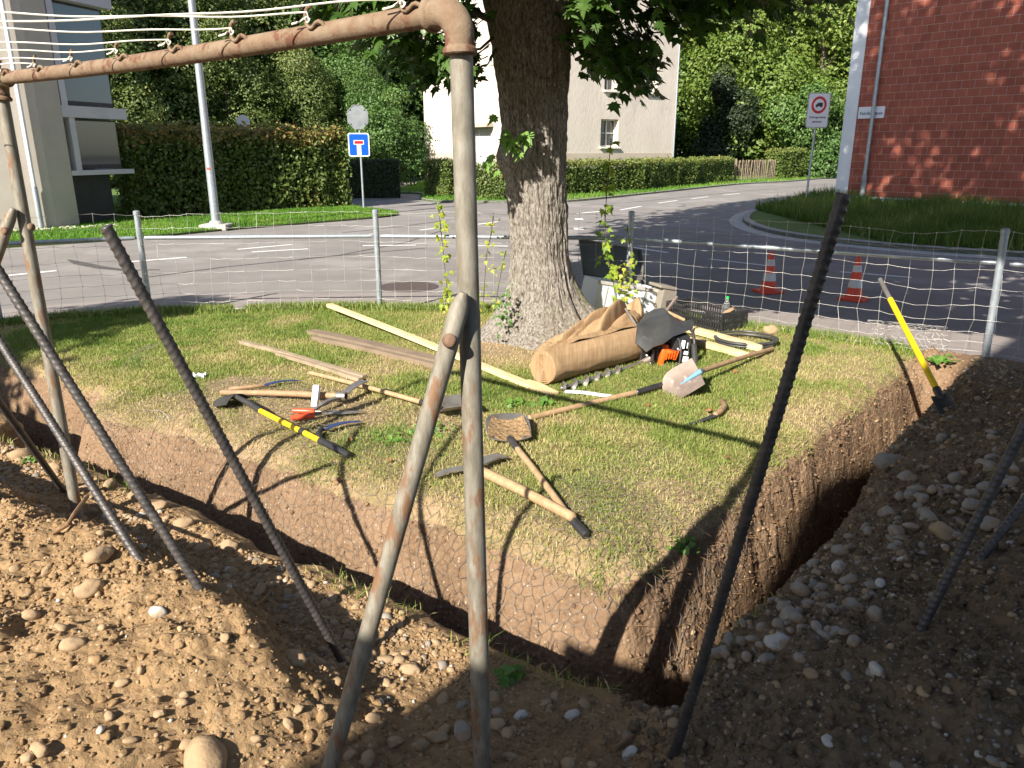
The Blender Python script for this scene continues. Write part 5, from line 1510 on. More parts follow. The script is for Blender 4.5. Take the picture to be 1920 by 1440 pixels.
text_mesh('Fabrikstrasse', .135, 'lettering', M['bluesteel'], pl, Lb((sx0 + sx1) / 2, -.033, zc - .065), exb, (0, 0, 1), bold=.002)

# beige apartment building at the left
CA = (-10.32, 17.7); exa = Vector((.78, .626, 0)).normalized()   # lit face runs to the left from the corner
ap = thing('apartment_building', 'beige rendered apartment building with pale floor bands and dark recessed windows', 'building', (CA[0], CA[1], 0))
La = local(CA, exa)                     # x negative along the lit face, outside -y
HA = 9.0
mb = MB(); lbox(mb, La, -12, 0, 0, .4, -.2, HA); mb.build('wall', M['beige'], ap)
exs = Vector((.30, .954, 0)).normalized()
Ls = local(CA, exs)                     # second face: x away from the corner, outside -y
def side_x(u, y=0.0):
    d = ray(u, 300); nrm = Vector((exs.y, -exs.x, 0)); o = Ls(0, y, 0)
    q = EYE + d * ((o - EYE).dot(nrm) / d.dot(nrm)) - o
    return q.dot(exs)
def side_z(u, v, y=0.0):
    d = ray(u, v); nrm = Vector((exs.y, -exs.x, 0)); o = Ls(0, y, 0)
    return (EYE + d * ((o - EYE).dot(nrm) / d.dot(nrm))).z
xp = side_x(130); XE = side_x(248)
mb = MB(); lbox(mb, Ls, .002, xp, -.006, .5, -.2, HA); mb.build('pier', M['beige'], ap)
zA = side_z(180, 222); zB = side_z(180, 201); zC = side_z(170, 328); zD = side_z(170, 319); zE = side_z(180, 12)
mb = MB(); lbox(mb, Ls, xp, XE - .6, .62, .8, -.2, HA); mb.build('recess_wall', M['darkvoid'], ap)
for (a, c) in ((zC, zD), (zA, zB), (zE, zE + .55), (zE + 2.6, zE + 3.1)):
    mb = MB(); lbox(mb, Ls, xp + .002, XE, -.02, 3.0, a, c); mb.build('floor_band', M['pale'], ap)
mb = MB(); lbox(mb, Ls, side_x(142), side_x(152), .0, .2, zD, zA - .002); mb.build('column', M['pale'], ap)
mb = MB(); lbox(mb, Ls, side_x(133), side_x(144), .0, .2, zB, zE); mb.build('column', M['pale'], ap)
def glaze(a, c, z0, z1, m_):
    mb = MB(); lbox(mb, Ls, a, c, .25, .33, z0 + .02, z1 - .02); f_ = mb.build('window', M['blackmetal'], ap)
    mb = MB(); lbox(mb, Ls, a + .03, c - .03, .235, .247, z0 + .12, z1 - .06); mb.build('pane', M[m_], f_)
glaze(side_x(147), XE - .12, zB, zE, 'glass_sky'); glaze(xp + .01, side_x(131), zB, zE, 'glass_sky')
glaze(side_x(153), XE - .12, zD, zA, 'glass'); glaze(xp + .01, side_x(141), zD, zA, 'glass')
mb = MB(); lbox(mb, Ls, xp, XE - .5, .3, .5, -.2, zC - .02); mb.build('basement_panel', M['darkvoid'], ap)  # near black sheet below the lowest floor band
mb = MB(); lbox(mb, La, -12.2, 4, .41, 9, HA, HA + .3); mb.build('roof', M['pale'], ap)
q = La(-.32, -.10, 0)
mb = MB(); mb.tube([q + Vector((0, 0, .9)), q + Vector((0, 0, HA))], .045, 12); dp = mb.build('downpipe', M['white'], ap, True)
mb = MB(); mb.tube([q + Vector((0, 0, -.1)), q + Vector((0, 0, .86)), q + Vector((0, 0, .92))], [.058, .058, .048], 12); mb.build('stand_pipe', M['galv'], dp, True)
# pebble strip at its foot
X = []; Y = []
Vs = []; Fs = []; off = 0
for k in range(420):
    V, F = STV1[k % len(STV1)]; x_ = -RNG.uniform(-1.2, 5); q = La(x_, -RNG.uniform(.05, .45), RZ + .06); r_ = RNG.uniform(.025, .06)
    Vs.append(V * r_ + np.array(q[:])); Fs.append(F + off); off += len(V)
tag(np_mesh('pebble_strip', np.concatenate(Vs), np.concatenate(Fs), M['stone_pale'], smooth=True), kind='stuff')

# the tall house behind the photographer, whose shadow lies over the right foreground
HC = (-2.19, -1.95); exh = Vector((.82, -.57, 0)).normalized()
hb = thing('house', 'plain rendered house behind the camera casting the shadow on the right', 'house', (HC[0], HC[1], 0))
Lh = local(HC, exh)
HE = 4.7
hole = [(x, x + 1.2, z, z + 1.3) for z in (1.0, 2.9) for x in (1.5, 4.5, 7.5)]
Lm = lambda x, y, z: Lh(x, -y, z)       # outside towards +y: a mirrored frame
mb = MB(); wall_with_holes(mb, Lm, 0, 10, -.6, HE, 0, .3, hole); mb.build('wall', M['beige'], hb)
for h_ in hole: window(hb, Lm, h_, .18)
mb = MB(); lbox(mb, Lh, .0, .3, -9, -.302, -.6, HE - .01); lbox(mb, Lh, 9.7, 10, -9, -.302, -.6, HE - .01); lbox(mb, Lh, .302, 9.698, -9, -8.7, -.6, HE - .02); mb.build('side_wall', M['beige'], hb)
mb = MB(); lbox(mb, Lh, -.55, -.004, -3.2, -.25, -.6, 3.35); mb.build('shade_block', M['beige'], hb)  # unseen block added to shade the ground round the post foot
mb = MB(); ins = .283 * 6.0  # unseen roof, its slope chosen to steer the far shadow edge
ev = [Lh(0, .0, HE), Lh(10, .0, HE), Lh(10, -9, HE), Lh(0, -9, HE)]; up_ = [Lh(ins, -ins, HE + 6), Lh(10 - ins, -ins, HE + 6), Lh(10 - ins, -9 + ins, HE + 6), Lh(ins, -9 + ins, HE + 6)]
mb.add(ev + up_, [[0, 1, 5, 4], [1, 2, 6, 5], [2, 3, 7, 6], [3, 0, 4, 7], [4, 5, 6, 7], [3, 2, 1, 0]]); mb.build('shadow_edge_roof', M['roof'], hb)

# ------------------------------------------------------------------ the wood and garden trees
def crown_points(n, blobs, seed, shell=.42):
    r_ = np.random.default_rng(seed)
    C = []; N = []; R_ = []
    wts = np.array([b[3] ** 2 for b in blobs]); wts = wts / wts.sum()
    for b, w_ in zip(blobs, wts):
        k = int(n * w_); d = r_.normal(size=(k, 3)); d /= np.linalg.norm(d, axis=1, keepdims=True)
        rr = b[3] * (1 - shell * np.abs(r_.normal(0, .55, k))) * (1 + .50 * fbm(d[:, 0] * 3.4 + b[0] * 9, d[:, 1] * 3.4 + b[1] * 9, d[:, 2] * 3.4, seed=seed, octv=4, gain=.62))
        c = np.array(b[:3]) + d * rr[:, None] * np.array([1, 1, .85])
        C.append(c); N.append(d * .9 + np.array([0, 0, .45]) + r_.normal(0, .5, (k, 3))); R_.append(np.full(k, r_.uniform(.32, .62)) + r_.normal(0, .15, k))
    C = np.concatenate(C); N = np.concatenate(N); R_ = np.concatenate(R_)
    keep = (C[:, 2] > .1) & (fbm(C[:, 0] * 1.1, C[:, 1] * 1.1, C[:, 2] * 1.1, seed=seed + 5, octv=3) > -.30)
    return C[keep], N[keep], R_[keep]
def make_tree(name, label, cat, loc, H, spread, nb, nleaf, size, mat, seed, group, low=.12, trunk=True, taper=.55):
    r_ = np.random.default_rng(seed)
    t = thing(name, label, cat, loc, group)
    L = Vector(loc)
    blobs = []
    for k in range(nb):
        h = low + (1 - low) * (k + .5) / nb
        rw = spread * (1 - taper * max(0, (h - .35) / .65) ** 1.4) 
        a = r_.uniform(0, 2 * PI); o = rw * r_.uniform(.25, .75)
        blobs.append((o * math.cos(a), o * math.sin(a), H * (h * .92), rw * r_.uniform(.42, .62) + .12 * H * .2))
    C, N, R_ = crown_points(nleaf, blobs, seed)
    leaf_quads(C + np.array(L[:]), N, size * r_.uniform(.65, 1.35, len(C)), R_ + .12 * (C[:, 2] / H - .5), 'crown', mat, t)
    if trunk:
        mb = MB()
        mb.tube([L + Vector((0, 0, -.3)), L + Vector((.05 * H * .1, 0, H * .35)), L + Vector((-.02 * H, .03, H * .88))], [.028 * H, .02 * H, .006 * H], 9)
        for b in blobs[::2]:
            z0 = max(.12 * H, b[2] - .22 * H)
            mb.tube([L + Vector((0, 0, z0)), L + Vector((b[0] * .5, b[1] * .5, (z0 + b[2]) / 2)), L + Vector((b[0], b[1], b[2]))], [.012 * H, .008 * H, .003 * H], 6)
        mb.build('trunk', M['bg_bark'], t, True)
    return t
kinds = {
 'olive': make_tree('wood_tree', 'olive green broadleaf tree in the dense wood above the tall hedge', 'tree', (-21, 36, RZ), 14, 4.2, 16, 30000, .21, M['tree_a'], 501, 'trees of the wood on the left'),
 'olive2': make_tree('wood_tree', 'olive green broadleaf tree in the dense wood above the tall hedge', 'tree', (-16.5, 43, RZ), 13, 4.0, 14, 28000, .21, M['tree_a'], 502, 'trees of the wood on the left'),
 'green': make_tree('wood_tree', 'darker green bushy tree standing left of the cream house', 'tree', (-9.5, 50, RZ), 15, 4.4, 16, 30000, .24, M['tree_b'], 503, 'green trees left of the house'),
 'yellow': make_tree('wood_tree', 'sunny yellow green tree in the wood between the cream house and the brick building', 'tree', (16.5, 57, RZ), 16, 4.4, 18, 32000, .25, M['tree_c'], 504, 'sunny trees on the right'),
 'yellow2': make_tree('wood_tree', 'sunny yellow green tree in the wood between the cream house and the brick building', 'tree', (21.5, 57, RZ), 15, 4.2, 16, 30000, .25, M['tree_c'], 505, 'sunny trees on the right', taper=.4),
 'bush': make_tree('broad_bush', 'broad glossy green bush behind the lawn left of the cream house', 'bush', (-5.9, 37.5, RZ), 4.6, 2.3, 10, 16000, .14, M['tree_b'], 506, None, .1, False, .5),
 'dark': make_tree('dark_conifer', 'dense almost black green clipped conifer right of the cream house', 'conifer', (14.0, 53.0, RZ), 7.0, 2.3, 14, 24000, .17, M['tree_d'], 507, None, .06, True, .55),
 'rbush': make_tree('leafy_bush', 'bright green leafy bush behind the picket fence', 'bush', (18.4, 51.5, RZ), 5.6, 2.7, 10, 20000, .20, M['tree_b'], 508, 'bushes behind the picket fence', .1, False, .5),
}
def plant(k, x, y, s, rz, zs=1.0, **props):
    c = copy_tree(kinds[k], None, **props); c.location = (x, y, RZ); c.rotation_euler = (0, 0, rz); c.scale = (s, s, s * zs)
    return c
rr = random.Random(3)
for (x, y, k, s) in [(-25, 35, 'olive2', 1.0), (-29, 38, 'olive', 1.1), (-24, 41, 'olive', 1.1), (-19.5, 40.5, 'olive2', .95), (-21, 46, 'olive', 1.15), (-26, 46, 'olive2', 1.2), (-31, 45, 'olive', 1.2), (-13.5, 46.5, 'olive', 1.0), (-17, 50, 'olive2', 1.25), (-22, 52, 'olive', 1.3), (-12.5, 53, 'olive2', 1.25), (-28, 53, 'olive2', 1.35), (-35, 42, 'olive', 1.2), (-36, 52, 'olive', 1.3), (-14.5, 41.5, 'olive', .62), (-18.3, 37.2, 'olive2', .62), (-11.2, 43.6, 'olive2', .60)]:
    plant(k, x, y, s, rr.uniform(0, 6.28), label='olive green broadleaf tree in the dense wood above the tall hedge')
for (x, y, s) in [(-6.0, 53, 1.1), (-2.5, 56, 1.15), (-9, 57, 1.25), (-4.5, 61, 1.3), (-8.6, 46.5, .60), (-7.4, 43.0, .42), (3, 62, 1.2), (9, 63, 1.15)]:
    plant('green', x, y, s, rr.uniform(0, 6.28), label='darker green bushy tree standing left of the cream house' if x < 1 else 'green tree rising behind the cream house', group='green trees left of the house' if x < 1 else 'trees behind the house')
for (x, y, k, s) in [(26, 59, 'yellow', 1.0), (30.5, 60, 'yellow2', 1.05), (19, 63, 'yellow', 1.15), (24, 65, 'yellow2', 1.2), (14.0, 62, 'yellow2', 1.1), (35, 61, 'yellow', 1.05), (31, 67, 'yellow', 1.2), (12, 67, 'yellow', 1.2), (40, 65, 'yellow2', 1.2), (36, 71, 'yellow', 1.3), (21, 71, 'yellow', 1.4), (28, 74, 'yellow2', 1.45), (14, 74, 'yellow2', 1.45), (44, 72, 'yellow2', 1.4)]:
    plant(k, x, y, s, rr.uniform(0, 6.28), label='sunny yellow green tree in the wood between the cream house and the brick building')
for (x, y, s) in [(22.0, 52.5, 1.0), (25.2, 53.5, 1.0), (28.5, 55, .9), (32, 56, 1.1)]:
    plant('rbush', x, y, s, rr.uniform(0, 6.28), label='bright green leafy bush behind the picket fence')
# an unseen tree added off to the left to shade the far left of the lawn
make_tree('shade_tree', 'garden tree standing off to the left behind the photographer', 'tree', (-8.7, 1.2, -.1), 6.1, 2.3, 9, 11000, .22, M['tree_b'], 520, None, .35)
# ------------------------------------------------------------------ the big maple
TX, TY = TREE
mp = thing('maple_tree', 'big maple tree with ridged grey bark standing on the lawn corner', 'tree', (TX, TY, 0))
SEG = 260
rows_z = np.concatenate([np.linspace(-.15, .6, 70), np.linspace(.6, 3.3, 190)[1:]])
prof_z = [-.2, 0, .08, .2, .35, .5, .7, 1.0, 1.5, 2.1, 2.6, 3.0, 3.4]
prof_r = [.58, .50, .455, .385, .325, .288, .262, .250, .254, .288, .33, .38, .43]
ax_x = [.07, .07, .065, .05, .04, .03, .01, 0.0, -.03, -.06, -.09, -.11, -.13]
th = np.arange(SEG) / SEG * 2 * PI
T, Zr = np.meshgrid(th, rows_z)
R0 = np.interp(Zr, prof_z, prof_r); XO = np.interp(Zr, prof_z, ax_x)
flare = np.clip(1 - Zr / .75, 0, 1) ** 1.6
# buttress roots: one big mossy one to the right, smaller around
but = .52 * np.exp(-((np.angle(np.exp(1j * (T - rad(-8)))) / .30) ** 2)) + .30 * np.exp(-((np.angle(np.exp(1j * (T - rad(196)))) / .35) ** 2)) + .16 * np.exp(-((np.angle(np.exp(1j * (T - rad(262)))) / .42) ** 2)) + .12 * np.exp(-((np.angle(np.exp(1j * (T - rad(315)))) / .2) ** 2))
cleft = -.16 * np.exp(-((np.angle(np.exp(1j * (T - rad(-36)))) / .09) ** 2)) * sstep(1.3, .2, Zr)
cx_, sy_ = np.cos(T), np.sin(T)
ridge = np.abs(fbm(cx_ * 9 + Zr * .3, sy_ * 9, Zr * 1.7, seed=33, octv=3)); ridge2 = np.abs(fbm(cx_ * 24, sy_ * 24, Zr * 4.5, seed=34, octv=3))
bulk = fbm(cx_ * 1.5, sy_ * 1.5, Zr * .8, seed=35, octv=3)
swell = .09 * np.exp(-((np.angle(np.exp(1j * (T - rad(205)))) / .5) ** 2)) * np.exp(-((Zr - 1.62) / .16) ** 2)
RR = R0 * (1 + flare * but * 1.3 + .05 * bulk + cleft * .6) + .034 * ridge + .026 * ridge2 + .010 * fbm(cx_ * 50, sy_ * 50, Zr * 16, seed=38, octv=2) + swell
Zt = Zr * 1.0
PX = TX + XO + RR * cx_; PY = TY + RR * sy_
V = np.stack([PX, PY, Zt], -1).reshape(-1, 3)
i = np.arange(len(rows_z) * SEG).reshape(len(rows_z), SEG)
F = np.stack([i[:-1], np.roll(i[:-1], -1, 1), np.roll(i[1:], -1, 1), i[1:]], -1).reshape(-1, 4)
moss = sstep(-.1, .5, fbm(cx_ * 3, sy_ * 3, Zr * 2.5, seed=36) + .55 * np.exp(-((np.angle(np.exp(1j * (T - rad(-16)))) / .35) ** 2)) * sstep(.62, .1, np.abs(Zr - .30)) - .25) * np.maximum(np.exp(-((np.angle(np.exp(1j * (T - rad(-20)))) / .55) ** 2)) * sstep(.8, .35, Zr), .30 * np.exp(-((np.angle(np.exp(1j * (T - rad(-25)))) / .5) ** 2)) * sstep(1.4, 2.2, Zr))
np_mesh('trunk', V, F, M['bark'], mp, True, attrs={'moss': moss.ravel()})
# limbs
mb = MB()
def limb(p, d, L, r0, depth=0, out=[]):
    pts = [Vector(p)]; rs = [r0]; d = Vector(d).normalized(); n_ = 6
    for k in range(n_):
        d = (d + Vector((random.gauss(0, .10), random.gauss(0, .10), random.gauss(.03, .06)))).normalized()
        pts.append(pts[-1] + d * L / n_); rs.append(r0 * (1 - .75 * (k + 1) / n_))
    mb.tube(pts, rs, 10 if r0 > .06 else 6)
    out.append(pts)
    if depth < 2:
        for k in range(3 if depth == 0 else 2):
            q = pts[2 + k + depth]; dd = (d + Vector((random.gauss(0, .8), random.gauss(0, .8), random.gauss(.1, .4)))).normalized()
            limb(q, dd, L * .55, rs[2 + k + depth] * .7, depth + 1, out)
    return out
random.seed(4)
LIMBS = []
for (dx, dy, dz, L, r0) in [(-.25, .1, 1, 7, .26), (.35, -.1, 1, 7.5, .27), (.9, .5, .8, 5.5, .17), (-.9, .5, .7, 5, .16), (.5, .95, .7, 5, .16), (-.35, -.8, 1.0, 4.5, .15), (1.0, -.5, .8, 5, .15)]:
    limb((TX - .12, TY, 2.9), (dx, dy, dz), L, r0, 0, LIMBS)
limbs_o = mb.build('branches', M['bark_twig'], mp, True)
# the high crown (out of the frame, it gives the dappled shade)
NC = 26000
d_ = RNG.normal(size=(NC, 3)); d_ /= np.linalg.norm(d_, axis=1, keepdims=True)
rr_ = RNG.uniform(.25, 1, NC) ** .45
C = np.array([TX + .9, TY + .6, 11.2]) + d_ * rr_[:, None] * np.array([5.3, 5.2, 8.4])
rad_h = np.hypot(C[:, 0] - TX, C[:, 1] - TY)
toward = -(C[:, 0] - TX) * .57 - (C[:, 1] - TY) * .82
C2 = np.stack([TX + RNG.normal(0, 2.9, 16000), TY + RNG.normal(0, 2.9, 16000), 0 * np.zeros(16000)], -1)
t2_ = -(C2[:, 0] - TX) * .57 - (C2[:, 1] - TY) * .82
C2[:, 2] = np.where(t2_ > .6, 1.80 + .65 * t2_, 3.3 + .2 * np.abs(t2_)) + np.abs(RNG.normal(0, 1.3, 16000))
C2 = C2[(np.hypot(C2[:, 0] - TX, C2[:, 1] - TY) > .8) & (C2[:, 0] - TX > -2.6)]
gap = np.concatenate([fbm(C[:, 0] * .8, C[:, 1] * .8, C[:, 2] * .8, seed=44, octv=2) > -.20, np.ones(len(C2), bool)]); C = np.concatenate([C, C2]); rad_h = np.hypot(C[:, 0] - TX, C[:, 1] - TY); toward = -(C[:, 0] - TX) * .57 - (C[:, 1] - TY) * .82
zmin = np.where(toward > .6, np.maximum(2.3, 1.78 + .65 * toward), 3.2 + .25 * rad_h)
dep_ = C[:, 1] * math.cos(PITCH) - (C[:, 2] - CAMZ) * math.sin(PITCH); up__ = C[:, 1] * math.sin(PITCH) + (C[:, 2] - CAMZ) * math.cos(PITCH)
ok = (C[:, 2] > zmin) & gap & ((up__ / np.maximum(dep_, .1) > .535) | (C[:, 1] > TY + 1.5) & (np.abs(C[:, 0] - TX) < 2.5))
C = C[ok]
leaf_quads(C, RNG.normal(0, .5, C.shape) + np.array([0, 0, 1]), RNG.uniform(.22, .40, len(C)), RNG.uniform(.2, .9, len(C)), 'crown', M['maple'], mp, aspect=.85)
# low hanging sprays of real maple leaves at the bottom of the crown
LEAF = [(0, 0), (.10, .06), (.36, .02), (.27, .15), (.50, .30), (.33, .33), (.36, .52), (.19, .46), (.13, .62), (0, 1.0)]
LEAF = np.array(LEAF + [(-x, y) for x, y in LEAF[-2:0:-1]])   # closed outline
def maple_leaves(C, N, Tn, size, rnd, name, mat, parent):
    n0 = len(C); k = len(LEAF)
    N = N / np.linalg.norm(N, axis=1, keepdims=True)
    Tn = Tn - N * (Tn * N).sum(1, keepdims=True); Tn = Tn / (np.linalg.norm(Tn, axis=1, keepdims=True) + 1e-9)
    B = np.cross(N, Tn)
    lx, ly = LEAF[:, 0], LEAF[:, 1]
    lz = -.22 * np.abs(lx) - .16 * ly ** 2
    V = C[:, None, :] + (B[:, None, :] * lx[None, :, None] + Tn[:, None, :] * ly[None, :, None] + N[:, None, :] * lz[None, :, None]) * size[:, None, None]
    # fan around a midrib point
    mid = C[:, None, :] + (Tn * .42 * size[:, None] - N * .03 * size[:, None])[:, None, :]
    V = np.concatenate([V, mid], 1)
    b_ = np.arange(n0)[:, None] * (k + 1)
    F = np.concatenate([b_ + np.array([[j, (j + 1) % k, k]]) for j in range(k)], 0)
    return np_mesh(name, V.reshape(-1, 3), F, mat, parent, attrs={'rnd': np.repeat(np.clip(rnd, 0, 1), k + 1)})
um = [540, 570, 610, 700, 790, 830, 900, 935, 1000, 1070, 1120, 1160, 1230, 1255, 1300, 1400, 1500, 1590, 1640]
vm = [20, 70, 95, 110, 185, 170, 205, 120, 10, 95, 150, 190, 195, 110, 82, 70, 48, 22, -10]
nS = 520
Cs = []; Ns = []; Ts = []; Ss = []
twigs = MB()
for k in range(nS):
    u = RNG.uniform(545, 1640); vmx = np.interp(u, um, vm)
    v = vmx - abs(RNG.normal(0, 55)) - 12 + (14 if RNG.uniform() < .2 else 0)
    if k % 3 == 0: v = RNG.uniform(-330, vmx - 20)
    y = RNG.uniform(4.9, 7.6) if v < 60 else RNG.uniform(5.9, 7.8)
    if u > 1260: y = RNG.uniform(5.0, 8.2)
    if u < 780: y = RNG.uniform(5.6, 8.0)
    p = YP(u, v, y)
    if 872 < u < 1088: continue
    if abs(p.x - TX + .1) < .45 and y > TY - .3: y = TY - .55; p = YP(u, v, y)
    # a spray: twig coming down and outward from above, leaves hung along it
    out = Vector((p.x - TX, p.y - TY, 0)); out = out.normalized() if out.length > .1 else Vector((0, -1, 0))
    L = RNG.uniform(.30, .55)
    st = p - out * L * .75 + Vector((0, 0, L * .65)); pts = [st, lerp(st, p, .5) + Vector((0, 0, .05)), p + Vector((0, 0, .03))]
    twigs.tube(pts, [.006, .004, .002], 5)
    for j in range(int(RNG.integers(9, 15))):
        t = RNG.uniform(.15, 1.0)
        q = lerp(pts[0], pts[1], t * 2) if t < .5 else lerp(pts[1], pts[2], t * 2 - 1)
        q = q + Vector(RNG.normal(0, .055, 3))
        sz = RNG.uniform(.085, .15)
        Cs.append(q[:]); Ss.append(sz)
        Ns.append((RNG.normal(0, .45) + out.x * .5, RNG.normal(0, .45) + out.y * .5 - .15, .75))
        Ts.append((out.x * .7 + RNG.normal(0, .6), out.y * .7 + RNG.normal(0, .6), -.75 + RNG.normal(0, .3)))
Cs = np.array(Cs); Ns = np.array(Ns); Ts = np.array(Ts); Ss = np.array(Ss)
Ts = Ts / np.linalg.norm(Ts, axis=1, keepdims=True)
maple_leaves(Cs - Ts * .0, Ns, Ts, Ss, RNG.uniform(0, .75, len(Cs)), 'low_foliage', M['maple'], mp)
for (pts_, r_) in (([(1079, 112), (1110, 95), (1165, 72), (1235, 60)], .014), ([(1098, 102), (1130, 92), (1170, 98)], .007), ([(925, 70), (900, 92), (850, 95), (800, 92)], .013), ([(930, 92), (915, 120), (890, 130)], .008), ([(1075, 55), (1160, 10), (1290, -40)], .03), ([(925, 40), (840, 0), (760, -50)], .03)):
    P_ = [YP(u, v, 6.85 - .1 * k) for k, (u, v) in enumerate(pts_)]
    twigs.tube(P_, [r_ * (1 - .2 * k) for k in range(len(P_))], 7)
twigs.build('stem_foliage', M['bark_twig'], mp, True)
# the leafy sprout on the trunk
Cs = []; Ns = []; Ts = []; Ss = []
for (u, v, s_) in [(962, 258, .17), (975, 250, .15), (985, 246, .13), (990, 262, .12), (952, 262, .12), (968, 274, .10), (978, 283, .11), (988, 252, .12), (955, 245, .11), (912, 300, .13), (918, 290, .11), (930, 215, .12), (948, 255, .13), (935, 318, .10)]:
    q = YP(u, v, 6.72); Cs.append(q[:]); Ss.append(s_); Ns.append((RNG.normal(-.2, .35), -1, .7)); Ts.append((RNG.normal(-.3, .6), -.4, -.8))
maple_leaves(np.array(Cs), np.array(Ns), np.array(Ts), np.array(Ss), RNG.uniform(.8, 1, len(Cs)), 'shoot_foliage', M['weed'], mp)

# climbing plants on the fence, ivy and weeds
def small_leaves(C, size, rnd, name, mat, parent, up=.6):
    C = np.array(C); return leaf_quads(C, RNG.normal(0, .6, C.shape) + np.array([-.2, -.5, up]), np.array(size), np.array(rnd), name, mat, parent, aspect=.8, fold=.12)
def vine(label, pts, n0, lsz, wid=.03, hue=(.3, .9)):
    P_ = [Vector(p) for p in pts]
    t = thing('climbing_plant', label, 'plant', tuple(P_[0]), 'thin climbing plants on the fence')
    mb = MB(); mb.tube(P_, .0035, 5)
    mb.tube([p + Vector((.02 * math.sin(3 * k), .01, 0)) for k, p in enumerate(P_)], .0025, 5); mb.build('stem', M['bark_twig'], t)
    C = []; S = []
    for k in range(n0):
        q = RNG.uniform(0, len(P_) - 1.001); i = int(q); p = lerp(P_[i], P_[i + 1], q - i)
        C.append((p + Vector(RNG.normal(0, wid, 3)))[:]); S.append(RNG.uniform(.6, 1.3) * lsz)
    C = np.array(C); N = RNG.normal(0, .5, C.shape) + np.array([-.2, -.6, .7]); Tn = RNG.normal(0, .5, C.shape) + np.array([0, -.3, -.7])
    maple_leaves(C, N, Tn, np.array(S), RNG.uniform(*hue, n0), 'leaves', M['vine'], t)
vine('yellow green climbing plant on the fence just left of the rusty post', [YP(u, v, 8.15) for u, v in ((842, 592), (838, 540), (832, 480), (826, 430), (822, 385))], 95, .062, .032)
vine('sparse climbing plant on the fence showing just right of the rusty post', [YP(u, v, 8.1) for u, v in ((905, 585), (908, 540), (912, 480), (920, 440), (926, 405))], 34, .05, .03)
vine('thin leafy shoot against the fence left of the trunk base', [YP(u, v, 7.95) for u, v in ((928, 580), (934, 540), (942, 500), (948, 470))], 26, .045, .035)
vine('tall green shoot with large leaves right of the trunk above the open box', [YP(u, v, 7.75) for u, v in ((1158, 590), (1150, 530), (1137, 470), (1134, 410), (1140, 340), (1145, 260))], 62, .085, .035, (.0, .55))
vine('yellowish bushy shoot in front of the white box', [YP(u, v, 7.45) for u, v in ((1170, 600), (1172, 560), (1168, 525), (1175, 490))], 75, .05, .055, (.3, .95))
vine('second thin shoot with few leaves by the fence post right of the trunk', [YP(u, v, 8.05) for u, v in ((1182, 560), (1186, 500), (1180, 450), (1176, 425))], 26, .055, .03, (.1, .7))
def weed(label, c, n0, R_, lsz, name='weed', cat='weed', hmul=.5):
    t = thing(name, label, cat, tuple(c), 'broad leaved weeds in the lawn')
    C = []; S = []
    for k in range(n0):
        a = RNG.uniform(0, 2 * PI); r_ = R_ * RNG.uniform(0, 1) ** .7
        C.append((c[0] + r_ * math.cos(a), c[1] + r_ * math.sin(a), c[2] + .012 + hmul * RNG.uniform(0, .07) * (1 - r_ / R_ * .5))); S.append(lsz * RNG.uniform(.6, 1.3))
    small_leaves(C, S, RNG.uniform(0, 1, n0), 'leaves', M['weed'], t, 1.4)
for lab, u, v, n0, R_, s_ in [('rosette of bright leaves on the lawn in front of the trunk', 1022, 645, 30, .10, .06), ('flat green rosette in the lawn left of the wooden handle end', 975, 762, 16, .10, .065), ('lone broad leaf plant right of the flat rosette in the lawn', 1025, 758, 9, .07, .07), ('dark green clover patch left of the rusty brace', 745, 822, 70, .20, .032),
                              ('clover patch between the brace and the main post', 815, 810, 60, .14, .03), ('leafy clump on the bank crest at the front corner', 1278, 1030, 40, .09, .04), ('green weed tuft on the pavement edge near the right fence post', 1765, 678, 40, .14, .06), ('tiny green seedling on the cobbles at the foot of the left post', 52, 870, 10, .04, .035), ('yellow green weed at the right of the trunk base beside the burlap', 1090, 640, 36, .12, .05), ('small plant at the corner of the trench near the main post', 960, 1280, 14, .05, .05)]:
    q = HIT(u, v); weed(lab, q, n0, R_, s_)
q = YP(945, 560, 6.95)
t = thing('ivy', 'dark ivy patch on the left foot of the trunk', 'ivy', tuple(q))
C = [(YP(u + RNG.normal(0, 9), v + RNG.normal(0, 13), 6.86 - .0016 * (v - 540) + RNG.normal(0, .03)))[:] for u, v in [(948, 556), (940, 575), (930, 600), (948, 592)] for k in range(16)]
C = np.array(C); maple_leaves(C, RNG.normal(0, .4, C.shape) + np.array([-.4, -.8, .5]), RNG.normal(0, .5, C.shape) + np.array([0, 0, -.8]), RNG.uniform(.022, .045, len(C)), RNG.uniform(0, .3, len(C)), 'leaves', M['weed'], t)
# fallen leaves
FL = [(1690, 505 + 175), (1365, 865), (375, 645), (660, 830), (1095, 745), (1380, 700), (965, 815), (1075, 888), (640, 905), (1290, 770), (1120, 640), (1215, 765), (1440, 660), (870, 640), (1325, 780), (735, 870)]
for k, (u, v) in enumerate(FL):
    q = HIT(u, v)
    a = RNG.uniform(0, 6.28)
    o = maple_leaves(np.array([[0, 0, 0.0]]), np.array([[RNG.normal(0, .3), RNG.normal(0, .3), 1]]), np.array([[math.cos(a), math.sin(a), 0]]), np.array([RNG.uniform(.04, .065)]), np.array([.5]), 'fallen_leaf', M['leafbrown'], None)
    o.location = q + Vector((0, 0, .035)); tag(o, 'small dry brown leaf fallen on the lawn', 'leaf', 'dry leaves scattered on the lawn')

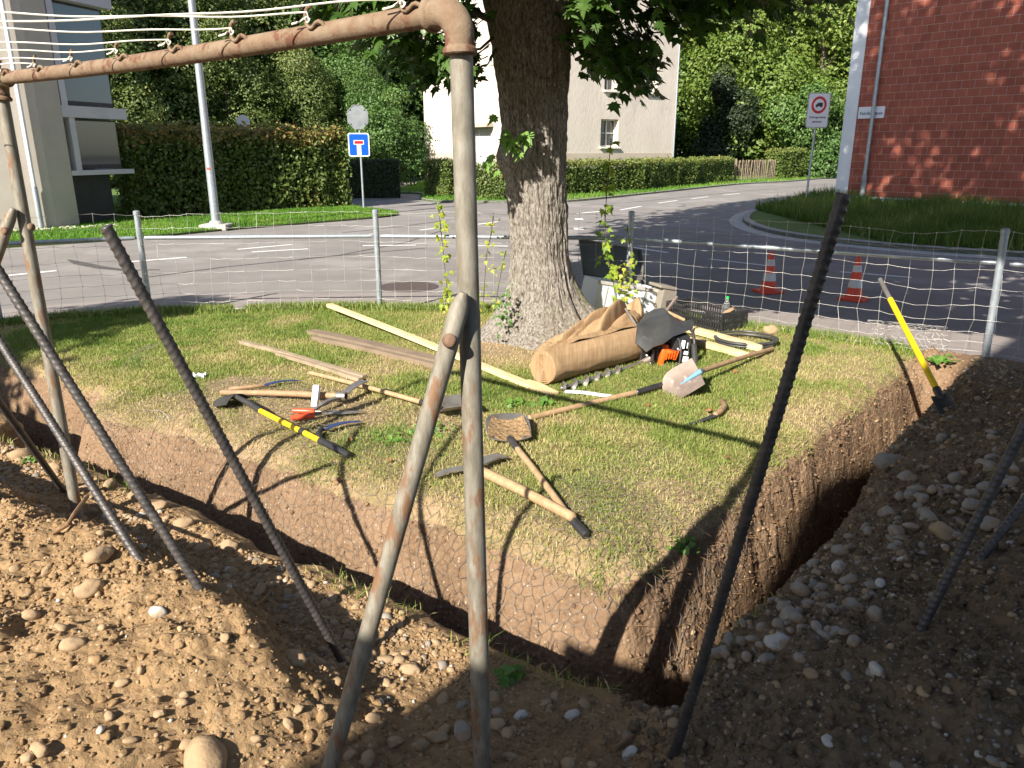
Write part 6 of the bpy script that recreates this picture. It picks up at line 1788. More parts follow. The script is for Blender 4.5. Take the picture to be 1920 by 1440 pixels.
# ------------------------------------------------------------------ tools and materials lying on the lawn
def LG(u, v, z=.03):
    p = HIT(u, v); q = G(u, v, p.z + z); return q
def stick(mb, p0, p1, r0, r1=None, bow=.0, n=10, seg=12, round_end=True):
    r1 = r0 if r1 is None else r1; p0 = Vector(p0); p1 = Vector(p1)
    pts = []; rs = []
    for k in range(n + 1):
        t = k / n; pts.append(lerp(p0, p1, t) + Vector((0, 0, bow * math.sin(PI * t)))); rs.append(r0 * (1 - t) + r1 * t)
    if round_end:
        d = (p1 - p0).normalized()
        pts = [p0 - d * r0 * .35] + pts + [p1 + d * r1 * .35]; rs = [r0 * .6] + rs + [r1 * .6]
    mb.tube(pts, rs, seg)
def blade(mb, c, ax, up, L, W, scoop, th=.004, tip=.55, shoulder=.96):
    """spade blade: c = middle of the shoulder edge, ax towards the tip"""
    ax = Vector(ax).normalized(); up = Vector(up); s_ = up.cross(ax).normalized(); up = ax.cross(s_)
    rows = 15; cols = 13; grid = []
    for i in range(rows):
        t = i / (rows - 1)
        w_ = W * (shoulder + (1 - shoulder) * min(t / .3, 1)) if t < tip else W * math.sqrt(max(1 - ((t - tip) / (1 - tip + .004)) ** 2.3, .0))
        row = []
        for j in range(cols):
            x = (j / (cols - 1) - .5)
            z = scoop * ((2 * x * w_ / W) ** 2) + scoop * .55 * (t - .45) ** 2
            row.append(Vector(c) + ax * L * t + s_ * x * w_ + up * z)
        grid.append(row)
    mb.sheet(grid, th)
Z = Vector((0, 0, 1))
# 1 spade with yellow shaft at the left
t = thing('drain_spade', 'spade with yellow shaft, black blade and black grip lying on the left of the lawn', 'spade', tuple(LG(555, 800)))
a, c, e, f = LG(468, 757, .07), LG(488, 770, .06), LG(600, 826, .05), LG(652, 853, .045)
mb = MB(); stick(mb, c, lerp(c, e, .70), .0175); stick(mb, lerp(c, e, .76), e, .0175); mb.build('shaft', M['yellow'], t, True)
mb = MB(); stick(mb, lerp(c, e, .695), lerp(c, e, .765), .019); mb.build('band', M['black'], t, True)
mb = MB(); stick(mb, e, f, .021, .019); mb.build('grip', M['black'], t, True)
s0 = LG(440, 742, .09)
mb = MB(); stick(mb, s0, a, .016, .020); stick(mb, a, c, .02, .021); sk = mb.build('socket', M['blackmetal'], t, True)
mb = MB(); blade(mb, s0 + Vector((.02, -.01, .02)), LG(400, 750, .02) - s0, Vector((.25, -.2, -1)), .21, .21, .055); mb.build('blade', M['blackmetal'], t, True)
# 2 grub hoe / mattock left
def mattock(label, h0, h1, hm, b1, b2, hr=.019, mat='ash_old', steel='steel', z=.05):
    t = thing('mattock', label, 'mattock', tuple(h0))
    mb = MB(); stick(mb, h0, hm, hr, hr * 1.15, .008); mb.build('handle', M[mat], t, True)
    d = (Vector(hm) - Vector(h0)).normalized()
    mb = MB(); mb.lathe([(.030, -.035), (.034, -.02), (.034, .02), (.030, .035), (.022, .035), (.022, -.035)], hm, d, 16, cap=False)
    # two arms
    for k, (q, w0, w1, tt) in enumerate((b1, b2)):
        q = Vector(q); m_ = Vector(hm); ax = (q - m_); L = ax.length; ax.normalize(); up = Z; s_ = up.cross(ax).normalized(); u_ = ax.cross(s_)
        rows = []
        for i in range(9):
            f_ = i / 8; w_ = w0 * (1 - f_) + w1 * f_
            cc = m_ + ax * (.025 + (L - .025) * f_) + u_ * (.014 * math.sin(PI * f_))
            rows.append([cc + (s_ if k == 0 else s_) * (x * w_) for x in (-.5, -.25, 0, .25, .5)])
        mb.sheet(rows, tt)
    mb.build('head', M[steel], t, True)
    return t
mattock('mattock with a wooden handle and brown steel head behind the orange handled shears', LG(416, 736, .035), None, LG(640, 743, .06), (LG(590, 768, .04), .045, .025, .014), (LG(683, 714, .10), .05, .075, .008), .020)
# 3 white carton with red print standing on the handle
q = LG(590, 760, .02)
t = thing('white_carton', 'narrow white carton with red print leaning beside the mattock handle', 'carton', tuple(q))
up_ = Vector((.10, .45, .9)).normalized(); ex_ = Vector((1, -.15, 0)).normalized(); nn_ = ex_.cross(up_).normalized(); up_ = nn_.cross(ex_) * -1 if nn_.cross(ex_).dot(Z) < 0 else nn_.cross(ex_)
mb = MB(); Mx = Matrix((ex_, nn_, up_)).transposed(); cc = q + up_ * .065
mb.box(cc, (.042, .034, .15), Mx, bev=.003); body = mb.build('box', M['signwhite'], t)
fn = nn_ if nn_.y < 0 else -nn_
mb = MB()
for k, (z0, hgt_, wd, xo) in enumerate([(-.036, .016, .026, 0), (-.014, .014, .022, .002), (.008, .016, .026, 0), (.028, .012, .02, -.002)]):
    for (dx, dz, w_, h_) in ((-wd / 2 + .002, 0, .009, hgt_), (0.002, hgt_ / 2 - .0025, wd * .8, .007), (0.002, -hgt_ / 2 + .0025, wd * .8 if k % 2 == 0 else .009, .007)):
        mb.box(cc + ex_ * (xo + dx) + up_ * (z0 + dz) + fn * .0176, (w_, .0012, h_), Mx)
mb.build('red_print', M['red'], body)
# 4 orange handled shears
t = thing('garden_shears', 'hand shears with two fat orange red grips lying by the yellow spade', 'shears', tuple(LG(570, 778)))
for (a, c, tip_) in (((549, 770), (590, 771), (640, 773)), ((546, 784), (590, 778), (682, 771))):
    mb = MB(); A_ = LG(*a, .035); C_ = LG(*c, .035); dd = C_ - A_
    mb.tube([A_ - dd * .02, A_ + dd * .02, A_ + dd * .25, A_ + dd * .6, A_ + dd * .93, C_], [.008, .017, .019, .0175, .0185, .012], 14); g_ = mb.build('grip', M['redorange'], t, True)
    T_ = LG(*tip_, .03); mb = MB(); mb.tube([C_, lerp(C_, T_, .5)], .005, 8)
    ax = (T_ - C_); mb.sheet([[lerp(C_, T_, .45) + Vector((0, y * .03, 0)), lerp(C_, T_, .75) + Vector((0, y * .045, 0)), T_ + Vector((0, y * .01, 0))] for y in (-.5, .5)], .004)
    mb.build('blade', M['steel'], t)
# 5 blue bladed folding saw
def saw(name, label, cat, gp_, bp_, gm, bm_, w_=.045, gr=.016):
    t = thing(name, label, cat, tuple(bp_[0]))
    mb = MB(); P_ = [Vector(p) for p in gp_]; mb.tube([P_[0] - (P_[1] - P_[0]) * .1] + P_ + [P_[-1] + (P_[-1] - P_[-2]) * .1], [gr * .6] + [gr] * len(P_) + [gr * .6], 12); mb.build('grip', M[gm], t, True)
    A_, B_ = Vector(bp_[0]), Vector(bp_[1]); ax = (B_ - A_).normalized(); s_ = Z.cross(ax).normalized()
    mb = MB(); rows = []
    for k in range(8):
        f_ = k / 7; w = w_ * (1 - .55 * f_); rows.append([lerp(A_, B_, f_) + s_ * (y * w) + Z * .006 * math.sin(PI * f_) + s_ * .02 * math.sin(PI * f_) for y in (-.5, 0, .5)])
    mb.sheet(rows, .004); mb.build('blade', M[bm_], t)
saw('pruning_saw', 'pruning saw with bright blue blade and black curved grip beside the yellow spade', 'saw', [LG(600, 822, .03), LG(597, 812, .035), LG(603, 804, .04), LG(614, 803, .04)], (LG(610, 803, .045), LG(676, 790, .03)), 'black', 'bluesteel', .06)
saw('pruning_saw', 'long saw with dark blue blade and straight wooden handle behind the mattock handle', 'saw', [LG(432, 729, .03), LG(465, 726, .03), LG(498, 722, .03)], (LG(496, 722, .04), LG(560, 713, .03)), 'ash_old', 'bluesteel', .05, .014)
saw('pruning_saw', 'saw with a hooked wooden pistol grip and dark blade in the sunny lawn at right', 'saw', [LG(1354, 752, .035), LG(1359, 762, .04), LG(1350, 772, .04), LG(1341, 778, .04)], (LG(1345, 776, .04), LG(1286, 797, .015)), 'ash_old', 'blackmetal', .045, .019)
# 6 shovels
def shovel(label, blade_c, blade_tip, hp, he, W, Lb, scoop, up=Z, hmat='ash', bmat='steel', grip=None, r=.0175, dirt=None, rib=None, band=None, sock=.13):
    t = thing('shovel', label, 'shovel', tuple(blade_c))
    ax = Vector(blade_tip) - Vector(blade_c)
    mb = MB(); blade(mb, blade_c, ax, up, Lb, W, scoop); bl = mb.build('blade', M[bmat], t, True)
    hp = Vector(hp); he = Vector(he); d = (he - hp).normalized()
    mb = MB(); axn = ax.normalized(); stick(mb, Vector(blade_c) + axn * .02 + Vector(up) * .012, hp + d * sock, .020, .021, 0.0); mb.build('socket', M['blackmetal'] if bmat == 'steel' else M[bmat], t, True)
    mb = MB(); stick(mb, hp + d * sock * .8, he, r, r * .93, .006); mb.build('handle', M[hmat], t, True)
    if grip: mb = MB(); stick(mb, he, grip, .021, .023); mb.build('grip', M['black'], t, True)
    if band: mb = MB(); stick(mb, band[0], band[1], r * 1.12); mb.build('band', M['black'], t, True)
    if rib:
        mb = MB(); mb.tube([Vector(blade_c) + axn * .0 + Vector(up) * .024, Vector(blade_c) + axn * Lb * .25 + Vector(up) * .018, Vector(blade_c) + axn * Lb * .55 + Vector(up) * .002], [.021, .016, .003], 10); mb.build('rib', M[rib], bl, True)
    if dirt:
        s_ = Vector(up).cross(axn).normalized(); rows = []
        for i in range(9):
            f_ = i / 8; row = []
            for j in range(9):
                x = (j / 8 - .5) * .93; tt = .03 + .70 * f_ + .03 * math.sin(j * 2.1 + i)
                z = scoop * (2 * x) ** 2 + scoop * .55 * (tt - .45) ** 2 + .006 + .006 * math.sin(3 * i + 2 * j)
                row.append(Vector(blade_c) + axn * Lb * tt + s_ * x * W * (1 - .25 * f_ ** 3) + Vector(up) * z)
            rows.append(row)
        mb = MB(); mb.sheet(rows, .006); mb.build('dried_earth', M['soil_tan'], bl, True)
    return t
shovel('round pointed shovel caked with dry earth lying face up in the middle of the lawn', LG(956, 828, .03), LG(949, 778, .075), LG(962, 831, .04), LG(1062, 962, .04), .27, .40, .030, grip=LG(1098, 1002, .03), dirt=True, bmat='steel', r=.0185, sock=.10)
shovel('muddy shovel with a sky blue rib on its blade lying beside the earth auger', LG(1313, 700, .16), LG(1255, 733, .02), LG(1312, 697, .12), LG(1448, 654, .03), .285, .30, .035, up=Vector((.2, -.42, .88)).normalized(), hmat='ash_old', bmat='steel_dirty', rib='bluepaint', r=.0195, sock=.04)
shovel('shovel with a pale blade and black banded shaft, partly hidden by the rusty post', LG(822, 771, .05), LG(878, 762, .06), LG(812, 760, .06), LG(582, 699, .03), .24, .28, .055, hmat='ash', bmat='steel', band=(LG(722, 733, .045), LG(733, 736, .045)), r=.0175, sock=.12)
# mattock in front
mattock('mattock with a thick pale handle, its head half hidden behind the rusty post', LG(1074, 970, .055), None, LG(885, 876, .05), (LG(816, 893, .03), .05, .03, .012), (LG(944, 854, .04), .055, .085, .008), .0245, 'ash', 'steel')
# long pick handle with black ferrule
t = thing('long_handle', 'long pale tool handle with a dark ferrule lying in front of the auger bit', 'tool handle', tuple(LG(1100, 760)))
mb = MB(); stick(mb, LG(992, 784, .03), LG(1196, 735, .035), .020, .021); mb.build('handle', M['ash'], t, True)
mb = MB(); stick(mb, LG(1193, 736, .035), LG(1244, 721, .035), .022, .024); stick(mb, LG(1244, 721, .035), LG(1262, 712, .03), .014, .012); mb.build('ferrule', M['blackmetal'], t, True)
# yellow steel bar leaning in the right trench
b0 = HIT(1778, 772); tp = D(1650, 524, 6.05)
t = thing('digging_bar', 'yellow digging bar with a bare steel end standing in the right trench', 'digging bar', tuple(b0))
P_ = lambda f_: lerp(tp, b0, f_)
mb = MB(); stick(mb, P_(0), P_(.19), .0165); mb.build('steel_end', M['steel'], t, True)
mb = MB(); stick(mb, P_(.18), P_(.86), .021); mb.build('shaft', M['yellow'], t, True)
mb = MB(); stick(mb, P_(.855), P_(.92), .026); blade(mb, P_(.90), b0 - tp, Vector((-.3, -1, 0)), .30, .11, .02); mb.build('foot', M['blackmetal'], t, True)
# small black bar end on the pavement edge
mb = MB(); mb.bar(LG(1660, 625, .05), LG(1698, 655, .06), .04, .03); tag(mb.build('rubber_strip', M['rubber']), 'short black rubber strip lying at the pavement edge by the yellow bar', 'rubber strip')

# timber
def lath(name, label, cat, a, c, w_, h_, mat, group=None, point=False):
    a = Vector(a); c = Vector(c); mb = MB()
    d = (c - a).normalized(); s_ = Z.cross(d).normalized(); u_ = d.cross(s_)
    n_ = 14; rings = []
    for k in range(n_ + 1):
        f_ = k / n_; p_ = lerp(a, c, f_) + u_ * .004 * math.sin(5 * f_) + s_ * .006 * math.sin(3.1 * f_)
        k_ = 1.0 if not (point and k == n_) else .25
        rings.append([p_ + s_ * x * w_ / 2 * k_ + u_ * z * h_ / 2 for x, z in ((-1, -1), (1, -1), (1, 1), (-1, 1))])
    if point: rings[-1] = [p + d * .06 for p in rings[-1]]
    vs = [p for r_ in rings for p in r_]; fs = [[0, 1, 2, 3], [n_ * 4 + 3, n_ * 4 + 2, n_ * 4 + 1, n_ * 4]]
    for k in range(n_):
        for j in range(4):
            fs.append([k * 4 + j, (k + 1) * 4 + j, (k + 1) * 4 + (j + 1) % 4, k * 4 + (j + 1) % 4])
    mb.add(vs, fs)
    return tag(mb.build(name, M[mat]), label, cat, group)
G1 = 'timber lying on the lawn'
lath('wooden_lath', 'longest fresh pine lath running from the fence to the burlap roll', 'lath', G(617, 572, .11), LG(1034, 738, .02), .06, .035, 'lath', G1)
lath('wooden_plank', 'muddy grey brown plank lying behind the rusty post, upper of two', 'plank', LG(584, 622, .03), LG(828, 676, .03), .11, .035, 'plank_grey', G1)
lath('wooden_plank', 'muddy grey brown plank lying behind the rusty post, lower of two', 'plank', LG(588, 634, .025), LG(838, 690, .025), .05, .045, 'plank_grey', G1)
lath('wooden_lath', 'weathered grey lath of a pair on the left of the lawn, rear one', 'lath', LG(452, 641, .03), LG(684, 706, .035), .045, .03, 'lath_old', G1)
lath('wooden_lath', 'weathered grey lath of a pair on the left of the lawn, front one', 'lath', LG(520, 664, .025), LG(676, 711, .025), .04, .028, 'lath_old', G1)
lath('wooden_lath', 'short white painted lath end below the auger bit tip', 'lath', LG(1060, 734, .025), LG(1146, 742, .025), .03, .015, 'white', G1)
lath('wooden_lath', 'tapered end of a lath sticking out from under the burlap roll', 'lath', LG(985, 715, .03), LG(1040, 737, .025), .07, .02, 'lath', G1)
lath('wooden_stake', 'pale pointed wooden stake beside the black crate, rear one', 'stake', LG(1262, 610, .05), LG(1418, 650, .05), .062, .055, 'lath', 'pale pointed stakes', True)
lath('wooden_stake', 'pale pointed wooden stake beside the black crate, front one', 'stake', LG(1270, 633, .035), LG(1395, 664, .035), .062, .05, 'lath', 'pale pointed stakes', True)
# hose coil
c = LG(1398, 641, .02)
t = MB()
for k in range(4):
    R_ = .245 - .014 * (k % 2) + .004 * k; zz = .012 + .016 * (k // 2) + .004 * k
    pts = [c + Vector((R_ * math.cos(a) * 1.08 + .006 * math.sin(3 * a + k), R_ * math.sin(a) + .006 * math.cos(2 * a + k), zz)) for a in np.linspace(0, 2 * PI, 56)[:-1]]
    t.tube(pts, .010, 9, closed=True)
tag(t.build('hose_coil', M['rubber'], None, True), 'flat coil of black hose on the grass right of the stakes', 'hose')
# blue white wrapper
q = LG(372, 704, .02); mb = MB(); mb.sheet([[q + Vector((x * .05, y * .03, .02 * math.sin(3 * x + 5 * y))) for x in (-1, -.5, 0, .5, 1)] for y in (-1, -.3, .3, 1)], .002)
tag(mb.build('plastic_wrapper', M['signwhite']), 'crumpled white plastic wrapper on the grass behind the leaning bar', 'wrapper')
# twigs on the spoil
for lab, px, r_ in [('crooked brown root lying on the crest of the sandy heap', [(165, 938), (140, 975), (128, 995), (100, 1012)], .010), ('short pale twig lying in the shade behind the soil heap', [(480, 1142), (498, 1128), (512, 1110)], .005), ('thin straw stalk on the sandy heap at left', [(20, 1067), (45, 1060), (68, 1055)], .003), ('rusty red splinter of wood on the shaded mound by the bottom edge', [(1150, 1415), (1185, 1388)], .007)]:
    mb = MB(); P_ = [HIT(u, v) + Vector((0, 0, r_ + .012)) for u, v in px]; mb.tube(P_, [r_ * (1 - .15 * k) for k in range(len(P_))], 8); tag(mb.build('root' if 'root' in lab else 'twig', M['root']), lab, 'twig')

# burlap: a roll with its loose end bunched behind it
e0 = LG(1016, 722, 0); e1 = LG(1215, 664, 0); RB = .135
ax = (e1 - e0).normalized()
t = thing('burlap_roll', 'thick roll of tan burlap with its loose end bunched up behind it', 'burlap roll', tuple(e0))
rows = 70; seg = 72; ss = np.linspace(0, (e1 - e0).length, rows); th = np.arange(seg) / seg * 2 * PI
T, S_ = np.meshgrid(th, ss)
sdv = np.array([-ax.y, ax.x, 0]); 
rr_ = RB * (1 + .05 * fbm(np.cos(T) * 1.4 + S_ * .9, np.sin(T) * 1.4, S_ * 2.5, seed=5) + .02 * fbm(S_ * 9, np.cos(T) * 3, np.sin(T) * 3, seed=6) + .045 * fbm(S_ * 16 + .8 * np.sin(T), T * .3, seed=7, octv=2) * sstep(.30, 0, S_) + .018 * fbm(np.cos(T) * 5, np.sin(T) * 5, S_ * 6 + 4, seed=8, octv=2) + .025 * np.exp(-((T - 2.2 - .15 * np.sin(S_ * 5)) / .12) ** 2)) * (1 - .03 * sstep(.05, 0, S_))
cz = RB * .93
Vr = np.array(e0[:])[None, None] + S_[..., None] * np.array(ax[:]) + (rr_ * np.cos(T))[..., None] * sdv + np.stack([0 * T, 0 * T, cz + rr_ * np.sin(T) * np.where(np.sin(T) < 0, .90, 1.0)], -1)
i = np.arange(rows * seg).reshape(rows, seg)
F = np.stack([i[:-1], np.roll(i[:-1], -1, 1), np.roll(i[1:], -1, 1), i[1:]], -1).reshape(-1, 4)
# end spirals: rings stepping in
V = Vr.reshape(-1, 3); base_n = len(V); extra = []; Fx = []
prev = i[0]
nr = 16
for k in range(1, nr + 1):
    f_ = 1 - k / nr; dep = (.022 if k % 2 else -.012) + .016 * (k / nr)
    ring = np.array(e0[:])[None] + np.array(ax[:])[None] * dep + np.stack([0 * th, 0 * th, cz + rr_[0] * f_ * np.sin(th) * .97], -1) + (rr_[0] * f_ * np.cos(th))[:, None] * sdv
    cur = base_n + len(extra) * seg + np.arange(seg); extra.append(ring)
    Fx.append(np.stack([np.roll(prev, -1), prev, cur, np.roll(cur, -1)], -1)); prev = cur
V = np.concatenate([V] + extra); F = np.concatenate([F] + Fx)
np_mesh('roll', V, F, M['burlap'], t, True)
# loose folds
gu = np.linspace(0, 1, 90); gv = np.linspace(0, 1, 60)
U_, V_ = np.meshgrid(gu, gv)
f0 = np.array(LG(1000, 660, 0)[:]); f1 = np.array(LG(1205, 608, 0)[:])   # rear foot line
r0_ = np.array((e0 + Vector((0, 0, 0)))[:]) + sdv * .02; r1_ = np.array((e1)[:]) + sdv * .02
if sdv[1] < 0: pass
near = r0_[None, None] * (1 - U_[..., None]) + r1_[None, None] * U_[..., None] + sdv * .045
rear = f0[None, None] * (1 - U_[..., None]) + f1[None, None] * U_[..., None]
Pm = near * (1 - V_[..., None]) + rear * V_[..., None]
prof = np.interp(V_, [0, .10, .22, .36, .58, .80, .93, 1], [.262, .245, .215, .265, .285, .215, .08, .012])
sc_u = np.where(V_ > .2, .60 + .52 * sstep(.08, .80, U_), 1.0) * sstep(-.03, .09, U_) * (1 - .6 * sstep(.94, 1.0, U_))
w_ = fbm(U_ * 2.4 + .5 * V_, V_ * 2.6, seed=13, octv=2)
crease = np.zeros_like(U_)
for (cu, cv, sl, dp, wd, ln) in ((.30, .42, .9, .07, .035, .22), (.55, .50, .55, .10, .045, .30), (.74, .40, 1.4, .12, .05, .25), (.88, .55, -.8, .09, .04, .25), (.15, .6, -1.2, .05, .03, .2)):
    a_ = math.atan(sl); du = (U_ - cu) * 1.6; dv = V_ - cv
    along = du * math.cos(a_) + dv * math.sin(a_); acr = -du * math.sin(a_) + dv * math.cos(a_) + .05 * np.sin(along * 9)
    e_ = np.exp(-(along / ln) ** 2)
    crease += e_ * (-dp * np.exp(-(acr / wd) ** 2) + .6 * dp * np.exp(-((acr - 2.0 * wd) / (1.3 * wd)) ** 2))
z_ = prof * sc_u * (1 + .28 * w_) + crease * sstep(.08, .25, V_) * sstep(1.0, .85, V_) * sc_u
z_ = np.maximum(z_, .012)
Pm = Pm + np.stack([.03 * fbm(U_ * 5, V_ * 5, seed=15), .03 * fbm(U_ * 5, V_ * 5, seed=16), z_ + .003 * fbm(U_ * 14, V_ * 10, seed=17)], -1)
mb = MB(); mb.sheet([[Vector(q) for q in row] for row in Pm], .004); mb.build('loose_end', M['burlap'], t, True, 80)

# earth auger
ab = LG(1250, 684, 0)
t = thing('earth_auger', 'motor earth auger with black guard, orange engine and spiral steel bit lying by the burlap', 'earth auger', tuple(ab))
dB = (ab - EYE).dot(FW)
P6 = lambda u, v, dd=0.0: D(u, v, dB + dd)
b1 = LG(1052, 728, .035); b2 = P6(1208, 679, .02)
mb = MB(); stick(mb, b1, b2, .013, .016); 
d = (b2 - b1); L = d.length; d.normalize(); s1 = d.cross(Z).normalized(); s2 = s1.cross(d)
rows = []; nT = 5.6
for k in range(150):
    f_ = k / 149; a = f_ * nT * 2 * PI; o = s1 * math.cos(a) + s2 * math.sin(a); cc = b1 + d * (L * .70 * f_)
    rows.append([cc + o * .012, cc + o * .028 + d * .002, cc + o * .044])
mb.sheet(rows, .004); mb.build('bit', M['steel'], t, True)
mb = MB(); stick(mb, P6(1198, 683, .02), P6(1218, 673, .02), .024, .026); mb.build('chuck', M['steel_dirty'], t, True)
# guard pad
def bez(p, n): # polyline resample
    P_ = [Vector(q) for q in p]; Ls = [0]
    for a, c in zip(P_[:-1], P_[1:]): Ls.append(Ls[-1] + (c - a).length)
    out = []
    for k in range(n):
        s_ = Ls[-1] * k / (n - 1)
        for i in range(len(P_) - 1):
            if s_ <= Ls[i + 1] + 1e-9:
                out.append(lerp(P_[i], P_[i + 1], (s_ - Ls[i]) / max(Ls[i + 1] - Ls[i], 1e-9))); break
    return out
topc = bez([P6(1194, 612, .20), P6(1206, 596, .27), P6(1224, 581, .33), P6(1243, 578, .36), P6(1243, 592, .30), P6(1262, 604, .26), P6(1278, 606, .25), P6(1296, 611, .24)], 17)
botc = bez([P6(1191, 643, -.10), P6(1200, 650, -.13), P6(1213, 662, -.16), P6(1222, 652, -.16), P6(1244, 645, -.14), P6(1262, 631, -.08), P6(1280, 625, -.02), P6(1298, 616, .06)], 17)
grid = []
for i in range(12):
    f_ = i / 11; row = []
    for j in range(17):
        q = lerp(topc[j], botc[j], f_); q = q + Vector((0, -.05, .085)) * math.sin(PI * f_) * (.7 + .3 * math.sin(PI * j / 16)) + Vector((0, 0, .02 * math.sin(4.2 * j / 16 * PI) * math.sin(PI * f_)))
        row.append(q)
    grid.append(row)
mb = MB(); mb.sheet(grid, .012); mb.build('guard', M['rubber'], t, True, 70)
# engine block with cover, fan housing, tank
mb = MB(); mb.box(P6(1235, 664, .10), (.16, .20, .20), Matrix.Rotation(.35, 3, 'Z'), .03); mb.box(P6(1265, 650, .12), (.22, .22, .26), Matrix.Rotation(.35, 3, 'Z'), .06); mb.build('engine', M['black'], t, True)
mb = MB()
mb.box(P6(1241, 671, -.03), (.045, .06, .16), Matrix.Rotation(.2, 3, 'Y'), .012); mb.box(P6(1256, 664, -.03), (.12, .07, .075), Matrix.Rotation(.25, 3, 'Y'), .015); mb.box(P6(1247, 651, -.0), (.06, .05, .05), None, .015)
for k in range(5): mb.box(P6(1250 + 5 * k, 668 - 1.2 * k, -.075), (.006, .02, .06), Matrix.Rotation(.25, 3, 'Y'))
mb.build('starter_cover', M['orange'], t, True)
mb = MB()
for (u, v, w_, h_, r_) in ((1281, 646, .030, .07, .1), (1286, 662, .034, .03, .2), (1276, 656, .02, .012, 0), (1285, 674, .045, .05, .15), (1271, 654, .012, .012, 0), (1289, 648, .008, .05, .1)): mb.box(P6(u, v, -.055), (w_, .012, h_), Matrix.Rotation(r_, 3, 'Y'), .003)
mb.build('white_lettering', M['signwhite'], t)
mb = MB(); mb.box(P6(1208, 666, .03), (.085, .012, .20), Matrix.Rotation(.15, 3, 'Y') @ Matrix.Rotation(.6, 3, 'Z'), .004); pl_ = mb.build('side_plate', M['blackmetal'], t)
mb = MB()
for (u, v) in ((1213, 666), (1219, 670), (1221, 681)): mb.lathe([(.010, 0), (.010, .008), (.005, .012)], P6(u, v, .0), (-.2, -1, .2), 10)
mb.build('plate_bolts', M['alu'], pl_)
mb = MB()
mb.tube([P6(1225, 655, -.08), P6(1223, 680, -.06), P6(1226, 694, -.03), P6(1240, 706, .02)], .012, 10)
mb.tube([P6(1292, 614, .10), P6(1299, 622, .02), P6(1302, 640, -.02), P6(1302, 660, -.02)], .014, 10)
mb.tube([P6(1262, 624, .05), P6(1275, 640, -.05), P6(1277, 660, -.06), P6(1274, 682, -.03), P6(1240, 692, .0)], .011, 10)
mb.tube([P6(1294, 640, .0), P6(1290, 668, .04), P6(1280, 690, .04)], .011, 10)
mb.build('frame', M['blackmetal'], t, True)
mb = MB(); stick(mb, P6(1301, 646, -.02), P6(1303, 684, .0), .024, .024); mb.build('grip', M['rubber'], t, True)
mb = MB(); stick(mb, P6(1173, 579, .34), P6(1198, 618, .18), .011); mb.build('handle_bar', M['steel'], t, True)

# black fruit crate with tools in it
cA = LG(1248, 600, 0); cB = LG(1352, 626, 0); 
exc = (cB - cA).normalized(); eyc = Vector((-exc.y, exc.x, 0)); CL = (cB - cA).length; CW = .36; CHt = .20
t = thing('plastic_crate', 'black slatted plastic crate standing at the lawn edge by the pavement', 'crate', tuple(cA))
Lc = lambda x, y, z: cA + exc * x + eyc * y + Vector((0, 0, z))
Mc = Matrix((exc, eyc, Z)).transposed()
def cbox(mb, x0, x1, y0, y1, z0, z1): mb.box(Lc((x0 + x1) / 2, (y0 + y1) / 2, (z0 + z1) / 2), (x1 - x0, y1 - y0, z1 - z0), Mc)
mb = MB(); cbox(mb, 0, CL, 0, CW, .01, .025); mb.build('floor', M['black'], t)
def side(x0, x1, y0, y1, along, H_, notch=False):
    mb = MB(); tk = .012
    L_ = (x1 - x0) if along == 'x' else (y1 - y0)
    def piece(s0, s1, z0, z1):
        if along == 'x': cbox(mb, x0 + s0, x0 + s1, y0 - tk / 2, y0 + tk / 2, z0, z1)
        else: cbox(mb, x0 - tk / 2, x0 + tk / 2, y0 + s0, y0 + s1, z0, z1)
    for z in (.026, H_ * .45, H_ * .72): piece(0, L_, z, z + .016)
    if notch:
        piece(0, L_ * .30, H_ - .022, H_); piece(L_ * .70, L_, H_ - .022, H_)
    else: piece(0, L_, H_ - .025, H_)
    n_ = int(L_ / .030)
    for k in range(n_ + 1):
        s_ = k * (L_ - .010) / n_; top = H_ - .02 if not (notch and .30 < s_ / L_ < .70) else H_ * .72
        wd = .010 if k not in (0, n_) else .016
        piece(s_, s_ + wd, .024, top)
    return mb
side(0, CL, 0, 0, 'x', CHt, True).build('side', M['black'], t); side(0, CL, CW, CW, 'x', CHt, False).build('side', M['black'], t)
side(0, 0, 0, CW, 'y', CHt).build('side', M['black'], t); side(CL, CL, 0, CW, 'y', CHt).build('side', M['black'], t)
bt = Lc(CL * .80, CW * .55, .03)
mb = MB(); mb.lathe([(.040, 0), (.043, .01), (.043, .13), (.041, .15), (.043, .17), (.038, .205), (.020, .250), (.013, .265), (.013, .28)], bt, (.06, -.05, 1), 22)
t2 = thing('water_bottle', 'clear plastic bottle with a green cap standing in the black crate', 'bottle', tuple(bt))
mb.build('bottle_body', M['bottle'], t2, True)
mb = MB(); mb.lathe([(.0155, 0), (.0155, .02), (.013, .022)], bt + Vector((.06, -.05, 1)).normalized() * .272, (.06, -.05, 1), 16); mb.build('cap', M['green_cap'], t2, True)
t3 = thing('hammer', 'hammer with a wooden handle lying across the left end of the black crate', 'hammer', tuple(Lc(.06, .1, .2)))
mb = MB(); stick(mb, P6(1252, 586, .30), P6(1283, 600, .30), .017, .015); mb.build('handle', M['ash'], t3, True)
mb = MB(); mb.bar(P6(1244, 590, .30), P6(1270, 556, .34), .022, .022, bev=.004); mb.build('head', M['steel_dirty'], t3)
lath('wood_offcut', 'cut piece of fresh wood lying in the crate behind the auger guard', 'wood offcut', P6(1250, 612, .32), P6(1275, 598, .36), .05, .03, 'lath')
lath('wood_offcut', 'curved brown wooden grip sticking up at the right end of the crate', 'wood offcut', Lc(CL * .86, CW * .35, .15), Lc(CL * .98, CW * .45, .235), .035, .03, 'ash_old')

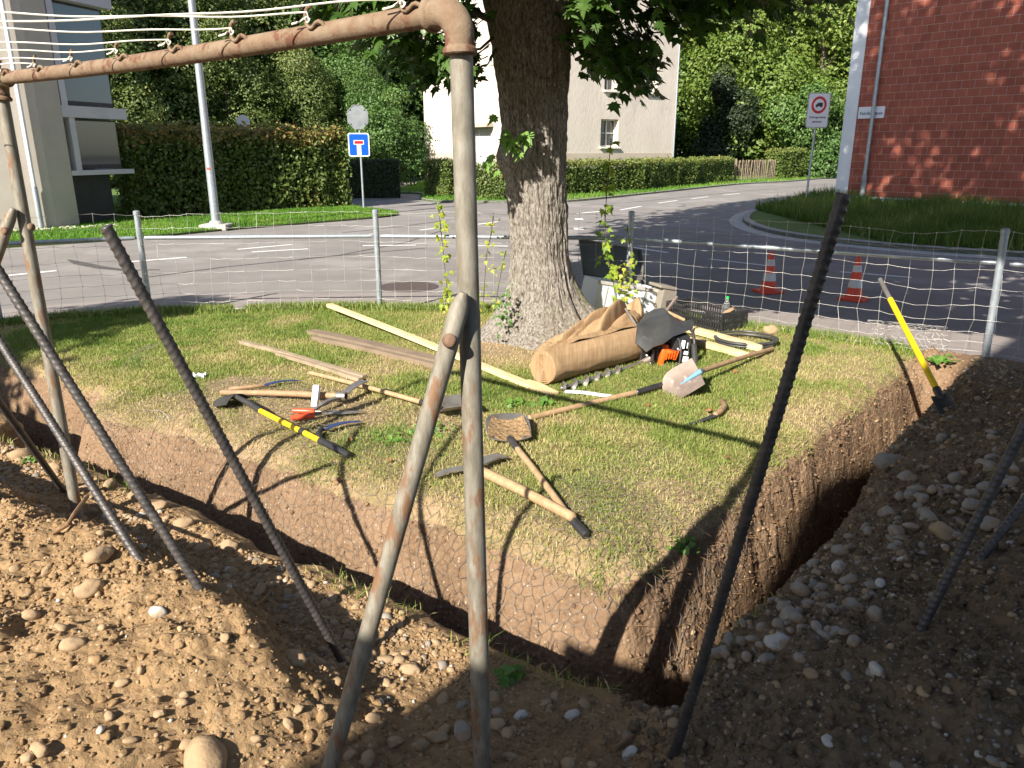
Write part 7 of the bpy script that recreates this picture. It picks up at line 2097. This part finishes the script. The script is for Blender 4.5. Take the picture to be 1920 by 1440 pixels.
# open sheet metal box behind the trunk
xA = G(1112, 604, 0); xB = G(1222, 612, 0.0)
xA = Vector((xA.x, xA.y + .05, 0)); 
exk0 = Vector((.94, .34, 0)).normalized(); eyk = Vector((-exk0.y, exk0.x, 0)); KL = .72; KW = .36; KH = .36; rl = rad(11)
exk = exk0 * math.cos(rl) - Z * math.sin(rl); ezk = Z * math.cos(rl) + exk0 * math.sin(rl)
ko = D(1124, 526, 7.75) - ezk * KH
t = thing('tool_box', 'white sheet metal box with its dark lid open, standing behind the tree trunk', 'tool box', tuple(ko))
Lk = lambda x, y, z: ko + exk * x + eyk * y + ezk * z; Mk = Matrix((exk, eyk, ezk)).transposed()
def kbox(mb, x0, x1, y0, y1, z0, z1, bev=0.0): mb.box(Lk((x0 + x1) / 2, (y0 + y1) / 2, (z0 + z1) / 2), (x1 - x0, y1 - y0, z1 - z0), Mk, bev)
mb = MB(); kbox(mb, 0, KL, 0, .012, 0, KH); kbox(mb, 0, KL, KW - .012, KW, 0, KH); kbox(mb, 0, .012, .0125, KW - .0125, 0, KH); kbox(mb, KL - .012, KL, .0125, KW - .0125, 0, KH); kbox(mb, .0125, KL - .0125, .0125, KW - .0125, 0, .012)
bx_ = mb.build('body', M['alu'], t)
mb = MB()
for x in (0.10, KL - .16): kbox(mb, x, x + .012, -.006, -.0005, .02, KH - .05)
kbox(mb, -.012, KL + .012, -.014, -.001, KH - .03, KH + .004); kbox(mb, -.012, KL + .012, KW + .001, KW + .014, KH - .03, KH + .004); kbox(mb, KL + .001, KL + .012, 0, KW, KH - .03, KH + .004)
mb.build('trim', M['concrete'], bx_)
la = rad(52)
lid = lambda x, s_, o=0.0: Lk(x, KW + .004 + s_ * math.cos(la) + o * math.sin(la), KH + .01 + s_ * math.sin(la) - o * math.cos(la))
mb = MB(); grid = [[lid(-.01 + (KL + .02) * a / 8, .42 * c / 5, .0) for a in range(9)] for c in range(6)]
mb.sheet(grid, .018)
for (a, c) in (((-.01, .0), (-.01, .42)), ((KL + .01, .0), (KL + .01, .42)), ((-.01, .42), (KL + .01, .42))):
    mb.bar(lid(*a, -.015), lid(*c, -.015), .03, .02)
mb.build('lid', M['alu_dark'], t)
# tan tub behind it
kt = Lk(KL + .01, -.12, 0); kt.z = 0
t = thing('plastic_tub', 'small tan plastic tub standing at the right end of the open white box', 'tub', tuple(kt))
mb = MB(); mb.box(kt + exk * .09 + eyk * .12 + Z * .17, (.17, .22, .33), Mk, .012); mb.build('body', M['tan_plastic'], t)
mb = MB(); mb.box(kt + exk * .09 + eyk * .12 + Z * .352, (.20, .25, .03), Mk, .006); mb.build('rim', M['tan_plastic'], t)
